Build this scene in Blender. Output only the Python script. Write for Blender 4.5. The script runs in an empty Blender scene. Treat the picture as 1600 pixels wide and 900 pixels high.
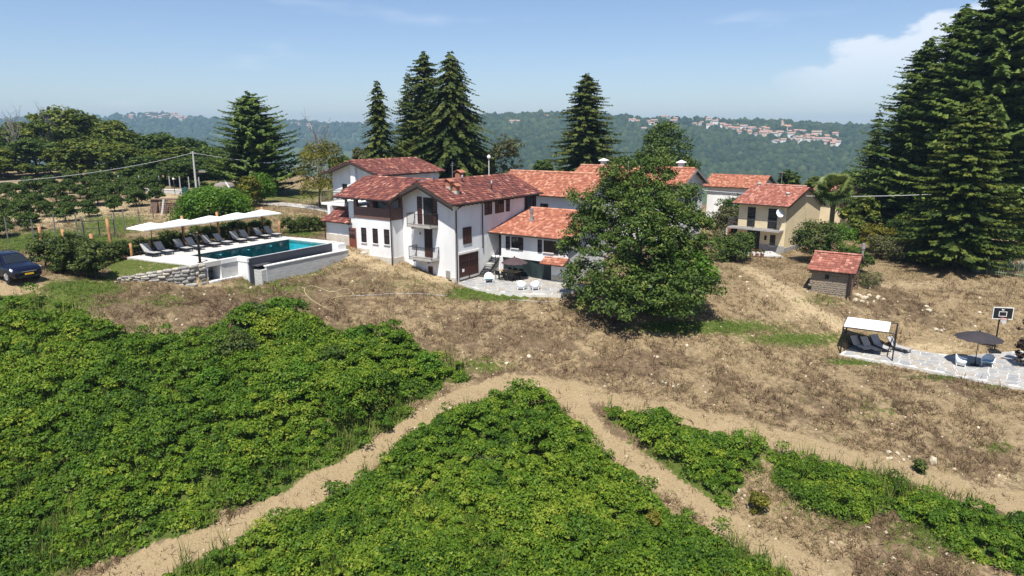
import bpy, math, random
import numpy as np
from mathutils import Vector, Matrix

sc = bpy.context.scene
R = math.radians
# ------------------------------------------------------------------ camera
F_PX, HY = 1080.0, 205.0                      # focal length and horizon row, in pixels of the 1600 x 900 photograph
PITCH = math.atan((450 - HY) / F_PX)
CP, SP = math.cos(PITCH), math.sin(PITCH)
cam_d = bpy.data.cameras.new('camera'); cam = bpy.data.objects.new('camera', cam_d)
sc.collection.objects.link(cam)
cam.rotation_euler = (math.pi / 2 - PITCH, 0, 0)
cam_d.sensor_width = 36; cam_d.lens = 36 * F_PX / 1600
cam_d.clip_start = 0.5; cam_d.clip_end = 20000
sc.camera = cam
# ------------------------------------------------------------------ sky, sun, exposure
SUN_AZ, SUN_EL = 190.5, 62.0
w = bpy.data.worlds.new('World'); sc.world = w; w.use_nodes = True
nt = w.node_tree; N = nt.nodes; Lk = nt.links
bg = N['Background']; bg.inputs[1].default_value = 0.078
sky = N.new('ShaderNodeTexSky'); sky.sky_type = 'NISHITA'; sky.sun_disc = False
sky.sun_elevation = R(SUN_EL); sky.sun_rotation = R(SUN_AZ); sky.air_density = 1.0; sky.dust_density = 0.5; sky.ozone_density = 1.6
sky.altitude = 300
def wmath(op, a, b=None, c=None, clamp=False):
    n = N.new('ShaderNodeMath'); n.operation = op; n.use_clamp = clamp
    for i, x in enumerate((a, b, c)):
        if x is None: continue
        if isinstance(x, (int, float)): n.inputs[i].default_value = x
        else: Lk.new(x, n.inputs[i])
    return n.outputs[0]
tc = N.new('ShaderNodeTexCoord'); sep = N.new('ShaderNodeSeparateXYZ'); Lk.new(tc.outputs['Generated'], sep.inputs[0])
azn = wmath('ARCTAN2', sep.outputs[0], sep.outputs[1]); eln = wmath('ARCSINE', sep.outputs[2])
cmb = N.new('ShaderNodeCombineXYZ'); Lk.new(wmath('MULTIPLY', azn, 9.0), cmb.inputs[0]); Lk.new(wmath('MULTIPLY', eln, 20.0), cmb.inputs[1])
cn = N.new('ShaderNodeTexNoise'); cn.inputs['Scale'].default_value = 1.25; cn.inputs['Detail'].default_value = 7; cn.inputs['Roughness'].default_value = 0.58
Lk.new(cmb.outputs[0], cn.inputs['Vector'])
def smooth(x, a, b):
    n = N.new('ShaderNodeMapRange'); n.interpolation_type = 'SMOOTHSTEP'
    n.inputs[1].default_value = a; n.inputs[2].default_value = b; Lk.new(x, n.inputs[0]); return n.outputs[0]
# a heaped bank of fair-weather cloud to the right, running on beyond the frame; its top is lumpy, its base melts into haze
hump = wmath('MULTIPLY_ADD', cn.outputs[0], 0.115, wmath('MULTIPLY_ADD', smooth(azn, R(17), R(33)), 0.085, 0.01))
top = smooth(wmath('SUBTRACT', hump, eln), 0.0, 0.018)
side = smooth(azn, R(17), R(25))
base = wmath('MULTIPLY_ADD', smooth(eln, R(0.5), R(6.5)), 0.62, 0.10)
bank = wmath('MULTIPLY', wmath('MULTIPLY', top, side), base)
cn2 = N.new('ShaderNodeTexNoise'); cn2.inputs['Scale'].default_value = 0.55; cn2.inputs['Detail'].default_value = 6
cmb2 = N.new('ShaderNodeCombineXYZ'); Lk.new(wmath('MULTIPLY', azn, 8.0), cmb2.inputs[0]); Lk.new(wmath('MULTIPLY', eln, 40.0), cmb2.inputs[1]); cmb2.inputs[2].default_value = 3.7
Lk.new(cmb2.outputs[0], cn2.inputs['Vector'])
wisp = wmath('MULTIPLY', smooth(cn2.outputs[0], 0.56, 0.80), 0.28)
cl = wmath('MAXIMUM', bank, wisp, clamp=True)
mixs = N.new('ShaderNodeMixRGB'); Lk.new(cl, mixs.inputs[0]); tnt = N.new('ShaderNodeMixRGB'); tnt.blend_type = 'MULTIPLY'; tnt.inputs[0].default_value = 1; Lk.new(sky.outputs[0], tnt.inputs[1]); tnt.inputs[2].default_value = (0.90, 0.93, 1.06, 1); Lk.new(tnt.outputs[0], mixs.inputs[1]); mixs.inputs[2].default_value = (8.2, 8.5, 9.0, 1)
Lk.new(mixs.outputs[0], bg.inputs[0])
sl = bpy.data.lights.new('sun', 'SUN'); sl.energy = 5.0; sl.angle = R(0.55); sl.color = (1.0, 0.955, 0.88)
so = bpy.data.objects.new('sun', sl); sc.collection.objects.link(so)
sdir = Vector((math.sin(R(SUN_AZ)) * math.cos(R(SUN_EL)), math.cos(R(SUN_AZ)) * math.cos(R(SUN_EL)), math.sin(R(SUN_EL))))
so.rotation_euler = sdir.to_track_quat('Z', 'Y').to_euler(); so.location = (0, -40, 80)
vs = sc.view_settings; vs.view_transform = 'Standard'; vs.look = 'None'; vs.exposure = 0.68; vs.gamma = 1.0; vs.use_curve_mapping = False

# ------------------------------------------------------------------ pixel -> place
def ray(x, y):
    a = (x - 800) / F_PX; v = (450 - y) / F_PX
    return np.array([a, CP + v * SP, -SP + v * CP])
def atz(x, y, z): r = ray(x, y); return r * (z / r[2])
def atd(x, y, d): return ray(x, y) * d
def proj(X, Y, Zz):
    d = Y * CP - Zz * SP; u = Y * SP + Zz * CP
    d = np.maximum(d, 1e-3)
    return 800 + F_PX * X / d, 450 - F_PX * u / d
class Frame:                                   # a horizontal frame: u along az, v along az - 90
    def __init__(s, o, az):
        s.o = np.array(o, float); a = R(az); s.u = np.array([math.sin(a), math.cos(a), 0]); s.v = np.array([-s.u[1], s.u[0], 0]); s.az = az
    def __call__(s, u, v, z): q = s.o + s.u * u + s.v * v; return (q[0], q[1], s.o[2] + z)
    def uv(s, X, Y): return (X - s.o[0]) * s.u[0] + (Y - s.o[1]) * s.u[1], (X - s.o[0]) * s.v[0] + (Y - s.o[1]) * s.v[1]
FH = Frame(atd(712, 442, 58), 34)              # farmhouse, its corner at the paved terrace
FP = Frame(atz(297.5, 399, -9.35), 31.3)       # pool, its left back corner; +v points away from the camera's right
FY = Frame(atd(1223, 395, 76), 44)             # yellow house
FT = Frame(atd(1324, 462, 58), 34)             # stone hut
ZP = -16.2                                     # the lower patio
# ------------------------------------------------------------------ noise
def _h(i, j, s):
    n = (i.astype(np.int64) * 374761393 + j.astype(np.int64) * 668265263 + s * 974711) & 0x7fffffff
    n = (n ^ (n >> 13)) * 1274126177 & 0x7fffffff
    return ((n ^ (n >> 16)) & 0xffff) / 65535.0
def vnoise(x, y, s=0):
    x = np.asarray(x, float); y = np.asarray(y, float)
    i = np.floor(x); j = np.floor(y); a = x - i; b = y - j
    a = a * a * (3 - 2 * a); b = b * b * (3 - 2 * b)
    i = i.astype(np.int64); j = j.astype(np.int64)
    return (_h(i, j, s) * (1 - a) + _h(i + 1, j, s) * a) * (1 - b) + (_h(i, j + 1, s) * (1 - a) + _h(i + 1, j + 1, s) * a) * b
def fbm(x, y, s=0, o=4):
    t = 0; k = 0.5
    for q in range(o): t = t + k * vnoise(np.asarray(x) * 2 ** q + 17.3 * q, np.asarray(y) * 2 ** q + 9.1 * q, s + q); k /= 2
    return t
def sstep(x, a, b): t = np.clip((np.asarray(x, float) - a) / (b - a), 0, 1); return t * t * (3 - 2 * t)
def inpoly(x, y, P):
    x = np.asarray(x, float); y = np.asarray(y, float); c = np.zeros(x.shape, bool); n = len(P)
    for i in range(n):
        x0, y0 = P[i][:2]; x1, y1 = P[(i + 1) % n][:2]
        if y0 == y1: continue
        c ^= ((y0 > y) != (y1 > y)) & (x < (x1 - x0) * (y - y0) / (y1 - y0) + x0)
    return c
def segdist(x, y, P):
    d = np.full(np.shape(x), 1e9)
    for (ax, ay), (bx, by) in zip(P[:-1], P[1:]):
        vx, vy = bx - ax, by - ay; t = np.clip(((x - ax) * vx + (y - ay) * vy) / (vx * vx + vy * vy + 1e-9), 0, 1)
        d = np.minimum(d, np.hypot(x - ax - t * vx, y - ay - t * vy))
    return d
# ------------------------------------------------------------------ objects
COL = sc.collection
def tag(o, label=None, cat=None, group=None, kind=None):
    if label: o['label'] = label
    if cat: o['category'] = cat
    if group: o['group'] = group
    if kind: o['kind'] = kind
    return o
def empty(name, loc, label=None, cat=None, group=None):
    o = bpy.data.objects.new(name, None); COL.objects.link(o); o.location = loc; o.empty_display_size = 0.2
    return tag(o, label, cat, group)
def base_of(o):
    while o.parent: o = o.parent
    return o.location
class MB:
    def __init__(s): s.v = []; s.f = []
    def add(s, vs, fs):
        b = len(s.v); s.v += [tuple(map(float, q)) for q in vs]; s.f += [tuple(b + i for i in f) for f in fs]; return s
    def hexa(s, p):                             # 8 points: bottom ring, top ring
        return s.add(p, [(3, 2, 1, 0), (4, 5, 6, 7), (0, 1, 5, 4), (1, 2, 6, 5), (2, 3, 7, 6), (3, 0, 4, 7)])
    def box(s, x0, x1, y0, y1, z0, z1, fr=None):
        p = [(x0, y0, z0), (x1, y0, z0), (x1, y1, z0), (x0, y1, z0), (x0, y0, z1), (x1, y0, z1), (x1, y1, z1), (x0, y1, z1)]
        if fr: p = [fr(*q) for q in p]
        return s.hexa(p)
    def extrude(s, poly, vec):
        n = len(poly); a = [np.array(q, float) for q in poly]; b = [q + np.array(vec, float) for q in a]
        return s.add(a + b, [tuple(range(n))[::-1], tuple(range(n, 2 * n))] + [(i, (i + 1) % n, n + (i + 1) % n, n + i) for i in range(n)])
    def tube(s, path, r, n=6, cap=True):
        P = [np.array(q, float) for q in path]; m = len(P); rr = r if hasattr(r, '__len__') else [r] * m; V = []
        for i in range(m):
            t = P[min(i + 1, m - 1)] - P[max(i - 1, 0)]; t = t / (np.linalg.norm(t) + 1e-9)
            a = np.cross(t, (0, 0, 1) if abs(t[2]) < 0.9 else (1, 0, 0)); a /= np.linalg.norm(a); b = np.cross(t, a)
            for k in range(n): an = 2 * math.pi * k / n; V.append(P[i] + rr[i] * (a * math.cos(an) + b * math.sin(an)))
        Fs = [(i * n + k, i * n + (k + 1) % n, (i + 1) * n + (k + 1) % n, (i + 1) * n + k) for i in range(m - 1) for k in range(n)]
        if cap: Fs += [tuple(range(n))[::-1], tuple((m - 1) * n + k for k in range(n))]
        return s.add(V, Fs)
    def bar(s, a, b, w, h=None):                # a square bar between two points
        return s.tube([a, b], (w if h is None else (w + h) / 2) * 0.7071, 4)
    def lathe(s, prof, n=16, c=(0, 0, 0), cap=True):
        V = [(c[0] + r * math.cos(2 * math.pi * k / n), c[1] + r * math.sin(2 * math.pi * k / n), c[2] + z) for r, z in prof for k in range(n)]; m = len(prof)
        Fs = [(i * n + k, i * n + (k + 1) % n, (i + 1) * n + (k + 1) % n, (i + 1) * n + k) for i in range(m - 1) for k in range(n)]
        if cap: Fs += [tuple(range(n))[::-1], tuple((m - 1) * n + k for k in range(n))]
        return s.add(V, Fs)
def part(name, mb, mat, parent=None, bevel=0, smooth=False):
    me = bpy.data.meshes.new(name)
    b = base_of(parent) if parent else Vector((0, 0, 0))
    me.from_pydata([(q[0] - b.x, q[1] - b.y, q[2] - b.z) for q in mb.v], [], mb.f)
    me.materials.append(mat)
    if smooth: me.polygons.foreach_set('use_smooth', [True] * len(me.polygons))
    o = bpy.data.objects.new(name, me); COL.objects.link(o); o.parent = parent
    if bevel:
        m = o.modifiers.new('bevel', 'BEVEL'); m.width = bevel; m.segments = 2; m.limit_method = 'ANGLE'
    return o
def npmesh(name, V, Fq, mat, parent=None, tint=None, smooth=False, shift=True):
    V = np.asarray(V, np.float32).copy(); Fq = np.asarray(Fq, np.int32); k = Fq.shape[1]
    if parent and shift: b = base_of(parent); V -= np.array([b.x, b.y, b.z], np.float32)
    me = bpy.data.meshes.new(name)
    me.vertices.add(len(V)); me.vertices.foreach_set('co', V.ravel())
    me.loops.add(Fq.size); me.loops.foreach_set('vertex_index', Fq.ravel())
    me.polygons.add(len(Fq)); me.polygons.foreach_set('loop_start', np.arange(0, Fq.size, k, dtype=np.int32))
    if smooth: me.polygons.foreach_set('use_smooth', np.ones(len(Fq), bool))
    if tint is not None:
        for nm, arr in (tint.items() if isinstance(tint, dict) else [('tint', tint)]):
            a = me.attributes.new(nm, 'FLOAT', 'POINT'); a.data.foreach_set('value', np.asarray(arr, np.float32))
    me.update(calc_edges=True); me.materials.append(mat)
    o = bpy.data.objects.new(name, me); COL.objects.link(o); o.parent = parent
    return o
def kids(o): return [c for c in COL.objects if c.parent == o]
CH = {}
def copy_tree(o, parent=None):
    c = o.copy(); COL.objects.link(c); c.parent = parent
    for ch in o.children: copy_tree(ch, c)
    return c
# ------------------------------------------------------------------ materials
def mat_new(name):
    m = bpy.data.materials.new(name); m.use_nodes = True; return m, m.node_tree.nodes, m.node_tree.links, m.node_tree.nodes['Principled BSDF']
def mat(name, c, rough=0.7, c2=None, scale=4.0, bump=0.0, bscale=None, metal=0.0, detail=4.0, spec=0.3, stretch=None, tintmix=None):
    m, n, l, p = mat_new(name)
    p.inputs['Roughness'].default_value = rough; p.inputs['Metallic'].default_value = metal; p.inputs['Specular IOR Level'].default_value = spec
    c2 = c2 or tuple(x * 0.82 for x in c)
    t = n.new('ShaderNodeTexCoord'); vec = t.outputs['Object']
    if stretch:
        mp = n.new('ShaderNodeMapping'); mp.inputs['Scale'].default_value = stretch; l.new(vec, mp.inputs[0]); vec = mp.outputs[0]
    nz = n.new('ShaderNodeTexNoise'); nz.inputs['Scale'].default_value = scale; nz.inputs['Detail'].default_value = detail; l.new(vec, nz.inputs['Vector'])
    rp = n.new('ShaderNodeMapRange'); rp.inputs[1].default_value = 0.35; rp.inputs[2].default_value = 0.65; l.new(nz.outputs[0], rp.inputs[0])
    mx = n.new('ShaderNodeMixRGB'); mx.inputs[1].default_value = (*c, 1); mx.inputs[2].default_value = (*c2, 1); l.new(rp.outputs[0], mx.inputs[0])
    l.new(mx.outputs[0], p.inputs['Base Color'])
    if bump:
        nb = n.new('ShaderNodeTexNoise'); nb.inputs['Scale'].default_value = bscale or scale * 6; nb.inputs['Detail'].default_value = 3; l.new(vec, nb.inputs['Vector'])
        b = n.new('ShaderNodeBump'); b.inputs['Strength'].default_value = bump; b.inputs['Distance'].default_value = 0.05; l.new(nb.outputs[0], b.inputs['Height']); l.new(b.outputs[0], p.inputs['Normal'])
    return m
def ramp(n, stops):
    r = n.new('ShaderNodeValToRGB'); e = r.color_ramp.elements
    while len(e) < len(stops): e.new(0.5)
    for i, (q, c) in enumerate(stops): e[i].position = q; e[i].color = (*c, 1)
    return r
def tintmat(name, stops, rough=0.6, transl=0.0, spec=0.2, noise=0.0, nscale=3.0):     # colour from the per-piece 'tint' attribute
    m, n, l, p = mat_new(name)
    a = n.new('ShaderNodeAttribute'); a.attribute_name = 'tint'; r = ramp(n, stops); fac = a.outputs['Fac']
    if noise:
        t = n.new('ShaderNodeTexCoord'); z = n.new('ShaderNodeTexNoise'); z.inputs['Scale'].default_value = nscale; z.inputs['Detail'].default_value = 3; l.new(t.outputs['Object'], z.inputs['Vector'])
        k = n.new('ShaderNodeMath'); k.operation = 'MULTIPLY_ADD'; l.new(z.outputs[0], k.inputs[0]); k.inputs[1].default_value = noise * 2; 
        k2 = n.new('ShaderNodeMath'); k2.operation = 'SUBTRACT'; l.new(fac, k2.inputs[0]); k2.inputs[1].default_value = noise; l.new(k2.outputs[0], k.inputs[2]); fac = k.outputs[0]
    l.new(fac, r.inputs[0]); l.new(r.outputs[0], p.inputs['Base Color'])
    p.inputs['Roughness'].default_value = rough; p.inputs['Specular IOR Level'].default_value = spec
    if transl:
        tr = n.new('ShaderNodeBsdfTranslucent'); l.new(r.outputs[0], tr.inputs[0]); mx = n.new('ShaderNodeMixShader'); mx.inputs[0].default_value = transl
        l.new(p.outputs[0], mx.inputs[1]); l.new(tr.outputs[0], mx.inputs[2]); l.new(mx.outputs[0], n['Material Output'].inputs[0])
    return m
M = {}
M['plaster'] = mat('white plaster', (0.75, 0.755, 0.76), 0.9, (0.64, 0.64, 0.63), 0.55, 0.25, 14, stretch=(1.6, 1.6, .5), detail=8)
M['plinth'] = mat('sand plinth', (0.55, 0.50, 0.42), 0.9, (0.46, 0.42, 0.35), 1.5, 0.3, 20)
M['yellow'] = mat('yellow plaster', (0.70, 0.59, 0.38), 0.9, (0.62, 0.52, 0.34), 0.9, 0.25, 14)
M['greyplinth'] = mat('grey plinth', (0.33, 0.33, 0.32), 0.9, (0.26, 0.26, 0.25), 2, 0.3)
M['brown'] = mat('brown wood', (0.072, 0.028, 0.020), 0.55, (0.045, 0.018, 0.014), 5, 0.15, 40)
M['dark_brown'] = mat('dark brown shutter', (0.028, 0.014, 0.012), 0.55, (0.018, 0.010, 0.009), 5, 0.1, 40)
M['reddoor'] = mat('red brown door', (0.20, 0.065, 0.042), 0.5, (0.15, 0.045, 0.03), 4)
M['clad'] = mat('brown cladding', (0.150, 0.085, 0.072), 0.75, (0.115, 0.064, 0.055), 6, 0.3, 25)
M['fascia'] = mat('dark fascia', (0.060, 0.042, 0.036), 0.6, (0.042, 0.03, 0.026), 4)
M['beam'] = mat('eave timber', (0.050, 0.030, 0.022), 0.7, (0.032, 0.02, 0.016), 5)
M['pipe'] = mat('brown metal pipe', (0.055, 0.036, 0.032), 0.45, (0.045, 0.03, 0.027), 3, metal=0.3)
M['iron'] = mat('dark iron', (0.030, 0.026, 0.025), 0.5, (0.02, 0.018, 0.018), 6, metal=0.4)
M['gray_iron'] = mat('weathered iron', (0.11, 0.11, 0.11), 0.55, (0.08, 0.08, 0.08), 6, metal=0.4)
M['concrete'] = mat('raw concrete', (0.50, 0.49, 0.46), 0.9, (0.38, 0.38, 0.37), 1.6, 0.3, 18, stretch=(1, 1, 5))
M['slab'] = mat('grey slab', (0.36, 0.34, 0.32), 0.9, (0.28, 0.27, 0.25), 3, 0.2)
M['deck'] = mat('pale pool paving', (0.56, 0.53, 0.49), 0.85, (0.47, 0.45, 0.41), 1.8, 0.2, 20)
M['coping'] = mat('white coping', (0.74, 0.73, 0.70), 0.8, (0.66, 0.65, 0.62), 2)
M['navy'] = mat('slate blue pool wall', (0.040, 0.046, 0.062), 0.35, (0.030, 0.036, 0.050), 1.2, spec=0.5)
M['pooltile'] = mat('turquoise pool lining', (0.24, 0.62, 0.68), 0.4, (0.20, 0.56, 0.63), 0.9)
M['stone'] = mat('grey wall stone', (0.42, 0.39, 0.34), 0.95, (0.25, 0.24, 0.22), 2.6, 0.7, 9)
M['stone2'] = mat('warm wall stone', (0.52, 0.46, 0.36), 0.95, (0.34, 0.31, 0.25), 2.6, 0.7, 9)
M['stone3'] = mat('dark wall stone', (0.28, 0.27, 0.25), 0.95, (0.18, 0.175, 0.165), 2.6, 0.7, 9)
M['boulder'] = mat('pale limestone', (0.52, 0.45, 0.33), 0.95, (0.40, 0.34, 0.24), 2.2, 0.6, 8)
M['flag'] = mat('pale flagstone', (0.36, 0.35, 0.33), 0.9, (0.29, 0.285, 0.27), 2.2, 0.3, 14)
M['flag2'] = mat('grey flagstone', (0.29, 0.295, 0.30), 0.9, (0.23, 0.235, 0.24), 2.2, 0.3, 14)
M['flag3'] = mat('buff flagstone', (0.36, 0.32, 0.275), 0.9, (0.28, 0.255, 0.22), 2.2, 0.3, 14)
M['grout'] = mat('pale mortar', (0.58, 0.56, 0.51), 0.95, (0.50, 0.48, 0.44), 5)
M['fabric'] = mat('grey sling fabric', (0.38, 0.365, 0.355), 0.8, (0.33, 0.32, 0.31), 30)
M['canvas'] = mat('white canvas', (0.80, 0.79, 0.76), 0.9, (0.76, 0.75, 0.72), 2)
M['dark_canvas'] = mat('charcoal canvas', (0.042, 0.036, 0.040), 0.85, (0.032, 0.028, 0.032), 2)
M['plum_canvas'] = mat('plum brown canvas', (0.075, 0.050, 0.055), 0.85, (0.06, 0.04, 0.045), 2)
M['white_plastic'] = mat('white plastic', (0.78, 0.79, 0.79), 0.4, (0.74, 0.75, 0.75), 3)
M['blue_plastic'] = mat('pale blue cushion', (0.36, 0.52, 0.62), 0.6, (0.32, 0.47, 0.57), 3)
M['black'] = mat('black plastic', (0.014, 0.014, 0.015), 0.5, (0.01, 0.01, 0.011), 6)
M['tabletop'] = mat('teak table top', (0.46, 0.32, 0.18), 0.6, (0.38, 0.25, 0.14), 3, stretch=(1, 8, 8))
M['curtain'] = mat('dark green tarpaulin', (0.022, 0.034, 0.034), 0.55, (0.014, 0.022, 0.023), 1.1, 0.5, 2.5)
M['post'] = mat('peeled larch post', (0.42, 0.22, 0.10), 0.8, (0.30, 0.15, 0.07), 5, 0.4, 14, stretch=(1, 1, .3))
M['greypost'] = mat('weathered fence post', (0.20, 0.18, 0.16), 0.9, (0.13, 0.12, 0.105), 6, 0.3)
M['bark'] = mat('bark', (0.085, 0.065, 0.05), 0.95, (0.05, 0.04, 0.032), 5, 0.7, 14, stretch=(2, 2, .5))
M['palebark'] = mat('grey bark', (0.24, 0.22, 0.20), 0.95, (0.15, 0.14, 0.13), 5, 0.5, 14)
M['wire'] = mat('pale cable', (0.50, 0.50, 0.50), 0.5, (0.45, 0.45, 0.45), 3)
M['carpaint'] = mat('dark blue car paint', (0.006, 0.008, 0.024), 0.20, (0.005, 0.007, 0.021), 1, metal=0.2, spec=0.6)
M['glass'] = mat('dark window glass', (0.018, 0.022, 0.026), 0.08, (0.014, 0.018, 0.022), 1, spec=0.7)
M['tyre'] = mat('tyre rubber', (0.018, 0.018, 0.018), 0.85, (0.014, 0.014, 0.014), 8)
M['alloy'] = mat('alloy rim', (0.60, 0.61, 0.63), 0.3, (0.54, 0.55, 0.57), 3, metal=0.8)
M['lamp_glass'] = mat('headlamp glass', (0.72, 0.74, 0.76), 0.15, (0.6, 0.62, 0.65), 20, spec=0.6)
M['plate'] = mat('yellow plate', (0.70, 0.42, 0.03), 0.5, (0.66, 0.39, 0.03), 3)
M['brick'] = mat('brick', (0.40, 0.17, 0.10), 0.9, (0.29, 0.12, 0.075), 7, 0.4)
M['steel'] = mat('steel flue', (0.42, 0.42, 0.42), 0.45, (0.33, 0.33, 0.33), 5, metal=0.6)
M['tank'] = mat('stained tank', (0.28, 0.235, 0.20), 0.9, (0.17, 0.14, 0.12), 2.2, 0.3, stretch=(1, 1, 2.5))
M['white_metal'] = mat('white painted metal', (0.72, 0.72, 0.70), 0.5, (0.66, 0.66, 0.64), 4)
M['teal'] = mat('teal shutter', (0.045, 0.12, 0.115), 0.6, (0.035, 0.095, 0.09), 5)
M['sign_red'] = mat('red painted metal', (0.42, 0.05, 0.04), 0.5, (0.36, 0.04, 0.035), 4)
M['greenpaint'] = mat('pale green fence paint', (0.20, 0.26, 0.15), 0.7, (0.16, 0.21, 0.12), 5)
M['terracotta'] = mat('terracotta', (0.36, 0.15, 0.09), 0.85, (0.29, 0.12, 0.07), 6)
M['timber'] = mat('old timber', (0.16, 0.10, 0.07), 0.9, (0.10, 0.065, 0.05), 5, 0.3)
M['logs'] = mat('stacked log ends', (0.26, 0.15, 0.12), 0.9, (0.13, 0.08, 0.065), 9, 0.4)
M['gauze'] = mat('green gauze', (0.03, 0.10, 0.085), 0.8, (0.02, 0.07, 0.06), 4)
M['road'] = mat('pale gravel road', (0.42, 0.40, 0.37), 0.95, (0.34, 0.32, 0.29), 2, 0.3)
M['hose'] = mat('yellow hose', (0.50, 0.42, 0.24), 0.5, (0.44, 0.37, 0.21), 3)
M['ball'] = mat('ball', (0.50, 0.50, 0.52), 0.5, (0.4, 0.4, 0.42), 3)
# tiles
M['tile_dark'] = tintmat('dark red roof tiles', [(0.0, (0.060, 0.028, 0.030)), (0.3, (0.125, 0.045, 0.040)), (0.65, (0.205, 0.070, 0.052)), (0.85, (0.30, 0.13, 0.095)), (1.0, (0.46, 0.27, 0.20))], 0.85, noise=0.14, nscale=0.6)
M['tile_orange'] = tintmat('orange roof tiles', [(0.0, (0.21, 0.080, 0.052)), (0.5, (0.34, 0.128, 0.078)), (1.0, (0.48, 0.27, 0.19))], 0.85, noise=0.12, nscale=0.5)
M['tile_red'] = tintmat('red flat roof tiles', [(0.0, (0.17, 0.065, 0.050)), (0.5, (0.29, 0.105, 0.075)), (1.0, (0.44, 0.23, 0.17))], 0.85, noise=0.12, nscale=0.5)
# leaves
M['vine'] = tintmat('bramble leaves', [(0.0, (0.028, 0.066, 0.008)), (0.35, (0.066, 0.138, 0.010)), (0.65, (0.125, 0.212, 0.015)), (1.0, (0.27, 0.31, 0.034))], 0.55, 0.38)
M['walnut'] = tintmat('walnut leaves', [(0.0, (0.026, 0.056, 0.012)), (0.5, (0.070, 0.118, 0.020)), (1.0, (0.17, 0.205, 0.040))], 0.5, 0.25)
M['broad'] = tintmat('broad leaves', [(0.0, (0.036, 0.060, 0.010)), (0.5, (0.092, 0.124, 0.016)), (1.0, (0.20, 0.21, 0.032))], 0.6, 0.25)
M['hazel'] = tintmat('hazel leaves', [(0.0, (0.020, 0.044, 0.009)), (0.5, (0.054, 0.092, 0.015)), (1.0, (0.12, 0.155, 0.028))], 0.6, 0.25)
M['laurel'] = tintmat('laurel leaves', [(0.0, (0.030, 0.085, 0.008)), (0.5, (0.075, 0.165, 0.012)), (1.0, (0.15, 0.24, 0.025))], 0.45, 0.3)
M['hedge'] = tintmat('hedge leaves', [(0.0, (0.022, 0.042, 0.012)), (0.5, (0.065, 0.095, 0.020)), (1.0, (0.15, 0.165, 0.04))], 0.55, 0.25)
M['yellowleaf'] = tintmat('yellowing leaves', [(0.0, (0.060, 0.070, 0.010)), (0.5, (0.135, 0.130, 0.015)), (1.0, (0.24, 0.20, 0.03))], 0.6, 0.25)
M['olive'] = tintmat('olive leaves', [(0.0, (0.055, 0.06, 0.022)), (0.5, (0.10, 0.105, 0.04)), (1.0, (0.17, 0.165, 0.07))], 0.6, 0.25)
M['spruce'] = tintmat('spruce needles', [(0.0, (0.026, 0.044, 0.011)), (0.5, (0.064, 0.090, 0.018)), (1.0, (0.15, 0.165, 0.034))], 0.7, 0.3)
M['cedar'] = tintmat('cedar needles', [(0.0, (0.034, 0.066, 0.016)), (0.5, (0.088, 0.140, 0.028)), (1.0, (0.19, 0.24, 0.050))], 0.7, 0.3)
M['yew'] = tintmat('yew needles', [(0.0, (0.026, 0.048, 0.010)), (0.5, (0.072, 0.105, 0.015)), (1.0, (0.155, 0.18, 0.028))], 0.7, 0.3)
M['copper'] = tintmat('copper leaves', [(0.0, (0.022, 0.016, 0.014)), (0.5, (0.05, 0.034, 0.026)), (1.0, (0.09, 0.06, 0.04))], 0.6, 0.15)
M['palmleaf'] = tintmat('palm fronds', [(0.0, (0.045, 0.06, 0.018)), (0.5, (0.095, 0.14, 0.035)), (1.0, (0.22, 0.25, 0.08))], 0.45, 0.2)
M['deadpalm'] = mat('dry fronds', (0.17, 0.12, 0.07), 0.9, (0.11, 0.08, 0.05), 6)
M['flower'] = tintmat('flowers', [(0.0, (0.35, 0.04, 0.03)), (0.5, (0.45, 0.10, 0.05)), (1.0, (0.5, 0.22, 0.18))], 0.6, 0.2)
M['agave'] = tintmat('agave leaves', [(0.0, (0.10, 0.14, 0.12)), (0.5, (0.17, 0.22, 0.19)), (1.0, (0.28, 0.32, 0.25))], 0.5, 0.1)
M['drygrass'] = tintmat('dry grass', [(0.0, (0.13, 0.082, 0.052)), (0.35, (0.235, 0.165, 0.095)), (0.7, (0.35, 0.268, 0.150)), (1.0, (0.48, 0.39, 0.235))], 0.85, 0.5)
M['greengrass'] = tintmat('green grass', [(0.0, (0.045, 0.085, 0.012)), (0.5, (0.085, 0.145, 0.018)), (1.0, (0.20, 0.21, 0.05))], 0.75, 0.25)
M['forest'] = tintmat('hillside wood', [(0.0, (0.012, 0.026, 0.012)), (0.5, (0.028, 0.046, 0.018)), (1.0, (0.060, 0.078, 0.028))], 0.9)
M['hut1'] = mat('hut rubble', (0.30, 0.24, 0.175), 0.95, (0.21, 0.165, 0.12), 3, 0.6, 10)
M['hut2'] = mat('hut rubble grey', (0.25, 0.215, 0.17), 0.95, (0.18, 0.155, 0.12), 3, 0.6, 10)
M['hut3'] = mat('hut mortar', (0.30, 0.265, 0.215), 0.95, (0.23, 0.20, 0.165), 4, 0.5, 14)
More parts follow.
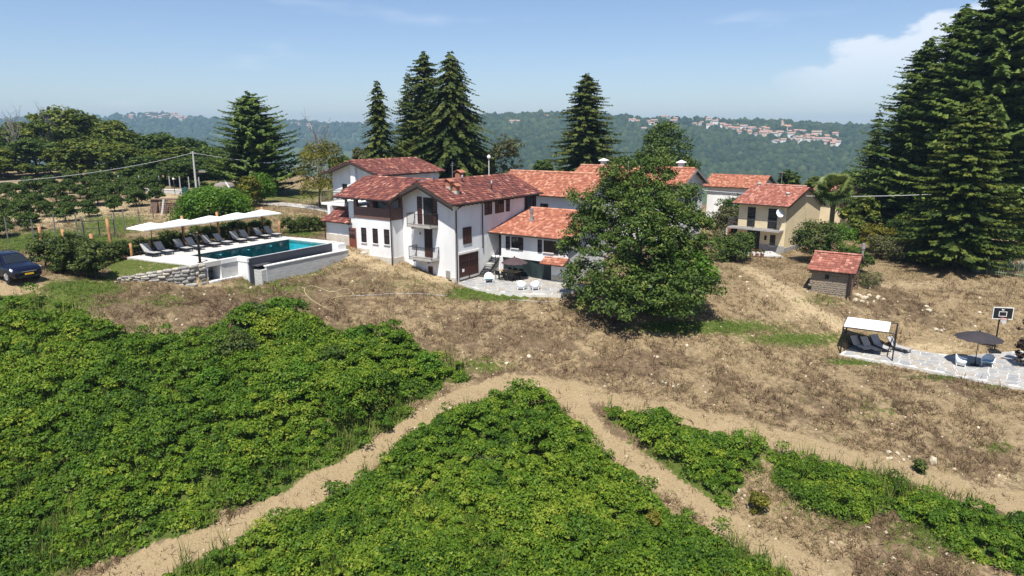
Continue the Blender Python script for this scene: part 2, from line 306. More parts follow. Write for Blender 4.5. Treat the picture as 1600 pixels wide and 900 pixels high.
# ================================================================== TERRAIN
ctl_px = [  # (pixel x, pixel y, height below the camera)
 (712,442,-12.41),(632,407,-11.1),(613,416,-11.3),(556,390,-10.2),(508,373,-9.7),(757,452,-12.5),(840,459,-12.5),(885,452,-12.5),(802,432,-12.5),
 (720,457,-12.7),(800,470,-12.9),(880,475,-13.0),(640,450,-12.1),(560,430,-11.4),(480,420,-11.0),(411,431,-10.75),(527,405,-10.65),(420,445,-11.3),(330,445,-10.95),
 (305,442,-10.75),(185,439,-10.25),(60,450,-9.8),(0,450,-9.75),(100,457,-9.95),(-100,450,-9.6),(200,470,-10.9),(350,480,-11.8),(450,480,-12.4),(560,490,-13.0),(650,520,-14.0),
 (720,560,-15.2),(800,500,-13.7),(800,540,-14.7),(800,580,-15.7),(800,602,-16.1),(880,510,-13.9),(920,560,-15.3),(900,610,-16.2),
 (1000,488,-13.5),(1000,510,-14.0),(1100,515,-14.3),(1200,525,-14.9),(1290,545,-15.9),(1311,555,-16.3),(1600,608,-16.35),(1420,545,-16.3),(1580,548,-16.3),(1500,590,-16.35),(1420,535,-15.9),
 (1500,515,-15.2),(1600,530,-15.7),(1000,560,-15.2),(1100,600,-16.1),(1050,645,-16.7),(1250,690,-17.3),(1450,750,-18.5),(1600,785,-18.9),(1300,630,-16.9),(1500,680,-17.8),(1300,705,-17.6),
 (1000,725,-18.1),(1130,815,-19.3),(1300,905,-20.5),(1400,800,-19.1),(1600,900,-20.4),(800,650,-16.9),(800,750,-18.1),(800,900,-20.0),(800,1050,-21),(700,628,-16.4),(600,700,-17.7),
 (500,765,-18.7),(400,812,-19.2),(200,895,-20.1),(0,900,-20.4),(0,600,-14.1),(0,750,-17.5),(250,600,-14.5),(250,720,-17.2),(450,600,-14.8),(450,690,-17.1),
 (1325,463,-13.55),(1268,459,-13.55),(1140,440,-13.0),(1200,395,-13.1),(1400,480,-14.2),(1450,420,-13.3),(1590,440,-13.5),(1550,480,-14.2),(1590,400,-13),(1350,395,-13.0),(1250,470,-13.7),(1150,480,-13.9),
 (150,330,-9),(240,300,-8.2),(20,350,-9.3),(20,300,-8.0),(470,322,-8.8),(380,340,-9.1),(200,385,-9.5),(300,380,-9.5),(120,385,-9.5),(40,410,-9.6),(160,425,-9.95),(230,425,-9.85),(470,390,-9.6),(460,372,-9.5)]
C = [tuple(atz(*q)) for q in ctl_px]
C += [FH(8, 4, 0), FH(2, 9, 1.2), FH(8, 18, 1.5), FH(8, -6, -.1), (10, 85, -12.6), (30, 100, -13), (60, 100, -14), (60, 60, -14), (62, 44, -16), (50, 30, -19), (-60, 130, -7.5), (-100, 130, -7), (-30, 130, -9), (0, 130, -11),
      (40, 140, -14), (90, 140, -15), (-120, 60, -9), (-90, 30, -15), (0, 10, -25), (-60, 10, -27), (60, 10, -26), (-34, 51, -9.7)]
C = np.array(C, float)
A_ = np.hypot(C[:, None, 0] - C[None, :, 0], C[:, None, 1] - C[None, :, 1]); n_ = len(C)
B_ = np.block([[A_ + 0.0 * np.eye(n_), np.ones((n_, 1)), C[:, :2] / 50], [np.ones((1, n_)), np.zeros((1, 3))], [C[:, :2].T / 50, np.zeros((2, 3))]])
W_ = np.linalg.lstsq(B_, np.concatenate([C[:, 2], np.zeros(3)]), rcond=None)[0]
def axis(a0, a1, step, lo, hi, g=1.16):
    c = list(np.arange(a0, a1 + 1e-6, step)); s = step
    while c[-1] < hi: s = min(s * g, 400); c.append(c[-1] + s)
    s = step
    while c[0] > lo: s = min(s * g, 400); c.insert(0, c[0] - s)
    return np.array(c)
xs = axis(-46, 48, 0.29, -5200, 5200); ys = axis(24, 72, 0.29, -300, 6500)
GX, GY = np.meshgrid(xs, ys)
cx = np.clip(GX, -125, 110); cy = np.clip(GY, 8, 150)
Hh = np.zeros(GX.shape)
for k in range(n_): Hh += W_[k] * np.hypot(cx - C[k, 0], cy - C[k, 1])
Hh += W_[n_] + (W_[n_ + 1] * cx + W_[n_ + 2] * cy) / 50
far = np.maximum(np.maximum(GY - 135, 0), np.maximum(np.abs(GX) - 115, 0) * 0.8)
Hh = Hh - 150 * (1 - np.exp(-far / 330))
Hh -= 18 * sstep(-GY, -8, 150)
rel = sstep(far, 0, 60)
rough = 0.16 * (fbm(GX * 0.55, GY * 0.55, 3, 5) - 0.5) + 0.42 * (fbm(GX * 0.11, GY * 0.11, 8, 3) - 0.5)
terr_poly = [FH(0.05, -0.05, 0), FH(-0.7, -2.6, 0), FH(-0.75, -4.6, 0), FH(0.0, -7.4, 0), FH(1.4, -9.4, 0), FH(5.5, -9.9, 0), FH(5.6, 0, 0), FH(0.05, 0, 0)]
pat_px = [(1311, 553), (1400, 568), (1500, 588), (1600, 606), (1680, 618), (1720, 575), (1600, 548), (1560, 550), (1500, 556), (1450, 550), (1418, 544), (1337, 538)]
pat_poly = [tuple(atz(x, y, ZP)) for x, y in pat_px]
def pv(a, b, z=0): return FP(a, -b, z)          # pool frame: a along the pool, b towards the camera's right
deck_poly = [pv(-3.0, -3.4), pv(-2.45, 3.72), pv(1.8, 3.72), pv(1.8, 4.85), pv(11.0, 4.75), pv(10.6, -3.3)]
lawn_poly = [pv(-2.80, -3.3), pv(-2.3, 3.5), pv(-5.8, 0.3), pv(-6.2, -0.6), pv(-4.6, -3.4)]
flat = inpoly(GX, GY, terr_poly) | inpoly(GX, GY, pat_poly) | inpoly(GX, GY, deck_poly)
qx, qy = proj(GX, GY, Hh)
bankm = np.zeros(GX.shape)
for bx_, by_, rx_, ry_, s_ in [(800, 535, 170, 50, 1), (980, 575, 130, 42, 1), (1250, 625, 230, 48, 1), (1480, 670, 170, 50, 1), (260, 470, 170, 18, .6), (620, 490, 100, 30, .6)]: bankm = np.maximum(bankm, s_ * np.exp(-((qx - bx_) / rx_) ** 2 - ((qy - by_) / ry_) ** 2) * (GY > 20) * (GY < 70))
ridge_ = 1 - np.abs(2 * fbm(GX * .55 + 5, GY * .4, 91, 4) - 1)
rough = rough + bankm * (.75 * (ridge_ - .75) + .5 * (fbm(GX * 1.1, GY * 1.1, 95, 3) - .5))
Hh = Hh + rough * (1 - rel) * (~flat) + rel * 6 * (fbm(GX * 0.012, GY * 0.012, 5, 3) - 0.5)
Hh = np.where(inpoly(GX, GY, terr_poly), FH.o[2] - 0.12, Hh); Hh = np.where(inpoly(GX, GY, pat_poly), ZP - 0.12, Hh)
Hh = np.where(inpoly(GX, GY, deck_poly), -9.75, Hh)
pool_in = [pv(-0.5, -0.5), pv(-0.5, 3.3), pv(1.2, 3.3), pv(1.2, 5.9), pv(10.2, 5.9), pv(10.2, -0.5)]
Hh = np.where(inpoly(GX, GY, pool_in), -11.9, Hh)
niche = [pv(-1.4, 2.2), pv(-1.4, 4.1), pv(1.7, 4.4), pv(1.7, 2.2)]
Hh = np.where(inpoly(GX, GY, niche), -10.9, Hh)
la_ = (GX - FP.o[0]) * FP.u[0] + (GY - FP.o[1]) * FP.u[1]
Hh = np.where(inpoly(GX, GY, lawn_poly), -9.42 - .58 * np.clip((-2.75 - la_) / 3.3, 0, 1), Hh)
def gh(x, y):
    x = np.asarray(x, float); y = np.asarray(y, float)
    i = np.clip(np.searchsorted(xs, x) - 1, 0, len(xs) - 2); j = np.clip(np.searchsorted(ys, y) - 1, 0, len(ys) - 2)
    a = (x - xs[i]) / (xs[i + 1] - xs[i]); b = (y - ys[j]) / (ys[j + 1] - ys[j])
    return (Hh[j, i] * (1 - a) + Hh[j, i + 1] * a) * (1 - b) + (Hh[j + 1, i] * (1 - a) + Hh[j + 1, i + 1] * a) * b
def G(px, py, dmin=20, dmax=220):               # where the sight line through a pixel meets the ground
    r = ray(px, py); d = np.arange(dmin, dmax, 0.15); q = r[None, :] * d[:, None]
    k = np.argmax(q[:, 2] < gh(q[:, 0], q[:, 1])); return (float(q[k, 0]), float(q[k, 1]), float(gh(q[k, 0], q[k, 1])))
def gz(x, y): return float(gh(x, y))
# ---- tracks, thickets, greener grass
tr1 = [G(*q)[:2] for q in [(845, 600), (780, 600), (700, 632), (600, 702), (500, 768), (400, 815), (280, 866), (180, 912), (60, 980)]]
tr2 = [G(*q)[:2] for q in [(800, 596), (860, 608), (905, 645), (950, 692), (1000, 730), (1060, 772), (1130, 818), (1200, 860), (1300, 915), (1400, 985)]]
tr3 = [G(*q)[:2] for q in [(820, 600), (900, 612), (960, 627), (1050, 648), (1150, 668), (1250, 695), (1350, 724), (1450, 753), (1600, 788), (1750, 825)]]
tr4 = [G(*q)[:2] for q in [(-160, 475), (-40, 458), (40, 450)]]
road = [G(*q)[:2] for q in [(410, 318), (450, 320), (480, 323), (500, 327)]]
wob = 0.9 * (fbm(GX * 0.9, GY * 0.9, 21, 4) - 0.5)
def track(P, w0): return 1 - sstep(segdist(GX, GY, P) + wob, w0 * 0.72, w0 * 1.2)
dirt = np.maximum.reduce([track(tr1, .85), track(tr2, .8), track(tr3, .9), 0.9 * track(tr4, .8)])
TH = {  # outlines of the thickets, at ground level
 'left': [(-120, 500), (60, 492), (170, 508), (290, 532), (350, 522), (450, 517), (520, 526), (600, 536), (690, 566), (722, 590), (690, 612), (590, 680), (490, 748), (390, 793), (270, 845), (110, 905), (-120, 1000)],
 'centre': [(722, 632), (850, 634), (925, 690), (1000, 760), (1090, 825), (1230, 905), (1290, 985), (90, 985), (200, 925), (300, 880), (410, 833), (520, 778), (620, 708)],
 'bank': [(925, 640), (1000, 648), (1080, 668), (1200, 700), (1180, 740), (1140, 790), (1090, 775), (1030, 725), (975, 690)],
 'slope': [(1195, 705), (1290, 722), (1390, 752), (1390, 800), (1330, 825), (1262, 822), (1215, 770)],
 'corner': [(1375, 752), (1500, 790), (1600, 818), (1720, 850), (1720, 960), (1620, 930), (1540, 885), (1450, 850), (1395, 815)],
}
TW = {k: [G(*q)[:2] for q in P] for k, P in TH.items()}
inth = np.zeros(GX.shape, bool)
for P in TW.values(): inth |= inpoly(GX + 2.6 * (fbm(GX * .5, GY * .5, 31, 4) - .5), GY + 2.6 * (fbm(GX * .5, GY * .5, 37, 4) - .5), P)
GPX, GPY = proj(GX, GY, Hh)
def blob(px, py, rx, ry, s): return s * np.exp(-(((GPX - px) / rx) ** 2 + ((GPY - py) / ry) ** 2))
near = (GY > 15) & (GY < 150)
green = np.zeros(GX.shape)
for q in [(40, 472, 140, 16, 1.0), (120, 452, 70, 16, 1.1), (250, 470, 70, 14, .45), (480, 425, 60, 12, .5), (410, 440, 50, 9, .6), (640, 450, 70, 12, .35), (770, 462, 70, 7, 1.5), (730, 455, 30, 6, 1.2), (1090, 512, 130, 11, 1.15), (1250, 530, 80, 12, .95),
          (1340, 566, 60, 6, 1.0), (1480, 590, 80, 6, .7), (1560, 605, 60, 6, .6), (760, 572, 50, 14, .8), (1030, 660, 90, 14, .6), (1200, 690, 120, 10, .5), (1300, 440, 60, 12, .25), (1290, 470, 60, 10, .35), (1560, 700, 30, 12, .7), (1250, 620, 60, 20, .25), (1380, 640, 120, 30, .3),
          (960, 590, 60, 12, .2), (90, 378, 110, 20, 1.1), (170, 350, 70, 16, .9), (470, 362, 40, 10, .9), (490, 352, 30, 8, .9), (450, 338, 60, 8, .5), (450, 305, 90, 14, .75), (380, 300, 90, 20, .8), (560, 300, 80, 20, .7), (1130, 420, 60, 14, .2), (1090, 725, 110, 45, .75), (1300, 780, 120, 55, .65), (1500, 830, 150, 50, .75), (1180, 850, 70, 30, .3), (930, 870, 160, 60, .6), (640, 445, 120, 18, .35), (420, 450, 90, 14, .5), (900, 480, 40, 10, .4), (1450, 430, 80, 10, .2)]: green = np.maximum(green, blob(*q))
green = np.clip(green * near + 0.60 * (fbm(GX * .35, GY * .35, 41, 4) - .40), 0, 1)
pale = np.zeros(GX.shape)
for q in [(560, 400, 50, 10, .9), (600, 418, 40, 10, .8), (680, 435, 40, 8, .9), (640, 428, 60, 8, .7), (1230, 455, 60, 22, .5), (1260, 490, 60, 20, .5), (1450, 545, 100, 10, .8), (1400, 445, 150, 9, .5), (100, 335, 200, 25, .9), (240, 308, 60, 8, .9), (1560, 750, 60, 16, .6), (1300, 850, 120, 30, .35), (330, 447, 60, 5, .6), (1500, 440, 100, 8, .4), (20, 447, 60, 6, .8), (30, 300, 120, 30, .6)]: pale = np.maximum(pale, blob(*q))
pale = np.maximum(pale, .8 * (1 - sstep(segdist(GX, GY, [G(*q)[:2] for q in [(1170, 420), (1205, 445), (1255, 478), (1310, 508)]]) + wob, .5, 1.6)))
pale = np.clip(pale * near, 0, 1)
green = np.where(inpoly(GX, GY, lawn_poly), 0.72, green); green = np.where(GY > 150, 1.0, green)
green = np.where(inth & (dirt < .5), 1.0, green); green = green * (1 - sstep(dirt, .3, .7))
brn_b = np.zeros(GX.shape)
for q in [(800, 530, 150, 55, 1), (980, 570, 120, 45, .9), (1250, 630, 220, 50, .9), (250, 472, 170, 16, 1), (620, 490, 90, 30, .5), (1450, 690, 160, 40, .6), (1430, 480, 90, 25, .5)]: brn_b = np.maximum(brn_b, blob(*q))
brown = .65 * brn_b + .6 * sstep(fbm(GX * .16 + 3, GY * .16, 51, 4), .40, .58)
def ground_mat():
    m, n, l, p = mat_new('ground'); p.inputs['Roughness'].default_value = 0.95; p.inputs['Specular IOR Level'].default_value = 0.1
    t = n.new('ShaderNodeTexCoord')
    def noise(s, d=5, r=.6):
        z = n.new('ShaderNodeTexNoise'); z.inputs['Scale'].default_value = s; z.inputs['Detail'].default_value = d; z.inputs['Roughness'].default_value = r; l.new(t.outputs['Object'], z.inputs['Vector']); return z.outputs[0]
    def at(nm): a = n.new('ShaderNodeAttribute'); a.attribute_name = nm; return a.outputs['Fac']
    def mix(f, a, b):
        x = n.new('ShaderNodeMixRGB'); l.new(f, x.inputs[0])
        for i, c in ((1, a), (2, b)):
            if isinstance(c, tuple): x.inputs[i].default_value = (*c, 1)
            else: l.new(c, x.inputs[i])
        return x.outputs[0]
    def rng(x, a, b, c=0., d=1.):
        r = n.new('ShaderNodeMapRange'); l.new(x, r.inputs[0]); r.inputs[1].default_value = a; r.inputs[2].default_value = b; r.inputs[3].default_value = c; r.inputs[4].default_value = d; return r.outputs[0]
    def edge(x, nz, w=.5):                       # attribute edge broken up by noise
        a = n.new('ShaderNodeMath'); a.operation = 'ADD'; l.new(x, a.inputs[0]); l.new(rng(nz, .3, .7, -w, w), a.inputs[1]); return rng(a.outputs[0], .35, .65)
    f1, f2, f3 = noise(3.2, 6), noise(12, 4), noise(.8, 5)
    straw = mix(rng(f1, .35, .65), (.315, .238, .138), (.205, .150, .085))
    brn = mix(rng(f1, .35, .65), (.198, .143, .086), (.118, .082, .050))
    base = mix(edge(at('brown'), f3, .4), straw, brn)
    base = mix(edge(at('pale'), f1, .45), base, mix(rng(f2, .35, .65), (.47, .37, .23), (.345, .26, .15)))
    grn = mix(rng(f1, .35, .65), (.050, .088, .014), (.115, .135, .030))
    base = mix(edge(at('green'), f1, .45), base, grn)
    drt = mix(rng(f2, .3, .7), (.365, .278, .160), (.25, .186, .105))
    drt = mix(rng(f3, .45, .62), drt, (.33, .25, .145))
    base = mix(edge(at('dirt'), f1, .5), base, drt)
    l.new(base, p.inputs['Base Color'])
    b = n.new('ShaderNodeBump'); b.inputs['Strength'].default_value = .7; b.inputs['Distance'].default_value = .10; l.new(f2, b.inputs['Height'])
    b2 = n.new('ShaderNodeBump'); b2.inputs['Strength'].default_value = .8; b2.inputs['Distance'].default_value = .35; l.new(f1, b2.inputs['Height']); l.new(b.outputs[0], b2.inputs['Normal']); l.new(b2.outputs[0], p.inputs['Normal'])
    return m
M['ground'] = ground_mat()
ny, nx = GX.shape
idx = np.arange(nx * ny).reshape(ny, nx)
quads = np.stack([idx[:-1, :-1], idx[:-1, 1:], idx[1:, 1:], idx[1:, :-1]], -1).reshape(-1, 4)
att = {'dirt': dirt.ravel(), 'green': green.ravel(), 'pale': pale.ravel(), 'brown': brown.ravel()}
allV = np.stack([GX, GY, Hh], -1).reshape(-1, 3)
fd = dirt.ravel()[quads].mean(1) > 0.5
def sub(name, sel, label):
    q = quads[sel]; u, inv = np.unique(q, return_inverse=True)
    o = npmesh(name, allV[u], inv.reshape(-1, 4), M['ground'], None, {k: v[u] for k, v in att.items()}, True); return tag(o, label, name.replace('_', ' '), kind='structure')
sub('ground', ~fd, 'dry grassy hillside with green patches sloping down from the farmhouse')
sub('dirt_track', fd, 'bare tan dirt tracks forking below the farmhouse slope')
dirt_at = lambda x, y: bil(dirt, x, y)
def bil(Fd, x, y):
    i = np.clip(np.searchsorted(xs, x) - 1, 0, nx - 2); j = np.clip(np.searchsorted(ys, y) - 1, 0, ny - 2); return Fd[j, i]
# ---- far hills: a nearer wooded ridge on the right, a farther one on the left
def crest_row(px): return np.interp(px, [-800, 0, 60, 200, 270, 330, 450, 520, 640, 750, 850, 905, 1000, 1100, 1200, 1270, 1345, 1450, 1600, 2400], [196, 192, 187, 184, 180, 186, 192, 196, 197, 186, 181, 184, 187, 190, 194, 198, 201, 202, 204, 204])
def hill(name, a0, a1, rc, r0, zb, na, nr, seed, rows, label, amp):
    az = np.radians(np.linspace(a0, a1, na)); t = np.linspace(0, 1.5, nr)
    AZ, T = np.meshgrid(az, t); px = 800 + F_PX * np.tan(np.clip(AZ, -1.2, 1.2))
    RC = rc * (1 + 0.10 * (fbm(AZ * 4 + 2, AZ * 0, seed, 3) - .5)); RR = r0 + (RC - r0) * T
    zc = RC * np.cos(AZ) * (HY - rows(px)) / F_PX / 1.0
    k = sstep(T, 0, 1.0); k = 0.55 * k + 0.45 * np.clip(T, 0, 1)
    zz = zb + (zc - zb) * np.where(T <= 1, k, 1 - 0.9 * (T - 1))
    X = RR * np.sin(AZ); Y = RR * np.cos(AZ)
    gl = (fbm(X * .004, Y * .004, seed + 3, 4) - .5)
    zz = zz + amp * gl * np.sin(np.pi * np.clip(T, 0, 1)) + 7 * (fbm(X * .02, Y * .02, seed + 9, 3) - .5) * np.sin(np.pi * np.clip(T, 0, 1))
    V = np.stack([X, Y, zz], -1).reshape(-1, 3); id_ = np.arange(na * nr).reshape(nr, na)
    Q = np.stack([id_[:-1, :-1], id_[:-1, 1:], id_[1:, 1:], id_[1:, :-1]], -1).reshape(-1, 4)
    o = npmesh(name, V, Q, M['hill'], None, None, True); tag(o, label, 'hill', kind='structure')
    return X, Y, zz, T
M['hill'] = mat('hill soil', (0.045, 0.072, 0.022), 0.95, (0.07, 0.09, 0.03), 0.01)
row_r = lambda px: np.where(px < 740, np.interp(px, [-800, 300, 520, 740], [300, 300, 250, 192]), crest_row(px))
row_l = lambda px: np.where(px > 760, np.interp(px, [760, 1100, 1345, 1500, 2400], [205, 214, 200, 197, 196]), crest_row(px))
HR = hill('hills', -12, 56, 1750, 650, -150, 260, 70, 61, row_r, 'wooded ridge across the valley behind the right hand houses', 30)
HL = hill('hills', -56, 58, 3300, 1500, -180, 320, 60, 71, row_l, 'hazy blue wooded ridge on the left horizon', 60)
ICO = np.array([(0, 0, 1)] + [(math.cos(k * 1.2566) * .894, math.sin(k * 1.2566) * .894, .447) for k in range(5)] + [(math.cos(k * 1.2566 + .628) * .894, math.sin(k * 1.2566 + .628) * .894, -.447) for k in range(5)])
ICF = np.array([(0, 1 + k, 1 + (k + 1) % 5) for k in range(5)] + [(1 + k, 6 + k, 1 + (k + 1) % 5) for k in range(5)] + [(1 + (k + 1) % 5, 6 + k, 6 + (k + 1) % 5) for k in range(5)])
def hill_sample(Hs, n, rng, tmin, tmax):
    X, Y, Z, T = Hs; nr, na = X.shape
    i = rng.uniform(0, na - 1.001, n); j = rng.uniform(tmin / 1.5 * (nr - 1), tmax / 1.5 * (nr - 1), n); i0 = i.astype(int); j0 = j.astype(int); a = i - i0; b = j - j0
    f = lambda A: (A[j0, i0] * (1 - a) + A[j0, i0 + 1] * a) * (1 - b) + (A[j0 + 1, i0] * (1 - a) + A[j0 + 1, i0 + 1] * a) * b
    return f(X), f(Y), f(Z)
def forest(Hs, n, rad, seed, tmin, tmax, label, cut=None):
    rng = np.random.default_rng(seed); x, y, z = hill_sample(Hs, n, rng, tmin, tmax)
    px, py = proj(x, y, z); k = (px > -150) & (px < 1750) & (py < 330)
    k &= fbm(x * .006, y * .006, seed, 3) > 0.26
    if cut is not None: k &= ~cut(px, py, rng)
    x, y, z = x[k], y[k], z[k]; n = len(x)
    s = rad * rng.uniform(.6, 1.35, n) ** 1.2; sq = rng.uniform(.7, 1.15, n)
    J = ICO[None] * (1 + rng.uniform(-.28, .28, (n, 11, 1))) * s[:, None, None]; J[:, :, 2] *= sq[:, None]
    V = (J + np.stack([x, y, z + s * .35], -1)[:, None]).reshape(-1, 3)
    Fq = (ICF[None] + (np.arange(n) * 11)[:, None, None]).reshape(-1, 3)
    tint = np.clip(.25 + .5 * fbm(x * .008, y * .008, seed + 5, 3) + rng.normal(0, .2, n), 0, 1)
    tag(npmesh('forest', V, Fq, M['forest'], None, np.repeat(tint, 11)), label, 'forest', kind='stuff')
vil = lambda px, py, r: (px > 985) & (px < 1325) & (np.abs(py - np.interp(px, [985, 1120, 1200, 1270, 1330], [192, 197, 212, 217, 226])) < 10) & (r.uniform(0, 1, len(px)) < .75)
forest(HR, 19000, 6.6, 5, .40, 1.02, 'dense wood covering the nearer ridge beyond the houses', vil)
forest(HL, 9500, 10.5, 6, .55, 1.02, 'far wood on the hazy left hand ridge')
# ================================================================== BUILDINGS
def nrm(a): a = np.array(a, float); return a / np.linalg.norm(a)
def roof_plane(parent, A, B, Cc, Dd, mtile, style='barrel', tw=.21, tl=.34, thick=.10, seed=0, name='roof'):
    # A, B: eave left and right seen from outside; Cc, Dd: ridge right and left
    A, B, Cc, Dd = [np.array(q, float) for q in (A, B, Cc, Dd)]
    e1 = nrm(B - A); nn = nrm(np.cross(B - A, Dd - A)); e2 = np.cross(nn, e1)
    mb = MB(); mb.extrude([A - nn * thick, B - nn * thick, Cc - nn * thick, Dd - nn * thick], nn * (thick - .02)); slab = part(name, mb, M['fascia'], parent)
    P = [((q - A) @ e1, (q - A) @ e2) for q in (A, B, Cc, Dd)]
    s0 = min(p[0] for p in P); s1 = max(p[0] for p in P); L2 = max(p[1] for p in P); rng = np.random.default_rng(seed)
    ni = int((s1 - s0) / tw) + 1; nj = int(math.ceil(L2 / tl))
    I, J = np.meshgrid(np.arange(ni), np.arange(nj)); I = I.ravel(); J = J.ravel(); s = s0 + I * tw; t = J * tl - .03
    k = inpoly(s + tw * .5, t + tl * .45, P); s = s[k]; t = t[k]; n = len(s)
    if style == 'barrel': prof = [(0, 0), (.2, .05), (.5, .075), (.8, .05), (1, 0)]
    else: prof = [(0.02, .035), (.14, .04), (.24, .005), (.76, .005), (.98, .012)]
    m = len(prof); ps = np.array([p[0] for p in prof]) * tw * .97; ph = np.array([p[1] for p in prof])
    jit = rng.uniform(-.012, .012, (n, 1)); lift = .06
    S = s[:, None] + ps[None] + rng.normal(0, .004, (n, 1)); t0 = t[:, None] + rng.normal(0, .008, (n, 1)) + 0 * ps[None]; t1 = t0 + tl * 1.04
    def W3(S, Tt, Hg): return A[None, None] + S[..., None] * e1 + Tt[..., None] * e2 + Hg[..., None] * nn
    lo = W3(S, t0, ph[None] + lift + jit); hi = W3(S, t1, ph[None] * .9 + jit + .004); ft = W3(S, t0, ph[None] * 0 + .0 + jit * 0)
    V = np.concatenate([lo, hi, ft], 1).reshape(-1, 3)
    q = [(i, i + 1, m + i + 1, m + i) for i in range(m - 1)] + [(2 * m + i, 2 * m + i + 1, i + 1, i) for i in range(m - 1)]
    Fq = (np.array(q)[None] + (np.arange(n) * 3 * m)[:, None, None]).reshape(-1, 4)
    tint = np.clip(rng.beta(1.5, 1.9, n), 0, 1)
    o = npmesh('roof_tiles', V, Fq, mtile, slab, np.repeat(tint, 3 * m), style == 'barrel'); tag(o, kind='stuff')
    return slab
def ridge_caps(parent, P, Q, mtile, r=.12, l=.38, seed=1):
    P = np.array(P, float); Q = np.array(Q, float); L = np.linalg.norm(Q - P); e = (Q - P) / L; a = nrm(np.cross(e, (0, 0, 1))); up = np.array([0, 0, 1.]); n = max(1, int(L / l)); rng = np.random.default_rng(seed); V = []; Fq = []; T = []
    for i in range(n):
        b = len(V)
        for j, (t, rr) in enumerate(((i * l - .02, r * 1.12), (i * l + l, r * .95))):
            for k in range(6): an = math.pi * k / 5; V.append(P + e * t + a * rr * math.cos(an) + up * (rr * math.sin(an) - .01))
        Fq += [(b + k, b + k + 1, b + 7 + k, b + 6 + k) for k in range(5)]; T += [float(np.clip(rng.beta(2.5, 2) + .1, 0, 1))] * 12
    o = npmesh('ridge_tiles', V, Fq, mtile, parent, T, True); tag(o, kind='stuff')
def wallprism(parent, fr, prof, u0, u1, m, name='wall'):       # profile in (v, z), run along u
    a = [fr(u0, v, z) for v, z in prof]; b = np.array(fr(u1, 0, 0)) - np.array(fr(u0, 0, 0)); mb = MB(); mb.extrude(a[::-1], b); return part(name, mb, m, parent)
def wallprism_v(parent, fr, prof, v0, v1, m, name='wall'):     # profile in (u, z), run along v
    a = [fr(u, v0, z) for u, z in prof]; b = np.array(fr(0, v1, 0)) - np.array(fr(0, v0, 0)); mb = MB(); mb.extrude(a, b); return part(name, mb, m, parent)
def fb(fr, *b): mb = MB(); return mb.box(*b, fr)
def addbox(parent, name, m, fr, *b, bevel=0): return part(name, fb(fr, *b), m, parent, bevel)
def louvres(parent, fr, axis, c, a0, a1, z0, z1, out, m, n=9, sgn=-1):
    # a louvred shutter lying on a wall: frame with slats; axis 'v' = wall runs along v at u = c, 'u' = wall runs along u at v = c
    def bx(mb, p0, p1, q0, q1, d0, d1):
        lo, hi = sorted((c + sgn * d0, c + sgn * d1))
        mb.box(lo, hi, p0, p1, q0, q1, fr) if axis == 'v' else mb.box(p0, p1, lo, hi, q0, q1, fr)
    f = MB(); w = .055
    bx(f, a0, a0 + w, z0, z1, out, out + .05); bx(f, a1 - w, a1, z0, z1, out, out + .05); bx(f, a0 + w, a1 - w, z1 - w, z1, out, out + .049); bx(f, a0 + w, a1 - w, z0, z0 + w, out, out + .049)
    zm = (z0 + z1) / 2; bx(f, a0 + w, a1 - w, zm - .03, zm + .03, out, out + .048)
    s = part('shutter', f, m, parent)
    g = MB(); hgt = (z1 - z0 - 2 * w) / n
    for i in range(n): bx(g, a0 + w, a1 - w, z0 + w + i * hgt + .01, z0 + w + (i + 1) * hgt - .006, out + .008, out + .03)
    part('slats', g, m, s); return s
def window(parent, fr, axis, c, a0, a1, z0, z1, mframe, sgn=-1, sill=True, cross=1, name='window'):
    def bx(mb, p0, p1, q0, q1, d0, d1):
        lo, hi = sorted((c + sgn * d0, c + sgn * d1))
        mb.box(lo, hi, p0, p1, q0, q1, fr) if axis == 'v' else mb.box(p0, p1, lo, hi, q0, q1, fr)
    f = MB(); t = .06
    bx(f, a0, a1, z1 - t, z1, .004, .05); bx(f, a0, a1, z0, z0 + t, .004, .05); bx(f, a0, a0 + t, z0 + t, z1 - t, .004, .05); bx(f, a1 - t, a1, z0 + t, z1 - t, .004, .05)
    for k in range(cross): x = a0 + (a1 - a0) * (k + 1) / (cross + 1); bx(f, x - .025, x + .025, z0 + t, z1 - t, .004, .045)
    if cross: zm = z0 + (z1 - z0) * .55; bx(f, a0 + t, a1 - t, zm - .018, zm + .018, .006, .04)
    o = part(name, f, mframe, parent); g = MB(); bx(g, a0 + t, a1 - t, z0 + t, z1 - t, .002, .016); part('pane', g, M['glass'], o)
    if sill: s = MB(); bx(s, a0 - .06, a1 + .06, z0 - .07, z0 - .004, .0, .11); part('sill', s, M['coping'], o)
    return o
def railing(parent, path, z0, z1, mb_mat, step=.13, name='railing', r=.014):
    f = MB(); P = [np.array(q, float) for q in path]
    for a, b in zip(P[:-1], P[1:]):
        for z in (z1, z0 + .08): f.bar((a[0], a[1], a[2] + z), (b[0], b[1], b[2] + z), .034 if z == z1 else .022)
    for a in P: f.bar((a[0], a[1], a[2] + z0), (a[0], a[1], a[2] + z1), .04)
    o = part(name, f, mb_mat, parent); g = MB()
    for a, b in zip(P[:-1], P[1:]):
        n = max(1, int(np.linalg.norm(b - a) / step))
        for i in range(1, n): q = a + (b - a) * i / n; g.bar((q[0], q[1], q[2] + z0 + .08), (q[0], q[1], q[2] + z1), r)
    part('balusters', g, mb_mat, o); return o

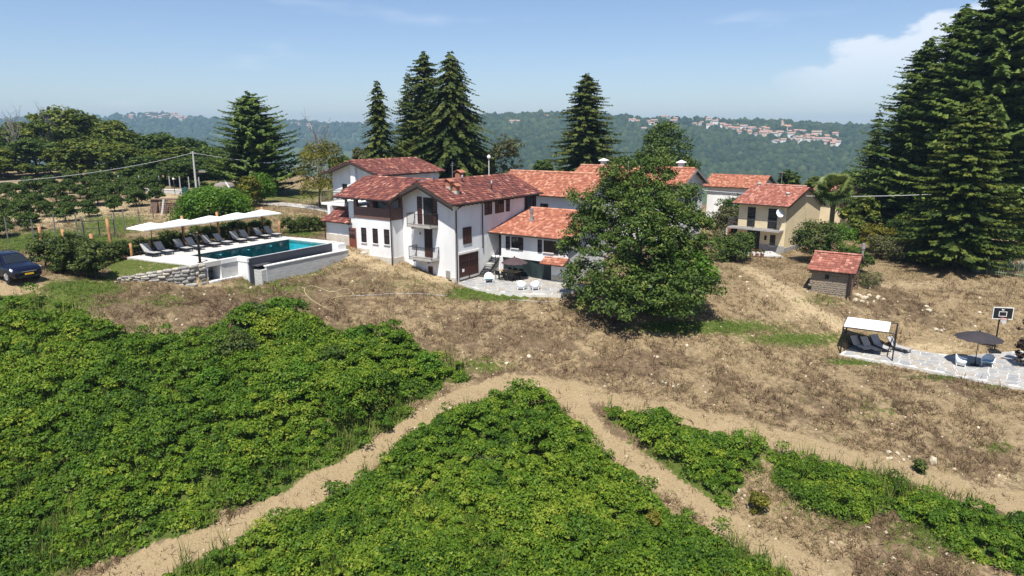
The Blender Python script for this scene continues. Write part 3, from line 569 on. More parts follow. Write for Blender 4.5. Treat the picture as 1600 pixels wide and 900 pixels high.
# ---------------------------------------------------------------- farmhouse
fh = empty('farmhouse', FH(3, 3, 0), 'white plastered farmhouse with dark red tiled roof and two small balconies', 'house')
zr, ze, vr, ov = 8.25, 6.60, 3.15, .5
sl_ = (zr - ze) / (vr + ov)
zw = ze + sl_ * ov - .14
wallprism(fh, FH, [(0, -2.5), (6.3, -2.5), (6.3, zw), (vr, zr - .16), (0, zw)], 0, 12.6, M['plaster'])
u0r, u1r = -.9, 13.0
rf = roof_plane(fh, FH(u0r, -ov, ze), FH(u1r, -ov, ze), FH(u1r, vr, zr), FH(u0r, vr, zr), M['tile_dark'], seed=3)
roof_plane(fh, FH(u1r, 2 * vr + ov, ze), FH(u0r, 2 * vr + ov, ze), FH(u0r, vr, zr), FH(u1r, vr, zr), M['tile_dark'], seed=4)
ridge_caps(rf, FH(u0r, vr, zr + .05), FH(u1r, vr, zr + .05), M['tile_dark'])
mb = MB()                                         # verge boards of the gable
for s in (1, -1):
    v1 = vr - s * (vr + ov + .02)
    for du, zz0, zz1 in ((-.93, -.30, .02), (-.87, -.46, -.32)): mb.hexa([FH(u0r + du + .9, vr, zr + zz0 - .02), FH(u0r + du + .95, vr, zr + zz0 - .02), FH(u0r + du + .95, v1, ze + zz0), FH(u0r + du + .9, v1, ze + zz0), FH(u0r + du + .9, vr, zr + zz1 - .02), FH(u0r + du + .95, vr, zr + zz1 - .02), FH(u0r + du + .95, v1, ze + zz1), FH(u0r + du + .9, v1, ze + zz1)])
part('verge_board', mb, M['fascia'], rf)
for i in range(21): addbox(fh, 'rafter', M['beam'], FH, .2 + i * .61, .28 + i * .61, -.44, .0, ze - .22, ze - .10)
mb = MB(); mb.tube([FH(u0r, -ov - .07, ze - .02), FH(u1r, -ov - .07, ze - .02)], .065, 8); part('gutter', mb, M['pipe'], fh)
# left wing with the timber clad loggia
uw, vw0, vw1 = -1.5, 5.75, 10.1
er, ee, ur = 8.3, 6.75, 1.7
wallprism_v(fh, FH, [(uw, -1.5), (1.2, -1.5), (1.2, 5.02), (uw, 5.02)], vw0, vw1, M['plaster'])
wallprism_v(fh, FH, [(1.2, -1.5), (5.0, -1.5), (5.0, 6.95), (ur, er - .16), (1.2, 8.0)], vw0, 11.3, M['plaster'])
wr = roof_plane(fh, FH(-2.15, 11.95, ee), FH(-2.15, 5.2, ee), FH(ur, 5.2, er), FH(ur, 11.95, er), M['tile_dark'], seed=5)
roof_plane(fh, FH(5.55, 5.9, ee), FH(5.55, 11.95, ee), FH(ur, 11.95, er), FH(ur, 5.9, er), M['tile_dark'], seed=6)
ridge_caps(wr, FH(ur, 3.6, er + .05), FH(ur, 11.95, er + .05), M['tile_dark'], seed=2)
mb = MB(); mb.hexa([FH(-2.2, 5.17, ee - .26), FH(-2.2, 5.22, ee - .26), FH(-.3, 5.22, ee + .54), FH(-.3, 5.17, ee + .54), FH(-2.2, 5.17, ee + .0), FH(-2.2, 5.22, ee + .0), FH(-.3, 5.22, ee + .80), FH(-.3, 5.17, ee + .80)]); part('verge_board', mb, M['fascia'], wr)
mb = MB(); mb.tube([FH(-2.22, 12, ee - .03), FH(-2.22, 5.2, ee - .03)], .065, 8); part('gutter', mb, M['pipe'], fh)
for i in range(11): addbox(fh, 'rafter', M['beam'], FH, -2.08, -1.5, 5.5 + i * .61, 5.58 + i * .61, ee - .18, ee - .07)
P_ = addbox(fh, 'loggia_parapet', M['clad'], FH, uw - .05, uw + .10, vw0 - .06, vw1 + .02, 4.98, 5.98)
addbox(fh, 'loggia_parapet', M['clad'], FH, uw + .10, 0 - .02, vw0 - .06, vw0 + .08, 4.98, 5.98)
for v0, v1 in ((vw0 - .05, vw0 + .42), (7.78, 8.12), (vw1 - .34, vw1 + .01)): addbox(fh, 'loggia_post', M['clad'], FH, uw - .04, uw + .22, v0, v1, 5.98, 6.95)
addbox(fh, 'loggia_beam', M['beam'], FH, uw - .03, uw + .18, vw0 - .4, 11.6, 6.88, 7.02)
addbox(fh, 'loggia_post', M['clad'], FH, -.28, -.02, vw0 - .05, vw0 + .20, 5.98, 7.5)
addbox(fh, 'loggia_floor', M['slab'], FH, uw + .11, 1.2, vw0 + .09, vw1, 5.03, 5.09)
addbox(fh, 'loggia_post', M['clad'], FH, .7, 1.15, vw1 - .3, vw1 + .2, 5.09, 7.6)
# lower left annexe, its little roof and the terrace behind
wallprism_v(fh, FH, [(-1.42, -1), (2.4, -1), (2.4, 4.55), (-1.42, 4.55)], vw1 + .02, 13.9, M['plaster'])
addbox(fh, 'wall', M['plaster'], FH, -1.36, -1.1, 10.12, 10.95, 4.5, 6.35)
la = roof_plane(fh, FH(-1.95, 14.05, 4.45), FH(-1.95, 10.55, 4.45), FH(.1, 11.2, 5.55), FH(.1, 13.75, 5.55), M['tile_dark'], seed=8, tl=.3)
mb = MB(); mb.extrude([FH(-1.9, 10.57, 4.33), FH(-1.0, 10.45, 4.36), FH(.1, 11.15, 5.42), FH(.1, 11.2, 5.5), FH(-1.9, 10.6, 4.45)], (0, 0, -.05)); part('hip_board', mb, M['fascia'], la)
addbox(fh, 'wall', M['plaster'], FH, -.9, 2.3, 13.9, 14.25, .5, 5.75)
addbox(fh, 'terrace_slab', M['coping'], FH, -.7, 4.4, 11.1, 15.3, 5.75, 5.95)
railing(fh, [FH(-.6, 12.2, 5.95), FH(-.6, 15.2, 5.95), FH(4.2, 15.2, 5.95)], .02, 1.0, M['iron'], .12)
mb = MB(); mb.hexa([FH(-1.30, 10.97, 4.75), FH(-1.24, 11.03, 4.75), FH(-.5, 12.35, 5.75), FH(-.56, 12.3, 5.75), FH(-1.30, 10.97, 6.15), FH(-1.24, 11.03, 6.15), FH(-.5, 12.35, 6.95), FH(-.56, 12.3, 6.95)]); part('privacy_screen', mb, M['iron'], fh)
# plinths
for b in ((-.05, 0, -.04, 5.70, -2.4, .42), (0, 12.6, -.045, 0, -2.4, .12), (uw - .05, uw, 5.72, 8.4, -1, 1.75), (uw - .05, uw, 8.45, 9.9, -1, 2.28), (-1.5, -.05, 5.70, 5.75, -1, 1.72), (-1.48, -1.42, 10.25, 13.95, -.5, 3.25)): addbox(fh, 'plinth', M['plinth'], FH, *b)
addbox(fh, 'doorstep', M['plinth'], FH, -2.1, -1.56, 8.6, 10.0, .8, 2.0)
# three louvred windows, the part glazed door
for v0, zt in ((9.02, 4.14), (7.62, 4.17), (6.25, 4.20)):
    louvres(fh, FH, 'v', uw, v0 - .30, v0 + .30, zt - 1.28, zt, .0, M['dark_brown'], 12)
    addbox(fh, 'sill', M['coping'], FH, uw - .1, uw, v0 - .36, v0 + .36, zt - 1.37, zt - 1.30)
d = addbox(fh, 'door', M['reddoor'], FH, -1.60, -1.52, 9.98, 10.82, 2.12, 4.02)
for i in range(3):
    for j in range(2): addbox(d, 'pane', M['glass'], FH, -1.615, -1.60, 10.07 + i * .235, 10.26 + i * .235, 3.10 + j * .42, 3.46 + j * .42)
# gable facade: two balconies, doors, shutters
def balcony(v0, v1, z, tall):
    b = addbox(fh, 'balcony', M['slab'], FH, -1.05, -.02, v0, v1, z - .13, z)
    for vv in (v0 + .45, v1 - .5): addbox(b, 'bracket', M['beam'], FH, -.95, -.01, vv - .09, vv + .09, z - .27, z - .13)
    railing(b, [FH(-.02, v0 + .03, z), FH(-1.0, v0 + .03, z), FH(-1.0, v1 - .03, z), FH(-.02, v1 - .03, z)], .02, 1.0, M['iron'], .11, r=.018)
balcony(1.75, 4.35, 5.08 - .42, 1); balcony(1.70, 4.25, 2.28 - .42, 0)
addbox(fh, 'balcony_door', M['dark_brown'], FH, -.06, 0, 2.30, 3.30, 4.72, 6.98)
for v0 in (2.36, 2.82): addbox(fh, 'pane', M['glass'], FH, -.075, -.06, v0, v0 + .38, 5.45, 6.85)
louvres(fh, FH, 'v', 0, 1.82, 2.28, 4.72, 6.95, .02, M['brown'], 16); louvres(fh, FH, 'v', 0, 3.48, 3.98, 4.72, 7.02, .02, M['brown'], 16)
dd = addbox(fh, 'balcony_door', M['brown'], FH, -.06, 0, 2.42, 3.28, 1.92, 4.42)
for v0 in (2.50, 2.89): addbox(dd, 'pane', M['dark_brown'], FH, -.075, -.06, v0, v0 + .31, 2.75, 4.3)
mb = MB(); mb.lathe([(.02, 0), (.09, .02), (.11, .1), (.07, .18), (.02, .2)], 10, FH(-.1, 2.2, 4.35)); part('wall_lamp', mb, M['white_plastic'], fh, smooth=True)
mb = MB(); mb.lathe([(.02, 0), (.06, .02), (.06, .16), (.02, .18)], 8, FH(-.08, 3.72, 3.8)); part('wall_lamp', mb, M['black'], fh)
s_ = addbox(fh, 'wall_plaque', M['reddoor'], FH, -.05, 0, 2.45, 2.95, .42, 1.12); addbox(s_, 'plaque_panel', M['brown'], FH, -.062, -.05, 2.53, 2.87, .50, 1.04)
addbox(fh, 'cellar_hatch', M['concrete'], FH, -.55, -.06, 3.65, 4.25, -.6, .62); addbox(fh, 'meter_box', M['steel'], FH, -.12, -.05, .55, .95, .38, .95); addbox(fh, 'meter_box', M['iron'], FH, -.10, -.05, .38, .75, -.18, .22)
# garage wall: grille door, shuttered window, upper windows, drainpipes
g_ = addbox(fh, 'garage_door', M['brown'], FH, .42, 3.12, -.10, -.0, .06, .14)
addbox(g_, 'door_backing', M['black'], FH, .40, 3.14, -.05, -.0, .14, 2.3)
for a, b in ((.42, 1.74), (1.80, 3.12)):
    addbox(g_, 'door_panel', M['brown'], FH, a, b, -.085, -.05, .14, 1.12); addbox(g_, 'kick_plate', M['concrete'], FH, a + .06, b - .06, -.10, -.085, .16, .34)
    for k in range(6): addbox(g_, 'bar', M['brown'], FH, a + .03 + k * (b - a - .1) / 5, a + .07 + k * (b - a - .1) / 5, -.09, -.05, 1.12, 2.28)
    for zz in (1.66, 2.2): addbox(g_, 'cross_bar', M['brown'], FH, a, b, -.095, -.05, zz, zz + .05)
addbox(g_, 'notice', M['white_plastic'], FH, .82, 1.08, -.10, -.085, .78, 1.04)
for b in ((.24, .40, -.06, 0, .0, 2.48), (3.14, 3.30, -.06, 0, .0, 2.48), (.40, 3.14, -.06, 0, 2.30, 2.48)): addbox(fh, 'door_surround', M['coping'], FH, *b)
louvres(fh, FH, 'u', 0, 1.05, 1.62, 3.12, 4.52, .02, M['brown'], 12); louvres(fh, FH, 'u', 0, 1.64, 2.2, 3.12, 4.52, .021, M['brown'], 12)
louvres(fh, FH, 'u', 0, 4.15, 4.78, 5.28, 6.44, .02, M['brown'], 10); window(fh, FH, 'u', 0, 4.82, 5.25, 5.28, 6.44, M['dark_brown'], cross=0, sill=False)
louvres(fh, FH, 'u', 0, 5.75, 6.2, 5.28, 6.44, .02, M['brown'], 10); window(fh, FH, 'u', 0, 6.2, 7.1, 5.28, 6.44, M['dark_brown'], sill=False); louvres(fh, FH, 'u', 0, 7.45, 8.0, 5.28, 6.44, .02, M['brown'], 10)
louvres(fh, FH, 'u', 0, 10.55, 10.85, 5.0, 6.5, .02, M['dark_brown'], 10); window(fh, FH, 'u', 0, 10.95, 12.1, 4.9, 6.5, M['dark_brown'], sill=False); louvres(fh, FH, 'u', 0, 12.15, 12.55, 4.9, 6.5, .02, M['dark_brown'], 12)
def drain(pts): mb = MB(); mb.tube(pts, .05, 8); part('drainpipe', mb, M['pipe'], fh)
drain([FH(.6, -.52, ze - .1), FH(.35, -.18, ze - .35), FH(.12, -.09, ze - .6), FH(.12, -.09, -.2)]); drain([FH(3.75, -.5, ze - .1), FH(3.75, -.1, ze - .35), FH(3.75, -.1, 2.45)])
drain([FH(-2.2, 6.2, ee - .1), FH(-1.75, 5.85, ee - .45), FH(-1.60, 5.66, ee - .75), FH(-1.60, 5.66, .85)]); drain([FH(-1.55, 13.98, 4.3), FH(-1.55, 13.98, 2.3)])
# chimneys, vents, aerials
def chimney(u, v, zb, h, w_, ang=0):
    c = addbox(fh, 'chimney', M['plinth'], FH, u - w_, u + w_, v - w_, v + w_, zb - .5, zb + h * .45); addbox(c, 'brickwork', M['brick'], FH, u - w_, u + w_, v - w_, v + w_, zb + h * .45 + .002, zb + h * .8)
    for a in (-1, 1):
        mb = MB(); mb.hexa([FH(u - w_ - .12, v, zb + h * .97), FH(u + w_ + .12, v, zb + h * .97), FH(u + w_ + .12, v + a * (w_ + .14), zb + h * .80), FH(u - w_ - .12, v + a * (w_ + .14), zb + h * .80), FH(u - w_ - .12, v, zb + h), FH(u + w_ + .12, v, zb + h), FH(u + w_ + .12, v + a * (w_ + .14), zb + h * .83), FH(u - w_ - .12, v + a * (w_ + .14), zb + h * .83)]); part('chimney_cap', mb, M['terracotta'], c)
chimney(1.55, 1.75, 7.35, 1.15, .24); chimney(1.45, .95, 7.05, 1.10, .22); chimney(6.6, 4.6, 7.6, 1.35, .3)
def vent(u, v, zb, h, r=.09):
    mb = MB(); mb.lathe([(r, -.3), (r, h * .7), (r * 1.4, h * .72), (r * 1.4, h * .8), (r, h * .82), (r * 1.5, h * .9), (r * .6, h)], 10, FH(u, v, zb)); p = part('roof_vent', mb, M['steel'], fh, smooth=True)
    addbox(p, 'flashing', M['steel'], FH, u - .28, u + .28, v - .28, v + .1, zb - .05, zb + .06)
vent(6.5, .9, 7.15, .95, .07); vent(4.3, 2.5, 7.85, .8, .07)
mb = MB(); mb.bar(FH(4.3, 3.6, 8.0), FH(4.3, 3.6, 9.75), .04); mb.bar(FH(4.0, 3.4, 9.6), FH(4.9, 3.9, 9.6), .03); mb.bar(FH(4.3, 3.4, 9.45), FH(4.3, 3.8, 9.45), .02); part('aerial', mb, M['steel'], fh)
mb = MB(); mb.bar(FH(9.3, 3.2, 8.2), FH(9.3, 3.2, 9.85), .05); mb.lathe([(.02, 0), (.16, .1), (.18, .22), (.1, .36), (.02, .4)], 10, FH(9.3, 3.2, 9.85)); part('aerial', mb, M['white_plastic'], fh)
# ---------------------------------------------------------------- rear block
rb = empty('rear_house', FH(10, 18, 0), 'tall white gabled house with dark red tiles behind the farmhouse loggia', 'house')
wallprism(rb, FH, [(14.6, 0), (21.8, 0), (21.8, 8.35), (18.2, 9.28), (14.6, 8.35)], 6.6, 15.5, M['plaster'])
r1 = roof_plane(rb, FH(5.7, 14.0, 8.10), FH(16, 14.0, 8.10), FH(16, 18.2, 9.42), FH(5.7, 18.2, 9.42), M['tile_dark'], seed=11, tw=.22)
roof_plane(rb, FH(16, 22.4, 8.10), FH(5.7, 22.4, 8.10), FH(5.7, 18.2, 9.42), FH(16, 18.2, 9.42), M['tile_dark'], seed=12, tw=.22); ridge_caps(r1, FH(5.7, 18.2, 9.47), FH(16, 18.2, 9.47), M['tile_dark'])
mb = MB()
for s in (14.0, 22.4): mb.hexa([FH(5.66, 18.2, 9.15), FH(5.7, 18.2, 9.15), FH(5.7, s, 7.85), FH(5.66, s, 7.85), FH(5.66, 18.2, 9.4), FH(5.7, 18.2, 9.4), FH(5.7, s, 8.08), FH(5.66, s, 8.08)])
part('verge_board', mb, M['fascia'], r1)
addbox(rb, 'pilaster', M['plaster'], FH, 6.25, 6.6, 18.0, 18.7, 0, 9.15)
window(rb, FH, 'v', 6.6, 19.6, 20.3, 5.0, 7.0, M['dark_brown'], cross=1); 
# ---------------------------------------------------------------- terrace annexe with orange roof
an = empty('annexe', FH(8, -4, 0), 'low white annexe with orange tiled roof above the flagstone terrace', 'house')
ua, va = 5.3, -7.75
wallprism_v(an, FH, [(ua, 1.55), (12, 1.55), (12, 5.0), (11, 5.05), (ua, 3.62)], va, -.98, M['plaster'])
wallprism_v(an, FH, [(ua + 1.0, -1), (12, -1), (12, 5.0), (11, 5.05), (ua + 1.0, 3.85)], -.96, -.02, M['plaster'])
addbox(an, 'wall', M['plaster'], FH, ua, 12, va, -6.15, -1, 1.548); addbox(an, 'wall', M['plaster'], FH, ua, 12, -1.12, -.98, -1, 1.548)
addbox(an, 'wall', M['plaster'], FH, ua + .9, 12, -6.15, -1.12, -1, 1.548)
addbox(an, 'landing', M['plaster'], FH, ua - .12, ua + 1.0, -.96, -.02, -1, 1.55)
addbox(an, 'door', M['brown'], FH, ua + .93, ua + .998, -.88, -.08, 1.56, 3.5)
mb = MB(); nC = 26                                # the dark tarpaulin that closes the opening, hung in slack folds
Vt = []; 
for j in range(5):
    for i in range(nC + 1): vv = -1.14 - 4.98 * i / nC; zz = .02 + 1.5 * j / 4; Vt.append(FH(ua + .10 + .05 * math.sin(i * 1.9) * (1 - j / 5) + .06 * math.sin(i * .55 + j), vv, zz))
mb.add(Vt, [(j * (nC + 1) + i, j * (nC + 1) + i + 1, (j + 1) * (nC + 1) + i + 1, (j + 1) * (nC + 1) + i) for j in range(4) for i in range(nC)]); part('tarpaulin', mb, M['curtain'], an, smooth=True)
ar = roof_plane(an, FH(4.75, .0, 3.72), FH(4.75, va - .35, 3.72), FH(11.2, va - .35, 5.28), FH(11.2, .0, 5.28), M['tile_orange'], 'flat', .25, .36, seed=14)
roof_plane(an, FH(12.8, va - .35, 4.9), FH(12.8, 0, 4.9), FH(11.2, 0, 5.28), FH(11.2, va - .35, 5.28), M['tile_orange'], 'flat', .25, .36, seed=15); ridge_caps(ar, FH(11.2, 0, 5.33), FH(11.2, va - .35, 5.33), M['tile_orange'])
mb = MB(); mb.tube([FH(4.70, .1, 3.68), FH(4.70, va - .4, 3.68)], .06, 8); part('gutter', mb, M['pipe'], an)
louvres(an, FH, 'v', ua, -1.92, -1.50, 2.32, 3.42, .02, M['dark_brown'], 10); window(an, FH, 'v', ua, -2.85, -2.08, 2.45, 3.45, M['brown']); louvres(an, FH, 'v', ua, -3.3, -2.87, 2.32, 3.45, .02, M['dark_brown'], 10)
louvres(an, FH, 'v', ua, -5.2, -4.8, 2.32, 3.40, .02, M['dark_brown'], 10); window(an, FH, 'v', ua, -6.35, -5.4, 2.4, 3.40, M['brown']); louvres(an, FH, 'v', ua, -6.85, -6.4, 2.32, 3.40, .02, M['dark_brown'], 10)
addbox(an, 'plinth', M['plinth'], FH, ua - .05, ua, va, -6.2, -1, .45)
pr = roof_plane(an, FH(4.4, -5.55, 1.55), FH(4.4, -7.9, 1.55), FH(5.3, -7.9, 2.0), FH(5.3, -5.55, 2.0), M['tile_orange'], 'flat', .25, .3, seed=16, name='porch_roof')
mb = MB(); mb.lathe([(.13, -.4), (.13, .65), (.19, .67), (.19, .74), (.14, .76), (.19, .80), (.19, .87), (.14, .89), (.19, .93), (.19, 1.0), (.05, 1.02)], 12, FH(8.2, -2.3, 4.62)); p_ = part('flue', mb, M['steel'], an); addbox(p_, 'flashing', M['steel'], FH, 7.95, 8.4, -2.6, -2.0, 4.55, 4.66)
# stair up to the annexe door
st = empty('staircase', FH(4, -.5, 0), 'dark metal open staircase against the white wall by the garage', 'stairs')
for vv in (-.06, -.86):
    mb = MB(); mb.hexa([FH(2.95, vv - .03, 0), FH(3.15, vv - .03, 0), FH(5.18, vv - .03, 1.34), FH(5.18, vv - .03, 1.52), FH(2.95, vv + .03, 0), FH(3.15, vv + .03, 0), FH(5.18, vv + .03, 1.34), FH(5.18, vv + .03, 1.52)]); part('stringer', mb, M['iron'], st)
for i in range(9): u = 3.08 + i * .24; addbox(st, 'tread', M['gray_iron'], FH, u, u + .26, -.83, -.09, .12 + i * .163, .155 + i * .163)
mb = MB(); mb.bar(FH(4.55, -.87, 1.0), FH(4.55, -.87, 1.95), .035); mb.bar(FH(5.2, -.87, 1.5), FH(5.2, -.87, 2.45), .035); mb.bar(FH(4.4, -.87, 1.8), FH(5.2, -.87, 2.42), .035); part('handrail', mb, M['iron'], st)
mb = MB()                                        # rough boulders of the plinth under the landing
for i in range(4):
    for j in range(3): mb.box(4.05 + i * .3, 4.33 + i * .3, -.80, -.1, .02 + j * .36, .35 + j * .36, FH)
o_ = part('stone_footing', mb, M['flag'], st, .03)
# ---------------------------------------------------------------- row houses behind
b1 = empty('row_house', FH(20, 4, 0), 'white house with long orange tiled roof just right of the farmhouse roof', 'house')
FB = Frame(atz(798, 267, -4.3), 124)             # ridge runs towards the right and the camera
wallprism(b1, FB, [(-4, -9), (4, -9), (4, -2.0), (0, -.15), (-4, -2.0)], .4, 12, M['plaster'])
rr1 = roof_plane(b1, FB(0, -4.6, -2.05), FB(12.3, -4.6, -2.05), FB(12.3, 0, 0), FB(0, 0, 0), M['tile_orange'], 'flat', .25, .36, seed=21)
roof_plane(b1, FB(12.3, 4.6, -2.05), FB(0, 4.6, -2.05), FB(0, 0, 0), FB(12.3, 0, 0), M['tile_orange'], 'flat', .25, .36, seed=22); ridge_caps(rr1, FB(0, 0, .05), FB(12.3, 0, .05), M['tile_orange'])
window(b1, FB, 'u', -4, 3.0, 3.9, -4.6, -2.9, M['dark_brown']); window(b1, FB, 'u', -4, 6.4, 7.3, -4.6, -2.9, M['dark_brown'])
addbox(b1, 'balcony', M['slab'], FB, 1.2, 9, -5.2, -4.0, -5.2, -5.05); railing(b1, [FB(1.2, -5.15, -5.05), FB(9, -5.15, -5.05)], .02, 1.0, M['gray_iron'], .14)
FB2 = Frame(atz(1090, 263.6, -4.3), 124)
b2 = empty('gable_house', FB2(-6, 0, -9), 'white gabled house with orange roof and teal shutter half hidden by the walnut tree', 'house')
wallprism(b2, FB2, [(-3.9, -10), (3.9, -10), (3.9, -1.75), (0, -.15), (-3.9, -1.75)], -15, -.55, M['plaster'])
rr2 = roof_plane(b2, FB2(-15.5, -4.6, -1.95), FB2(0, -4.6, -1.95), FB2(0, 0, 0), FB2(-15.5, 0, 0), M['tile_orange'], 'flat', .25, .36, seed=23)
roof_plane(b2, FB2(0, 4.6, -1.95), FB2(-15.5, 4.6, -1.95), FB2(-15.5, 0, 0), FB2(0, 0, 0), M['tile_orange'], 'flat', .25, .36, seed=24); ridge_caps(rr2, FB2(-15.5, 0, .05), FB2(0, 0, .05), M['tile_orange'])
mb = MB()
for s in (-4.6, 4.6): mb.hexa([FB2(0, 0, -.28), FB2(.05, 0, -.28), FB2(.05, s, -2.23), FB2(0, s, -2.23), FB2(0, 0, -.02), FB2(.05, 0, -.02), FB2(.05, s, -1.97), FB2(0, s, -1.97)])
part('verge_board', mb, M['steel'], rr2)
louvres(b2, FB2, 'v', -.55, 1.1, 2.0, -4.2, -2.5, .02, M['teal'], 12, sgn=1)
window(b2, FB2, 'v', -.55, -2.2, -1.2, -4.3, -2.6, M['dark_brown'], sgn=1)
for du in (-2.2, -12.5):
    cb = addbox(b2, 'chimney', M['plaster'], FB2, du - .3, du + .3, .2, .8, -.6, .55); addbox(cb, 'chimney_cap', M['coping'], FB2, du - .5, du + .5, .0, 1.0, .60, .68); mb = MB(); q = [FB2(du - .5, 0, .68), FB2(du + .5, 0, .68), FB2(du + .5, 1.0, .68), FB2(du - .5, 1.0, .68), FB2(du, .5, .95)]; mb.add(q, [(0, 1, 4), (1, 2, 4), (2, 3, 4), (3, 0, 4)]); part('chimney_hat', mb, M['coping'], cb)
# ---------------------------------------------------------------- yellow house
yh = empty('yellow_house', FY(4, 3, 0), 'pale yellow house with red tiled roof, long balcony and satellite dish', 'house')
wallprism_v(yh, FY, [(0, -2), (9.6, -2), (9.6, 5.2), (4.8, 6.75), (0, 5.2)], -.05, 5.45, M['yellow'])
y1 = roof_plane(yh, FY(-.7, 5.95, 5.13), FY(-.7, -.45, 5.13), FY(4.8, -.45, 6.93), FY(4.8, 5.95, 6.93), M['tile_red'], 'flat', .25, .38, seed=31)
roof_plane(yh, FY(10.3, -.45, 5.13), FY(10.3, 5.95, 5.13), FY(4.8, 5.95, 6.93), FY(4.8, -.45, 6.93), M['tile_red'], 'flat', .25, .38, seed=32); ridge_caps(y1, FY(4.8, 5.95, 6.98), FY(4.8, -.45, 6.98), M['tile_red'])
mb = MB()
for s in (-.7, 10.3): mb.hexa([FY(4.8, -.5, 6.65), FY(4.8, -.45, 6.65), FY(s, -.45, 4.86), FY(s, -.5, 4.86), FY(4.8, -.5, 6.9), FY(4.8, -.45, 6.9), FY(s, -.45, 5.1), FY(s, -.5, 5.1)])
part('verge_board', mb, M['fascia'], y1)
mb = MB(); mb.tube([FY(-.76, 5.95, 5.1), FY(-.76, -.45, 5.1)], .06, 8); part('gutter', mb, M['pipe'], yh)
bl = addbox(yh, 'balcony', M['slab'], FY, -1.25, -.02, .1, 6.1, 2.32, 2.50); railing(bl, [FY(-1.2, .15, 2.5), FY(-1.2, 3.1, 2.5), FY(-1.2, 6.05, 2.5), FY(-.02, 6.05, 2.5)], .02, 1.0, M['gray_iron'], .12)
louvres(yh, FY, 'v', 0, 3.45, 4.35, 2.55, 4.72, .0, M['black'], 14); louvres(yh, FY, 'v', 0, .95, 1.95, 2.55, 4.72, .0, M['black'], 14)
gd = addbox(yh, 'garage_door', M['black'], FY, -.06, 0, 2.75, 4.2, .0, 2.2)
window(yh, FY, 'v', 0, .95, 1.55, .65, 1.85, M['dark_brown']); addbox(yh, 'letter_box', M['dark_brown'], FY, -.08, 0, 1.95, 2.2, 1.2, 1.7)
addbox(yh, 'plinth', M['greyplinth'], FY, -.05, 0, -.05, 2.7, -1.5, .7); addbox(yh, 'plinth', M['greyplinth'], FY, -.05, 0, 4.25, 5.45, -1.5, .7); addbox(yh, 'plinth', M['greyplinth'], FY, 0, 9.6, -.10, -.05, -1.5, .5)
mb = MB(); mb.lathe([(.0, -.10), (.2, -.085), (.36, -.03), (.46, .04), (.46, .05), (.36, -.015), (.2, -.07), (.0, -.085)], 20, cap=False)
dish = part('satellite_dish', mb, M['white_metal'], yh, smooth=True)
rot_ = Matrix.Translation(Vector(FY(-.65, .42, 4.35)) - Vector(FY(4, 3, 0))) @ Matrix.Rotation(R(15), 4, 'Z') @ Matrix.Rotation(R(66), 4, 'X')
b_ = Vector(FY(4, 3, 0))
for v_ in dish.data.vertices: v_.co = rot_ @ (v_.co + b_)
mb = MB(); mb.bar(FY(-.02, .3, 4.2), FY(-.62, .42, 4.3), .05); part('dish_arm', mb, M['steel'], yh)
for u, v in ((4.4, 5.3), (2.2, .9)): mb = MB(); mb.lathe([(.16, -.4), (.16, .35), (.24, .4), (.24, .5), (.05, .56)], 10, FY(u, v, 6.75 - abs(u - 4.8) * .33)); part('roof_vent', mb, M['concrete'], yh)
mb = MB(); mb.bar(FY(5.2, 3.0, 6.7), FY(5.2, 3.0, 8.6), .04); mb.bar(FY(5.0, 2.6, 8.4), FY(5.4, 3.5, 8.4), .03); mb.bar(FY(5.0, 2.8, 8.1), FY(5.4, 3.2, 8.1), .025); part('aerial', mb, M['steel'], yh)
FA = Frame(atd(1330, 345, 92), 44)
ya = empty('yellow_outhouse', FA(0, 2, 0), 'small yellow outhouse with red roof and bare brick patch behind the palm', 'house')
wallprism_v(ya, FA, [(0, -3), (5, -3), (5, 3.0), (0, 3.0)], -.3, 5.5, M['yellow']); yr = roof_plane(ya, FA(-.6, 6, 2.95), FA(-.6, -.9, 2.95), FA(3.2, -.9, 4.3), FA(3.2, 6, 4.3), M['tile_red'], 'flat', .25, .38, seed=33)
addbox(ya, 'brick_patch', M['brick'], FA, -.03, 0, -.28, 1.6, 1.4, 2.9); addbox(ya, 'side_opening', M['black'], FA, 1.0, 4.0, -.34, -.3, -1, 2.2)
FR = Frame(atd(1150, 300, 108), 34)
rh = empty('red_roofed_house', FR(0, 0, -3), 'house showing only its red orange roof behind the yellow house', 'house')
wallprism_v(rh, FR, [(-4, -6), (4, -6), (4, 1.2), (0, 2.4), (-4, 1.2)], -4.6, 3.2, M['plaster']); r_ = roof_plane(rh, FR(-4.6, 3.9, 1.05), FR(-4.6, -5.0, 1.05), FR(0, -5.0, 2.75), FR(0, 3.9, 2.75), M['tile_orange'], 'flat', .3, .4, seed=34)
roof_plane(rh, FR(4.6, -5, 1.05), FR(4.6, 3.9, 1.05), FR(0, 3.9, 2.75), FR(0, -5, 2.75), M['tile_orange'], 'flat', .3, .4, seed=35)
# brick shed between the houses
bs_ = G(1131, 372, 60); FS = Frame(bs_, 44)
bk = empty('brick_shed', bs_, 'small bare brick shed with white door beside the walnut tree', 'shed')
rgb = random.Random(4)
for j in range(9):
    for i in range(7): 
        if 2 <= i <= 4 and j < 7: continue
        addbox(bk, 'brick', M['brick'], FS, .0, .3, -.95 + i * .27 + (.13 if j % 2 else 0), -.70 + i * .27 + (.13 if j % 2 else 0), j * .2, j * .2 + .185)
addbox(bk, 'wall', M['brick'], FS, .05, 1.4, -.9, .95, -.5, 1.75); addbox(bk, 'door', M['white_metal'], FS, -.02, .05, -.4, .38, 0, 1.38); addbox(bk, 'roof', M['terracotta'], FS, -.1, 1.6, -1.05, 1.15, 1.82, 1.92)
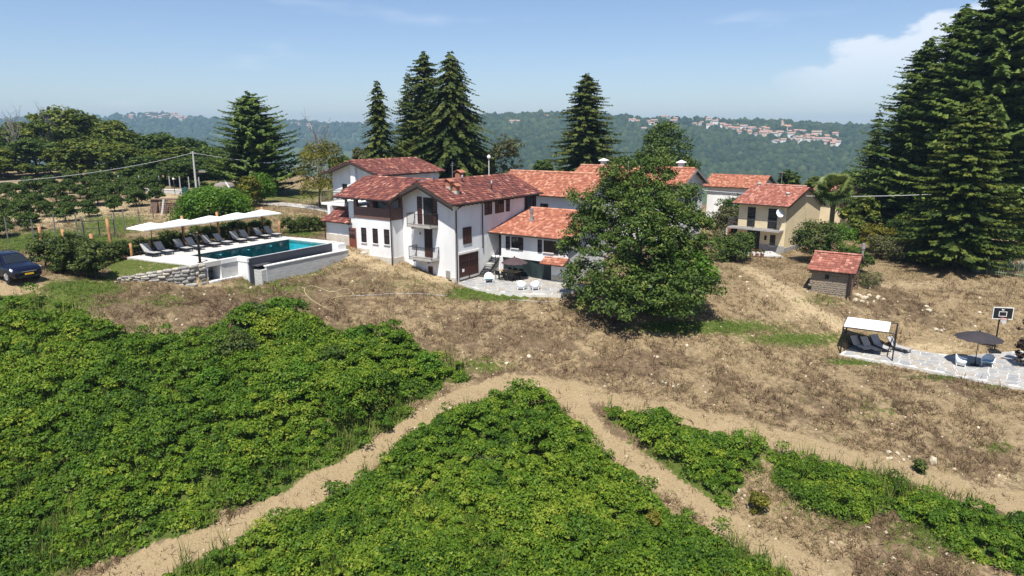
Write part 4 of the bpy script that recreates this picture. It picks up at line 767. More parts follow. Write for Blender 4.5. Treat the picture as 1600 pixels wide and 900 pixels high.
# ---------------------------------------------------------------- stone hut
ht = empty('stone_hut', FT(2, 1.4, 0), 'little rubble stone hut with red tiled gable roof on the dry slope', 'hut')
wallprism_v(ht, FT, [(0, -1), (3.6, -1), (3.6, 2.1), (2.1, 2.9), (0, 2.05)], 0.05, 2.85, M['hut3'], 'wall')
rs = random.Random(7); stm = [M['stone'], M['stone2'], M['stone3']]
def stone_mesh(sd, seg=1):
    r = random.Random(sd); mb = MB(); P = []
    for z in (-.5, .5):
        for k in range(8): a = 2 * math.pi * (k + .5) / 8; sx = .5 * (abs(math.cos(a)) ** .5) * (1 if math.cos(a) > 0 else -1); sy = .5 * (abs(math.sin(a)) ** .5) * (1 if math.sin(a) > 0 else -1); P.append((sx * r.uniform(.8, 1.02) * .92, sy * r.uniform(.8, 1.02) * .92, z * r.uniform(.8, 1)))
    mid = [((P[k][0] + P[k + 8][0]) / 2 * 1.13, (P[k][1] + P[k + 8][1]) / 2 * 1.13, r.uniform(-.12, .12)) for k in range(8)]
    V = P[:8] + mid + P[8:]; Fs = [tuple(range(8))[::-1], tuple(range(16, 24))] + [(l * 8 + k, l * 8 + (k + 1) % 8, (l + 1) * 8 + (k + 1) % 8, (l + 1) * 8 + k) for l in (0, 1) for k in range(8)]
    me = bpy.data.meshes.new('stone'); me.from_pydata(V, [], Fs); me.polygons.foreach_set('use_smooth', [True] * len(me.polygons)); return me
SM = []
for i in range(12):
    me = stone_mesh(i); me.materials.append(stm[i % 3]); SM.append(me)
SMH = []
for i in range(8):
    me = stone_mesh(40 + i); me.materials.append((M['hut1'], M['hut2'])[i % 2]); SMH.append(me)
def stone(parent, p, sx, sy, sz, rot, r, name='stone', pool=None):
    o = bpy.data.objects.new(name, r.choice(pool or SM)); COL.objects.link(o); o.parent = parent; b = base_of(parent)
    o.location = (p[0] - b.x, p[1] - b.y, p[2] - b.z); o.scale = (sx, sy, sz); o.rotation_euler = rot; return o
zrow = 0.06
while zrow < 2.0:                                  # coursed rubble on the front wall
    h = rs.uniform(.15, .22); v = .05
    while v < 2.85:
        L = rs.uniform(.2, .42); stone(ht, FT(.03, v + L / 2, zrow + h / 2 - .12), L * 1.02, .12, h * 1.06, (0, 0, -R(34)), rs, 'stone', SMH); v += L
    zrow += h
addbox(ht, 'side_wall', M['timber'], FT, .1, 2.2, 0, .05, -.5, 2.0); addbox(ht, 'lintel_hole', M['black'], FT, -.10, .02, 1.55, 1.85, 1.25, 1.6)
h1 = roof_plane(ht, FT(-.45, 3.25, 1.98), FT(-.45, -.55, 1.98), FT(2.2, -.55, 3.1), FT(2.2, 3.25, 3.1), M['tile_red'], 'flat', .27, .36, seed=36)
roof_plane(ht, FT(4.0, -.55, 2.25), FT(4.0, 3.25, 2.25), FT(2.2, 3.25, 3.1), FT(2.2, -.55, 3.1), M['tile_red'], 'flat', .27, .36, seed=37); ridge_caps(h1, FT(2.2, 3.25, 3.15), FT(2.2, -.55, 3.15), M['tile_red'])
for u in (-.2, 3.0): mb = MB(); mb.bar(FT(u, -.30, -.4), FT(u, -.30, 2.1 if u < 0 else 2.5), .10); part('post', mb, M['timber'], ht)
mb = MB(); mb.tube([FT(3.3, -.4, 2.5), FT(3.3, -.4, 3.7)], .09, 8); mb.lathe([(.1, 0), (.16, .05), (.16, .5), (.05, .55)], 10, FT(3.3, -.4, 3.5)); part('flue', mb, M['steel'], ht)
mb = MB(); mb.bar(FT(-.3, -.02, 2.0), FT(-.3, -.02, -.2), .07); part('drainpipe', mb, M['black'], ht)
# ================================================================== POOL, PAVING
class PF:
    def __call__(s, a, b, z): return FP(a, -b, z)
pf = PF()
po = empty('swimming_pool', pv(5, 2, -1), 'infinity swimming pool with teal water and slate blue overflow wall', 'pool')
def slabpoly(parent, name, poly, z0, z1, m): mb = MB(); mb.extrude([(q[0], q[1], z0) for q in poly], (0, 0, z1 - z0)); return part(name, mb, m, parent)
zd = -9.35
# deck as pieces round the basin
dk = empty('pool_deck', pv(0, 0, -.2), 'pale paved deck around the swimming pool', 'deck'); dk['kind'] = 'structure'
del dk['category']
for P in ([pv(-3.0, -3.4), pv(10.6, -3.4), pv(10.6, -.0), pv(-2.85, .0)], [pv(-2.85, .0), pv(-.0, .0), pv(-.0, 3.72), pv(-2.45, 3.72)], [pv(9.65, 0), pv(10.75, 0), pv(11.0, 4.75), pv(10.0, 4.75), pv(9.65, 4.75)]): slabpoly(dk, 'paving', P, zd - .35, zd, M['deck'])
slabpoly(dk, 'paving', [pv(0, 3.45), pv(1.8, 3.45), pv(1.8, 4.9), pv(1.36, 4.9), pv(1.36, 3.75), pv(0, 3.75)], zd - .30, zd + .02, M['coping'])
addbox(po, 'floor', M['pooltile'], pf, 0, 9.65, 0, 3.45, -1.65, -1.5); addbox(po, 'floor', M['pooltile'], pf, 1.8, 9.65, 3.45, 4.72, -1.65, -1.5)
addbox(po, 'lining', M['navy'], pf, -.02, 9.67, -.03, 0, -1.5, -.01); addbox(po, 'lining', M['pooltile'], pf, 9.65, 9.68, 0, 4.75, -1.5, -.012); addbox(po, 'lining', M['pooltile'], pf, -.03, 0, 0, 3.45, -1.5, -.012); addbox(po, 'lining', M['pooltile'], pf, 0, 1.8, 3.40, 3.45, -1.5, -.04)
ow = addbox(po, 'overflow_wall', M['navy'], pf, 1.5, 10.0, 4.72, 4.92, -2.2, -.03); addbox(po, 'weir_edge', M['coping'], pf, 1.5, 9.95, 4.72, 4.80, -.03, -.005)
addbox(po, 'step_wall', M['navy'], pf, 1.60, 1.8, 3.46, 4.72, -2.0, -.04)
mb = MB(); mb.extrude([pv(0, 0, -.09), pv(9.65, 0, -.09), pv(9.65, 4.72, -.09), pv(1.8, 4.72, -.09), pv(1.8, 3.40, -.09), pv(0, 3.40, -.09)], (0, 0, .005)); wt = part('water', mb, M['navy'], po)
def water_mat():
    m, n, l, p = mat_new('pool water'); n.remove(p)
    tr = n.new('ShaderNodeBsdfTransparent'); tr.inputs[0].default_value = (.48, .90, .92, 1); gl = n.new('ShaderNodeBsdfGlossy'); gl.inputs['Roughness'].default_value = .03
    fr = n.new('ShaderNodeFresnel'); fr.inputs[0].default_value = 1.33; mx = n.new('ShaderNodeMixShader')
    nz = n.new('ShaderNodeTexNoise'); nz.inputs['Scale'].default_value = 2.2; nz.inputs['Detail'].default_value = 3; t = n.new('ShaderNodeTexCoord'); l.new(t.outputs['Object'], nz.inputs['Vector'])
    b = n.new('ShaderNodeBump'); b.inputs['Strength'].default_value = .12; b.inputs['Distance'].default_value = .05; l.new(nz.outputs[0], b.inputs['Height']); l.new(b.outputs[0], gl.inputs['Normal']); l.new(b.outputs[0], fr.inputs['Normal'])
    hf = n.new('ShaderNodeMath'); hf.operation = 'MULTIPLY'; hf.inputs[1].default_value = .22; l.new(fr.outputs[0], hf.inputs[0]); l.new(hf.outputs[0], mx.inputs[0]); l.new(tr.outputs[0], mx.inputs[1]); l.new(gl.outputs[0], mx.inputs[2]); l.new(mx.outputs[0], n['Material Output'].inputs[0]); return m
wt.data.materials[0] = water_mat()
for a in (2.6, 5.3, 7.6): mb = MB(); mb.lathe([(.09, 0), (.09, .03), (.05, .05)], 10, pv(a, .06, -.35)); part('pool_light', mb, M['white_plastic'], po)
# catch basin
cb = addbox(po, 'catch_basin_wall', M['concrete'], pf, 2.3, 10.95, 5.62, 5.85, -2.4, -.68); addbox(cb, 'basin_coping', M['coping'], pf, 2.25, 10.98, 5.56, 5.90, -.68, -.60)
addbox(po, 'basin_end', M['plaster'], pf, 10.02, 10.95, 4.76, 5.60, -2.4, -.06); addbox(po, 'basin_floor', M['navy'], pf, 2.3, 10, 4.93, 5.6, -2.2, -1.1)
addbox(po, 'basin_cover', M['gray_iron'], pf, 1.75, 3.1, 4.94, 5.58, -.62, -.56); addbox(po, 'basin_pier', M['concrete'], pf, 1.85, 2.28, 4.95, 5.8, -2.4, -.9)
# pump niche block in front of the deck
nb = empty('pump_house', pv(0, 3.5, -1.6), 'raw concrete pump niche below the pool deck beside the stone wall', 'wall')
addbox(nb, 'side_wall', M['concrete'], pf, -.02, 1.80, 3.53, 3.68, -2.2, -.31); addbox(nb, 'end_wall', M['plaster'], pf, 1.40, 1.58, 3.69, 4.85, -2.2, -.31)
addbox(nb, 'jamb', M['white_metal'], pf, -1.30, -1.18, 2.6, 3.70, -2.0, -.36); addbox(nb, 'jamb', M['white_metal'], pf, -.10, -.03, 2.6, 3.70, -2.0, -.36); addbox(nb, 'niche_back', M['concrete'], pf, -1.3, 0, 2.3, 2.5, -2.2, -.36); addbox(nb, 'sill', M['coping'], pf, -1.25, 1.65, 3.72, 4.0, -2.0, -1.40)
addbox(nb, 'niche_floor', M['concrete'], pf, -1.18, -.1, 2.5, 3.69, -1.6, -1.42); addbox(nb, 'pump', M['black'], pf, -1.0, -.45, 2.6, 3.2, -1.42, -.8)
addbox(nb, 'lintel', M['concrete'], pf, -1.32, .0, 2.55, 3.715, -.36, -.352)
# dry stone wall along the lawn
sw = empty('stone_wall', pv(-3.5, 2.7, -1.3), 'dry stone retaining wall sloping along the lawn edge', 'wall')
wall_line = [pv(-1.35, 3.62), pv(-2.5, 3.55), pv(-4.4, 2.0), pv(-5.9, .45)]; wt_top = [-9.38, -9.38, -9.68, -10.0]; wt_bot = [-10.95, -10.95, -10.75, -10.5]
seg = []; L_ = 0
for a, b in zip(wall_line[:-1], wall_line[1:]): seg.append((L_, math.hypot(b[0] - a[0], b[1] - a[1]), a, b)); L_ += seg[-1][1]
def wl(s):
    for i, (s0, l, a, b) in enumerate(seg):
        if s <= s0 + l or i == len(seg) - 1: t = (s - s0) / l; return a[0] + (b[0] - a[0]) * t, a[1] + (b[1] - a[1]) * t, wt_top[i] + (wt_top[i + 1] - wt_top[i]) * t, wt_bot[i] + (wt_bot[i + 1] - wt_bot[i]) * t, math.atan2(b[1] - a[1], b[0] - a[0])
rs = random.Random(12); rows = 6; nst = 0
for j in range(rows):
    s = rs.uniform(-.1, 0)
    while s < L_:
        ln = rs.uniform(.32, .85) * (1.15 if j < 3 else .8); x, y, zt, zb, an_ = wl(min(s + ln / 2, L_)); h = (zt - zb) / rows
        stone(sw, (x + rs.uniform(-.04, .04), y + rs.uniform(-.04, .04), zb + h * (j + .5) + rs.uniform(-.02, .02)), ln * 1.02, .42, h * rs.uniform(1.0, 1.22), (rs.uniform(-.06, .06), rs.uniform(-.07, .07), an_), rs); s += ln; nst += 1
mb = MB()
for a, b in zip(np.linspace(0, L_, 14)[:-1], np.linspace(0, L_, 14)[1:]):
    A, B = wl(a), wl(b); n_x, n_y = -math.sin(A[4]), math.cos(A[4]); k = -1
    mb.hexa([(A[0] - n_x * .1 * k, A[1] - n_y * .1 * k, A[3] - .3), (B[0] - n_x * .1 * k, B[1] - n_y * .1 * k, B[3] - .3), (B[0] + n_x * .5 * k, B[1] + n_y * .5 * k, B[3] - .3), (A[0] + n_x * .5 * k, A[1] + n_y * .5 * k, A[3] - .3), (A[0] - n_x * .1 * k, A[1] - n_y * .1 * k, A[2] - .07), (B[0] - n_x * .1 * k, B[1] - n_y * .1 * k, B[2] - .07), (B[0] + n_x * .5 * k, B[1] + n_y * .5 * k, B[2] - .07), (A[0] + n_x * .5 * k, A[1] + n_y * .5 * k, A[2] - .07)])
part('wall_core', mb, M['stone3'], sw)
# ---------------------------------------------------------------- flagstone paving: one slab for each stone
def clip(poly, nx_, ny_, d):
    out = []
    for i in range(len(poly)):
        p, q = poly[i], poly[(i + 1) % len(poly)]; a = p[0] * nx_ + p[1] * ny_ - d; b = q[0] * nx_ + q[1] * ny_ - d
        if a <= 0: out.append(p)
        if (a < 0) != (b < 0) and a != b: t = a / (a - b); out.append((p[0] + (q[0] - p[0]) * t, p[1] + (q[1] - p[1]) * t))
    return out
def flagstones(name, label, poly, z, step, gap, seed, th=.035):
    P = [(q[0], q[1]) for q in poly]; r = random.Random(seed)
    mb = MB(); mb.extrude([(x, y, z - .45) for x, y in P], (0, 0, .45 - .012)); root = part(name, mb, M['grout'], None); tag(root, label, kind='structure')
    x0, x1 = min(p[0] for p in P), max(p[0] for p in P); y0, y1 = min(p[1] for p in P), max(p[1] for p in P); S = []
    y = y0 - step; k = 0
    while y < y1 + step:
        x = x0 - step + (step * .5 if k % 2 else 0)
        while x < x1 + step: S.append((x + r.uniform(-.38, .38) * step, y + r.uniform(-.38, .38) * step)); x += step * 1.12
        y += step * .9; k += 1
    Sx = np.array(S); ins = inpoly(Sx[:, 0], Sx[:, 1], P); n = 0; fm = [M['flag'], M['flag'], M['flag2'], M['flag3']]
    for i in np.where(ins)[0]:
        c = S[i]; cell = [(c[0] - step * 2, c[1] - step * 2), (c[0] + step * 2, c[1] - step * 2), (c[0] + step * 2, c[1] + step * 2), (c[0] - step * 2, c[1] + step * 2)]
        dx = Sx - np.array(c); dd_ = (dx ** 2).sum(1); 
        for j in np.argsort(dd_)[1:16]:
            L = math.sqrt(dd_[j]); nx_, ny_ = dx[j] / L; cell = clip(cell, nx_, ny_, (c[0] * nx_ + c[1] * ny_) + L / 2 - gap / 2)
            if len(cell) < 3: break
        for j in range(len(P)):                    # keep stones of the rim inside the paving
            p, q = P[j], P[(j + 1) % len(P)]; L = math.hypot(q[0] - p[0], q[1] - p[1])
            if L < 1e-6: continue
            nx_, ny_ = (q[1] - p[1]) / L, -(q[0] - p[0]) / L
            if (c[0] - p[0]) * nx_ + (c[1] - p[1]) * ny_ > 0: nx_, ny_ = -nx_, -ny_
            tt = ((c[0] - p[0]) * (q[0] - p[0]) + (c[1] - p[1]) * (q[1] - p[1])) / L / L
            if -.2 < tt < 1.2: cell = clip(cell, nx_, ny_, p[0] * nx_ + p[1] * ny_ - gap / 2)
        if len(cell) < 3: continue
        zz = r.uniform(-.004, .006); m_ = MB(); m_.extrude([(a - 0, b, z - .012) for a, b in cell], (0, 0, th * .5 + zz)); part('flagstone', m_, r.choice(fm), root); n += 1
    return root
flagstones('lower_patio', 'irregular flagstone patio with pale joints on the right', pat_poly, ZP, .62, .07, 3)
flagstones('terrace', 'white and grey flagstone terrace in front of the annexe', [q for q in terr_poly[:7]], FH.o[2], .66, .06, 5)
# ---------------------------------------------------------------- far villages
def hill_at(Hs, px, py):
    X, Y, Z, T = Hs; u, v = proj(X, Y, Z); d = (u - px) ** 2 + ((v - py) * 1.3) ** 2 + np.where((T > 1.0) | (T < .2), 1e6, 0); k = np.unravel_index(np.argmin(d), d.shape); return X[k], Y[k], Z[k]
M['far_wall'] = [mat('cream wall', (.62, .57, .49), .9), mat('white wall', (.74, .72, .69), .9), mat('ochre wall', (.55, .44, .34), .9)]
M['far_roof'] = [mat('red roof', (.40, .22, .16), .9), mat('brown roof', (.34, .23, .18), .9)]
protos = []
def vhouse(w_, d_, h, hr, mw, mr):
    e = empty('village_house', (0, 0, 0)); mb = MB(); mb.extrude([(-w_, -d_, -6), (-w_, d_, -6), (-w_, d_, h), (-w_, 0, h + hr), (-w_, -d_, h)][::-1], (2 * w_, 0, 0)); part('wall', mb, mw, e)
    mb = MB()
    for s in (-1, 1): mb.hexa([(-w_ - .5, s * (d_ + .6), h - .4), (w_ + .5, s * (d_ + .6), h - .4), (w_ + .5, 0, h + hr), (-w_ - .5, 0, h + hr), (-w_ - .5, s * (d_ + .6), h - .1), (w_ + .5, s * (d_ + .6), h - .1), (w_ + .5, 0, h + hr + .3), (-w_ - .5, 0, h + hr + .3)])
    part('roof', mb, mr, e); mb = MB()
    for k in range(3): mb.box(-w_ * .7 + k * w_ * .6, -w_ * .7 + k * w_ * .6 + .9, -d_ - .05, -d_, h - 2.4, h - .9)
    part('windows', mb, M['glass'], e); return e
kinds = [vhouse(5.5, 4.5, 6, 2.0, M['far_wall'][0], M['far_roof'][0]), vhouse(7.5, 4.5, 7, 2.2, M['far_wall'][1], M['far_roof'][1]), vhouse(4.5, 4.5, 7.5, 2, M['far_wall'][2], M['far_roof'][0]), vhouse(9, 5, 6, 2.4, M['far_wall'][0], M['far_roof'][1]), vhouse(5, 4, 5, 1.8, M['far_wall'][1], M['far_roof'][0])]
used = [False] * len(kinds); rv = random.Random(9)
def put_house(Hs, px, py, label, group, sc_=1.0):
    k = rv.randrange(len(kinds)); o = kinds[k] if not used[k] else copy_tree(kinds[k]); used[k] = True
    x, y, z = hill_at(Hs, px, py); o.location = (x + rv.uniform(-4, 4), y + rv.uniform(-4, 4), z + 1.5); o.rotation_euler.z = rv.uniform(-.7, .7); o.scale = (sc_,) * 3; tag(o, label, 'house', group)
g1 = 'houses of the hilltop village on the right'
for i in range(62):
    t = rv.random(); px = 1120 + 190 * t ** .9; py = np.interp(px, [1120, 1190, 1250, 1310], [199, 211, 216, 226]) + rv.gauss(0, 5.5) * (1 - .5 * abs(t - .5)); put_house(HR, px, py, 'tiny pale house clustered in the hilltop village across the valley', g1)
for i in range(15): px = rv.uniform(985, 1120); put_house(HR, px, np.interp(px, [985, 1060, 1120], [194, 194, 197]) + rv.gauss(0, 3), 'tiny house strung along the ridge left of the hilltop village', 'houses strung along the ridge')
for px, py in ((803, 195), (812, 196), (860, 186), (1005, 208), (1030, 204)): put_house(HR, px, py, 'lone tiny house among the trees of the wooded ridge', 'scattered houses on the wooded ridge')
for i in range(24): px = rv.uniform(196, 315); put_house(HL, px, np.interp(px, [196, 270, 315], [187, 184, 186]) + rv.gauss(0, 2), 'minute pale house of the far village on the left skyline', 'houses of the far left village', 1.35)
for i in range(12): px = rv.uniform(450, 575); put_house(HL, px, 199 + rv.gauss(0, 2), 'minute pale house on the hazy middle skyline', 'houses on the middle skyline', 1.3)
ch = empty('village_church', (0, 0, 0), 'small church with square bell tower standing above the hilltop village', 'church')
mb = MB(); mb.box(-2.6, 2.6, -2.6, 2.6, -6, 17); part('tower', mb, M['far_wall'][2], ch); mb = MB(); mb.add([(-3.1, -3.1, 17), (3.1, -3.1, 17), (3.1, 3.1, 17), (-3.1, 3.1, 17), (0, 0, 21)], [(0, 1, 4), (1, 2, 4), (2, 3, 4), (3, 0, 4), (3, 2, 1, 0)]); part('spire', mb, M['far_roof'][1], ch)
mb = MB(); mb.extrude([(3, -5, -6), (3, 5, -6), (3, 5, 8), (3, 0, 11), (3, -5, 8)][::-1], (16, 0, 0)); part('nave', mb, M['far_wall'][0], ch); mb = MB()
for s in (-1, 1): mb.hexa([(2.8, s * 5.6, 7.5), (19.4, s * 5.6, 7.5), (19.4, 0, 11.1), (2.8, 0, 11.1), (2.8, s * 5.6, 7.8), (19.4, s * 5.6, 7.8), (19.4, 0, 11.4), (2.8, 0, 11.4)])
part('roof', mb, M['far_roof'][0], ch); ch.location = hill_at(HR, 1221, 204)
# ================================================================== PLANTS
ORD = ['first', 'second', 'third', 'fourth', 'fifth', 'sixth', 'seventh', 'eighth', 'ninth', 'tenth', 'eleventh', 'twelfth', 'thirteenth', 'fourteenth', 'fifteenth']
def kites(Cn, Nn, Ln, Wd, rng, tdir=None):
    n = len(Cn); Nn = Nn / (np.linalg.norm(Nn, axis=1, keepdims=True) + 1e-9)
    t = rng.normal(size=(n, 3)) if tdir is None else tdir; t = t - (t * Nn).sum(1, keepdims=True) * Nn; t /= np.linalg.norm(t, axis=1, keepdims=True) + 1e-9
    b = np.cross(Nn, t); L = Ln[:, None]; W = Wd[:, None]
    V = np.stack([Cn - t * L * .5, Cn + b * W * .5 + t * L * .05 + Nn * L * .06, Cn + t * L * .5, Cn - b * W * .5 + t * L * .05 + Nn * L * .06], 1).reshape(-1, 3)
    return V, np.arange(4 * n).reshape(n, 4)
def tris(Cn, Nn, Ln, Wd, rng):
    n = len(Cn); Nn = Nn / (np.linalg.norm(Nn, axis=1, keepdims=True) + 1e-9); t = rng.normal(size=(n, 3)); t -= (t * Nn).sum(1, keepdims=True) * Nn; t /= np.linalg.norm(t, axis=1, keepdims=True) + 1e-9; b = np.cross(Nn, t)
    V = np.stack([Cn - t * Ln[:, None] * .45 + b * Wd[:, None] * .5, Cn - t * Ln[:, None] * .45 - b * Wd[:, None] * .5, Cn + t * Ln[:, None] * .6], 1).reshape(-1, 3); return V, np.arange(3 * n).reshape(n, 3)
def limb(mb, a, b, r0, r1, rng, bend=.12, n=4):
    a = np.array(a, float); b = np.array(b, float); L = np.linalg.norm(b - a); pts = [a + (b - a) * t + rng.normal(0, bend * L * .25, 3) * math.sin(math.pi * t) for t in np.linspace(0, 1, n)]; mb.tube(pts, list(np.linspace(r0, r1, n)), 6); return pts
def crown(rng, lobes, nclump, nleaf, ls, cr, shell=.62, asp=.6):
    wts = np.array([l[3] * l[4] for l in lobes]); k = rng.choice(len(lobes), nclump, p=wts / wts.sum()); Lb = np.array(lobes)[k]
    d = rng.normal(size=(nclump, 3)); d /= np.linalg.norm(d, axis=1, keepdims=True); d[:, 2] = np.where(d[:, 2] < -.45, -d[:, 2], d[:, 2])
    rr = rng.uniform(shell ** 2, 1.0, nclump) ** .5
    cc = Lb[:, :3] + d * rr[:, None] * np.stack([Lb[:, 3], Lb[:, 3], Lb[:, 4]], 1)
    C_ = np.repeat(cc, nleaf, 0); D_ = np.repeat(d, nleaf, 0); n = len(C_)
    off = rng.normal(size=(n, 3)); off /= np.linalg.norm(off, axis=1, keepdims=True); off *= (rng.uniform(0.15, 1, n) ** .6)[:, None] * cr; off[:, 2] *= .62
    Nn = .55 * off / cr + .35 * D_ + np.array([0, 0, .55]) + rng.normal(0, .5, (n, 3))
    L = ls * rng.uniform(.65, 1.3, n); V, Fq = kites(C_ + off, Nn, L, L * asp, rng)
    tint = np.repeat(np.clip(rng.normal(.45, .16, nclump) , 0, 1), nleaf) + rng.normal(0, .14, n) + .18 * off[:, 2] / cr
    return V, Fq, np.repeat(np.clip(tint, 0, 1), 4)
def broadleaf_mesh(seed, H, W, nclump=260,  nleaf=26, ls=.34, leaf='broad', trunk=.28, nl=7, low=.25, cr=None, bark='bark', asp=.6, dome=False):
    rng = np.random.default_rng(seed); lobes = [(0, 0, H * .46, W * .42, H * .50)] if dome else [(0, 0, H * .62, W * .36, H * .34)]
    for i in range(nl):
        a = 2 * math.pi * i / nl + rng.uniform(-.4, .4); q = rng.uniform(.22, .34) * W; z = H * rng.uniform(low + .12, .78); lobes.append((q * math.cos(a), q * math.sin(a), z, W * rng.uniform(.15, .26), H * rng.uniform(.13, .22)))
    V, Fq, T = crown(rng, lobes, nclump, nleaf, ls, cr or W * .085, asp=asp)
    mb = MB(); tp = limb(mb, (0, 0, -.4), (rng.normal(0, .1), rng.normal(0, .1), H * .6), trunk * 1.15, trunk * .35, rng, .06, 5)
    for l in lobes[1:]: s = rng.uniform(.3, .6); st_ = np.array(tp[0]) * (1 - s) + np.array(tp[-1]) * s; limb(mb, st_, l[:3], trunk * .42, trunk * .08, rng, .2)
    return (V, Fq, T, mb)
def tree_obj(name, parts_, leaf, bark, label, cat='tree', group=None, loc=(0, 0, 0)):
    e = empty(name, (0, 0, 0), label, cat, group); V, Fq, T, mb = parts_
    npmesh('crown', V, Fq, M[leaf], e, T); part('trunk', mb, M[bark], e, smooth=True); e.location = loc; return e
def conifer_mesh(seed, H, Rd, levels, nb, droop, base=.08, flat=False, step=.42, power=.85, spray=.5, wid=.55, upturn=0.1, asym=0):
    rng = np.random.default_rng(seed); mb = MB(); mb.tube([(0, 0, -.6), (0, 0, H * .5), (0, 0, H)], [H * .018, H * .011, .02], 7)
    C_, N_, L_, W_2, T_, D_ = [], [], [], [], [], []
    zs = base * H + (H - base * H) * (np.linspace(0, 1, levels) ** .92)
    for li, z in enumerate(zs):
        t = (z - base * H) / (H - base * H); RL = Rd * (1 - t) ** power * (.75 + .25 * sstep(t, 0, .12)) + .25
        for b in range(nb if t < .85 else max(4, nb - 2)):
            a = 2 * math.pi * (b + rng.uniform(-.35, .35)) / nb + li * 2.4; L = RL * rng.uniform(.5, 1.15) * (1.18 if rng.uniform() > .88 else 1) * (1 + asym * math.cos(a - 1.0)); zz = z + rng.uniform(-1.1, 1.1) * (H / levels)
            ca, sa = math.cos(a), math.sin(a); ns = max(2, int(L / step)); bt = rng.normal(.45, .17)
            s = (np.arange(ns) + rng.uniform(.2, .8, ns)) / ns; s = .12 + .88 * s
            cz = zz - droop * L * s ** 1.4 + upturn * L * s ** 3; x = ca * L * s; y = sa * L * s
            if L > 1.4: mb.tube([(0, 0, zz), (ca * L * .5, sa * L * .5, zz - droop * L * .38), (ca * L * .9, sa * L * .9, zz - droop * L * .86 + upturn * L * .7)], [.03 + .012 * L, .02, .008], 4, False)
            for side in (-1, 1, 0, 0):
                sl = spray * (.45 + .75 * (1 - s)) * rng.uniform(.7, 1.25, ns) * (1 + .12 * L) * (.8 if side == 0 else 1)
                an = a + side * rng.uniform(.6, 1.15, ns) + (rng.normal(0, .25, ns) if side == 0 else 0)
                hang = -(.55 if not flat else .12) * rng.uniform(.4, 1.2, ns) if side else -(.75 if not flat else .08) * rng.uniform(.3, 1.2, ns)
                d = np.stack([np.cos(an), np.sin(an), hang + (0 if side else .1)], 1); d /= np.linalg.norm(d, axis=1, keepdims=True)
                c = np.stack([x, y, cz], 1) + d * sl[:, None] * .45 + (np.array([0, 0, -.12]) * sl[:, None] if side == 0 and not flat else 0)
                C_.append(c); D_.append(d); L_.append(sl); W_2.append(sl * wid * rng.uniform(.7, 1.1, ns)); om = (rng.uniform(0, 1, (ns, 1)) < (.55 if not flat else .4)) * rng.uniform(.4, 1.6, (ns, 1)); N_.append(np.tile([0, 0, 1.], (ns, 1)) + om * np.array([ca, sa, 0.]) + rng.normal(0, .38 if not flat else .25, (ns, 3)))
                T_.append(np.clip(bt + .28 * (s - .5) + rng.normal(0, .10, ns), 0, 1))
    C_, N_, D_ = map(np.concatenate, (C_, N_, D_)); L_, W_2, T_ = map(np.concatenate, (L_, W_2, T_))
    V, Fq = kites(C_, N_, L_, W_2, rng, D_); return V, Fq, np.repeat(T_, 4), mb
def spot(px, py, d): q = atd(px, py, d); return q[0], q[1], gz(q[0], q[1])
def topz(px, py, d): return atd(px, py, d)[2]
# ---- conifers: pixel of the axis, top row, distance, half width in pixels
def conifer(px, ytop, d, halfw, label, kind, seed, **kw):
    x, y, z = spot(px, 320, d); H = topz(px, ytop, d) - z; Rd = halfw * d / F_PX
    tree_obj({'cedar': 'cedar_tree', 'spruce': 'spruce_tree', 'yew': 'conifer_tree'}[kind], conifer_mesh(seed, H, Rd, **kw), kind, 'bark', label, 'tree', None, (x, y, z))
conifer(400, 150, 98, 82, 'broad dark cedar with spreading flat branches behind the pool hedge', 'cedar', 101, levels=34, nb=12, droop=.10, base=.05, flat=True, step=.28, power=.46, spray=.6, wid=.6, upturn=.2, asym=.15)
conifer(597, 133, 96, 38, 'narrow dark spruce left of the tall pair behind the farmhouse', 'spruce', 102, levels=44, nb=9, droop=.5, base=.05, step=.26, spray=.5, wid=.65, power=.5)
conifer(668, 90, 104, 74, 'tall spruce left of the farmhouse pair, sharp top against the sky', 'spruce', 103, levels=54, nb=11, droop=.26, base=.05, step=.30, spray=.55, wid=.62, upturn=.2, power=.52)
conifer(708, 90, 98, 82, 'tall drooping spruce right of the farmhouse pair with ragged top', 'spruce', 104, levels=56, nb=11, droop=.46, base=.04, step=.29, spray=.56, wid=.65, power=.5)
conifer(643, 118, 108, 40, 'thin spruce tucked behind the tall farmhouse pair', 'spruce', 105, levels=40, nb=9, droop=.3, base=.05, step=.3, spray=.5, power=.65)
conifer(738, 170, 108, 34, 'small ragged spruce at the right foot of the tall pair', 'spruce', 115, levels=24, nb=6, droop=.4, base=.05, step=.36, spray=.55)
conifer(913, 120, 104, 68, 'broad solitary spruce standing behind the orange roofed houses', 'spruce', 106, levels=54, nb=11, droop=.28, base=.05, step=.29, spray=.55, wid=.65, upturn=.16, power=.48)
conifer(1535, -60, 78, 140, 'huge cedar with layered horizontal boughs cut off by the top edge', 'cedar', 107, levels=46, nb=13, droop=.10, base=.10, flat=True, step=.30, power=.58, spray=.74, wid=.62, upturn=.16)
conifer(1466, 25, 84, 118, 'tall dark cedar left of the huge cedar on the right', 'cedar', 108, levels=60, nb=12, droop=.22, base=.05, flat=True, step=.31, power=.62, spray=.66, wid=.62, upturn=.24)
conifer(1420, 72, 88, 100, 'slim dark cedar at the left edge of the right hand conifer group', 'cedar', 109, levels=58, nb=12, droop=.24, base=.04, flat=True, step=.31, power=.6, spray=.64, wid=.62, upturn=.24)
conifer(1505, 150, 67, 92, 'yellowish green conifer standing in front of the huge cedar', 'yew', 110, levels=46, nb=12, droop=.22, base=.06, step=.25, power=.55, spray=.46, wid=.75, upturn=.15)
conifer(1358, 176, 96, 40, 'small dark spruce at the left foot of the right conifer group', 'spruce', 111, levels=40, nb=9, droop=.3, base=.05, step=.28, spray=.45, power=.65)
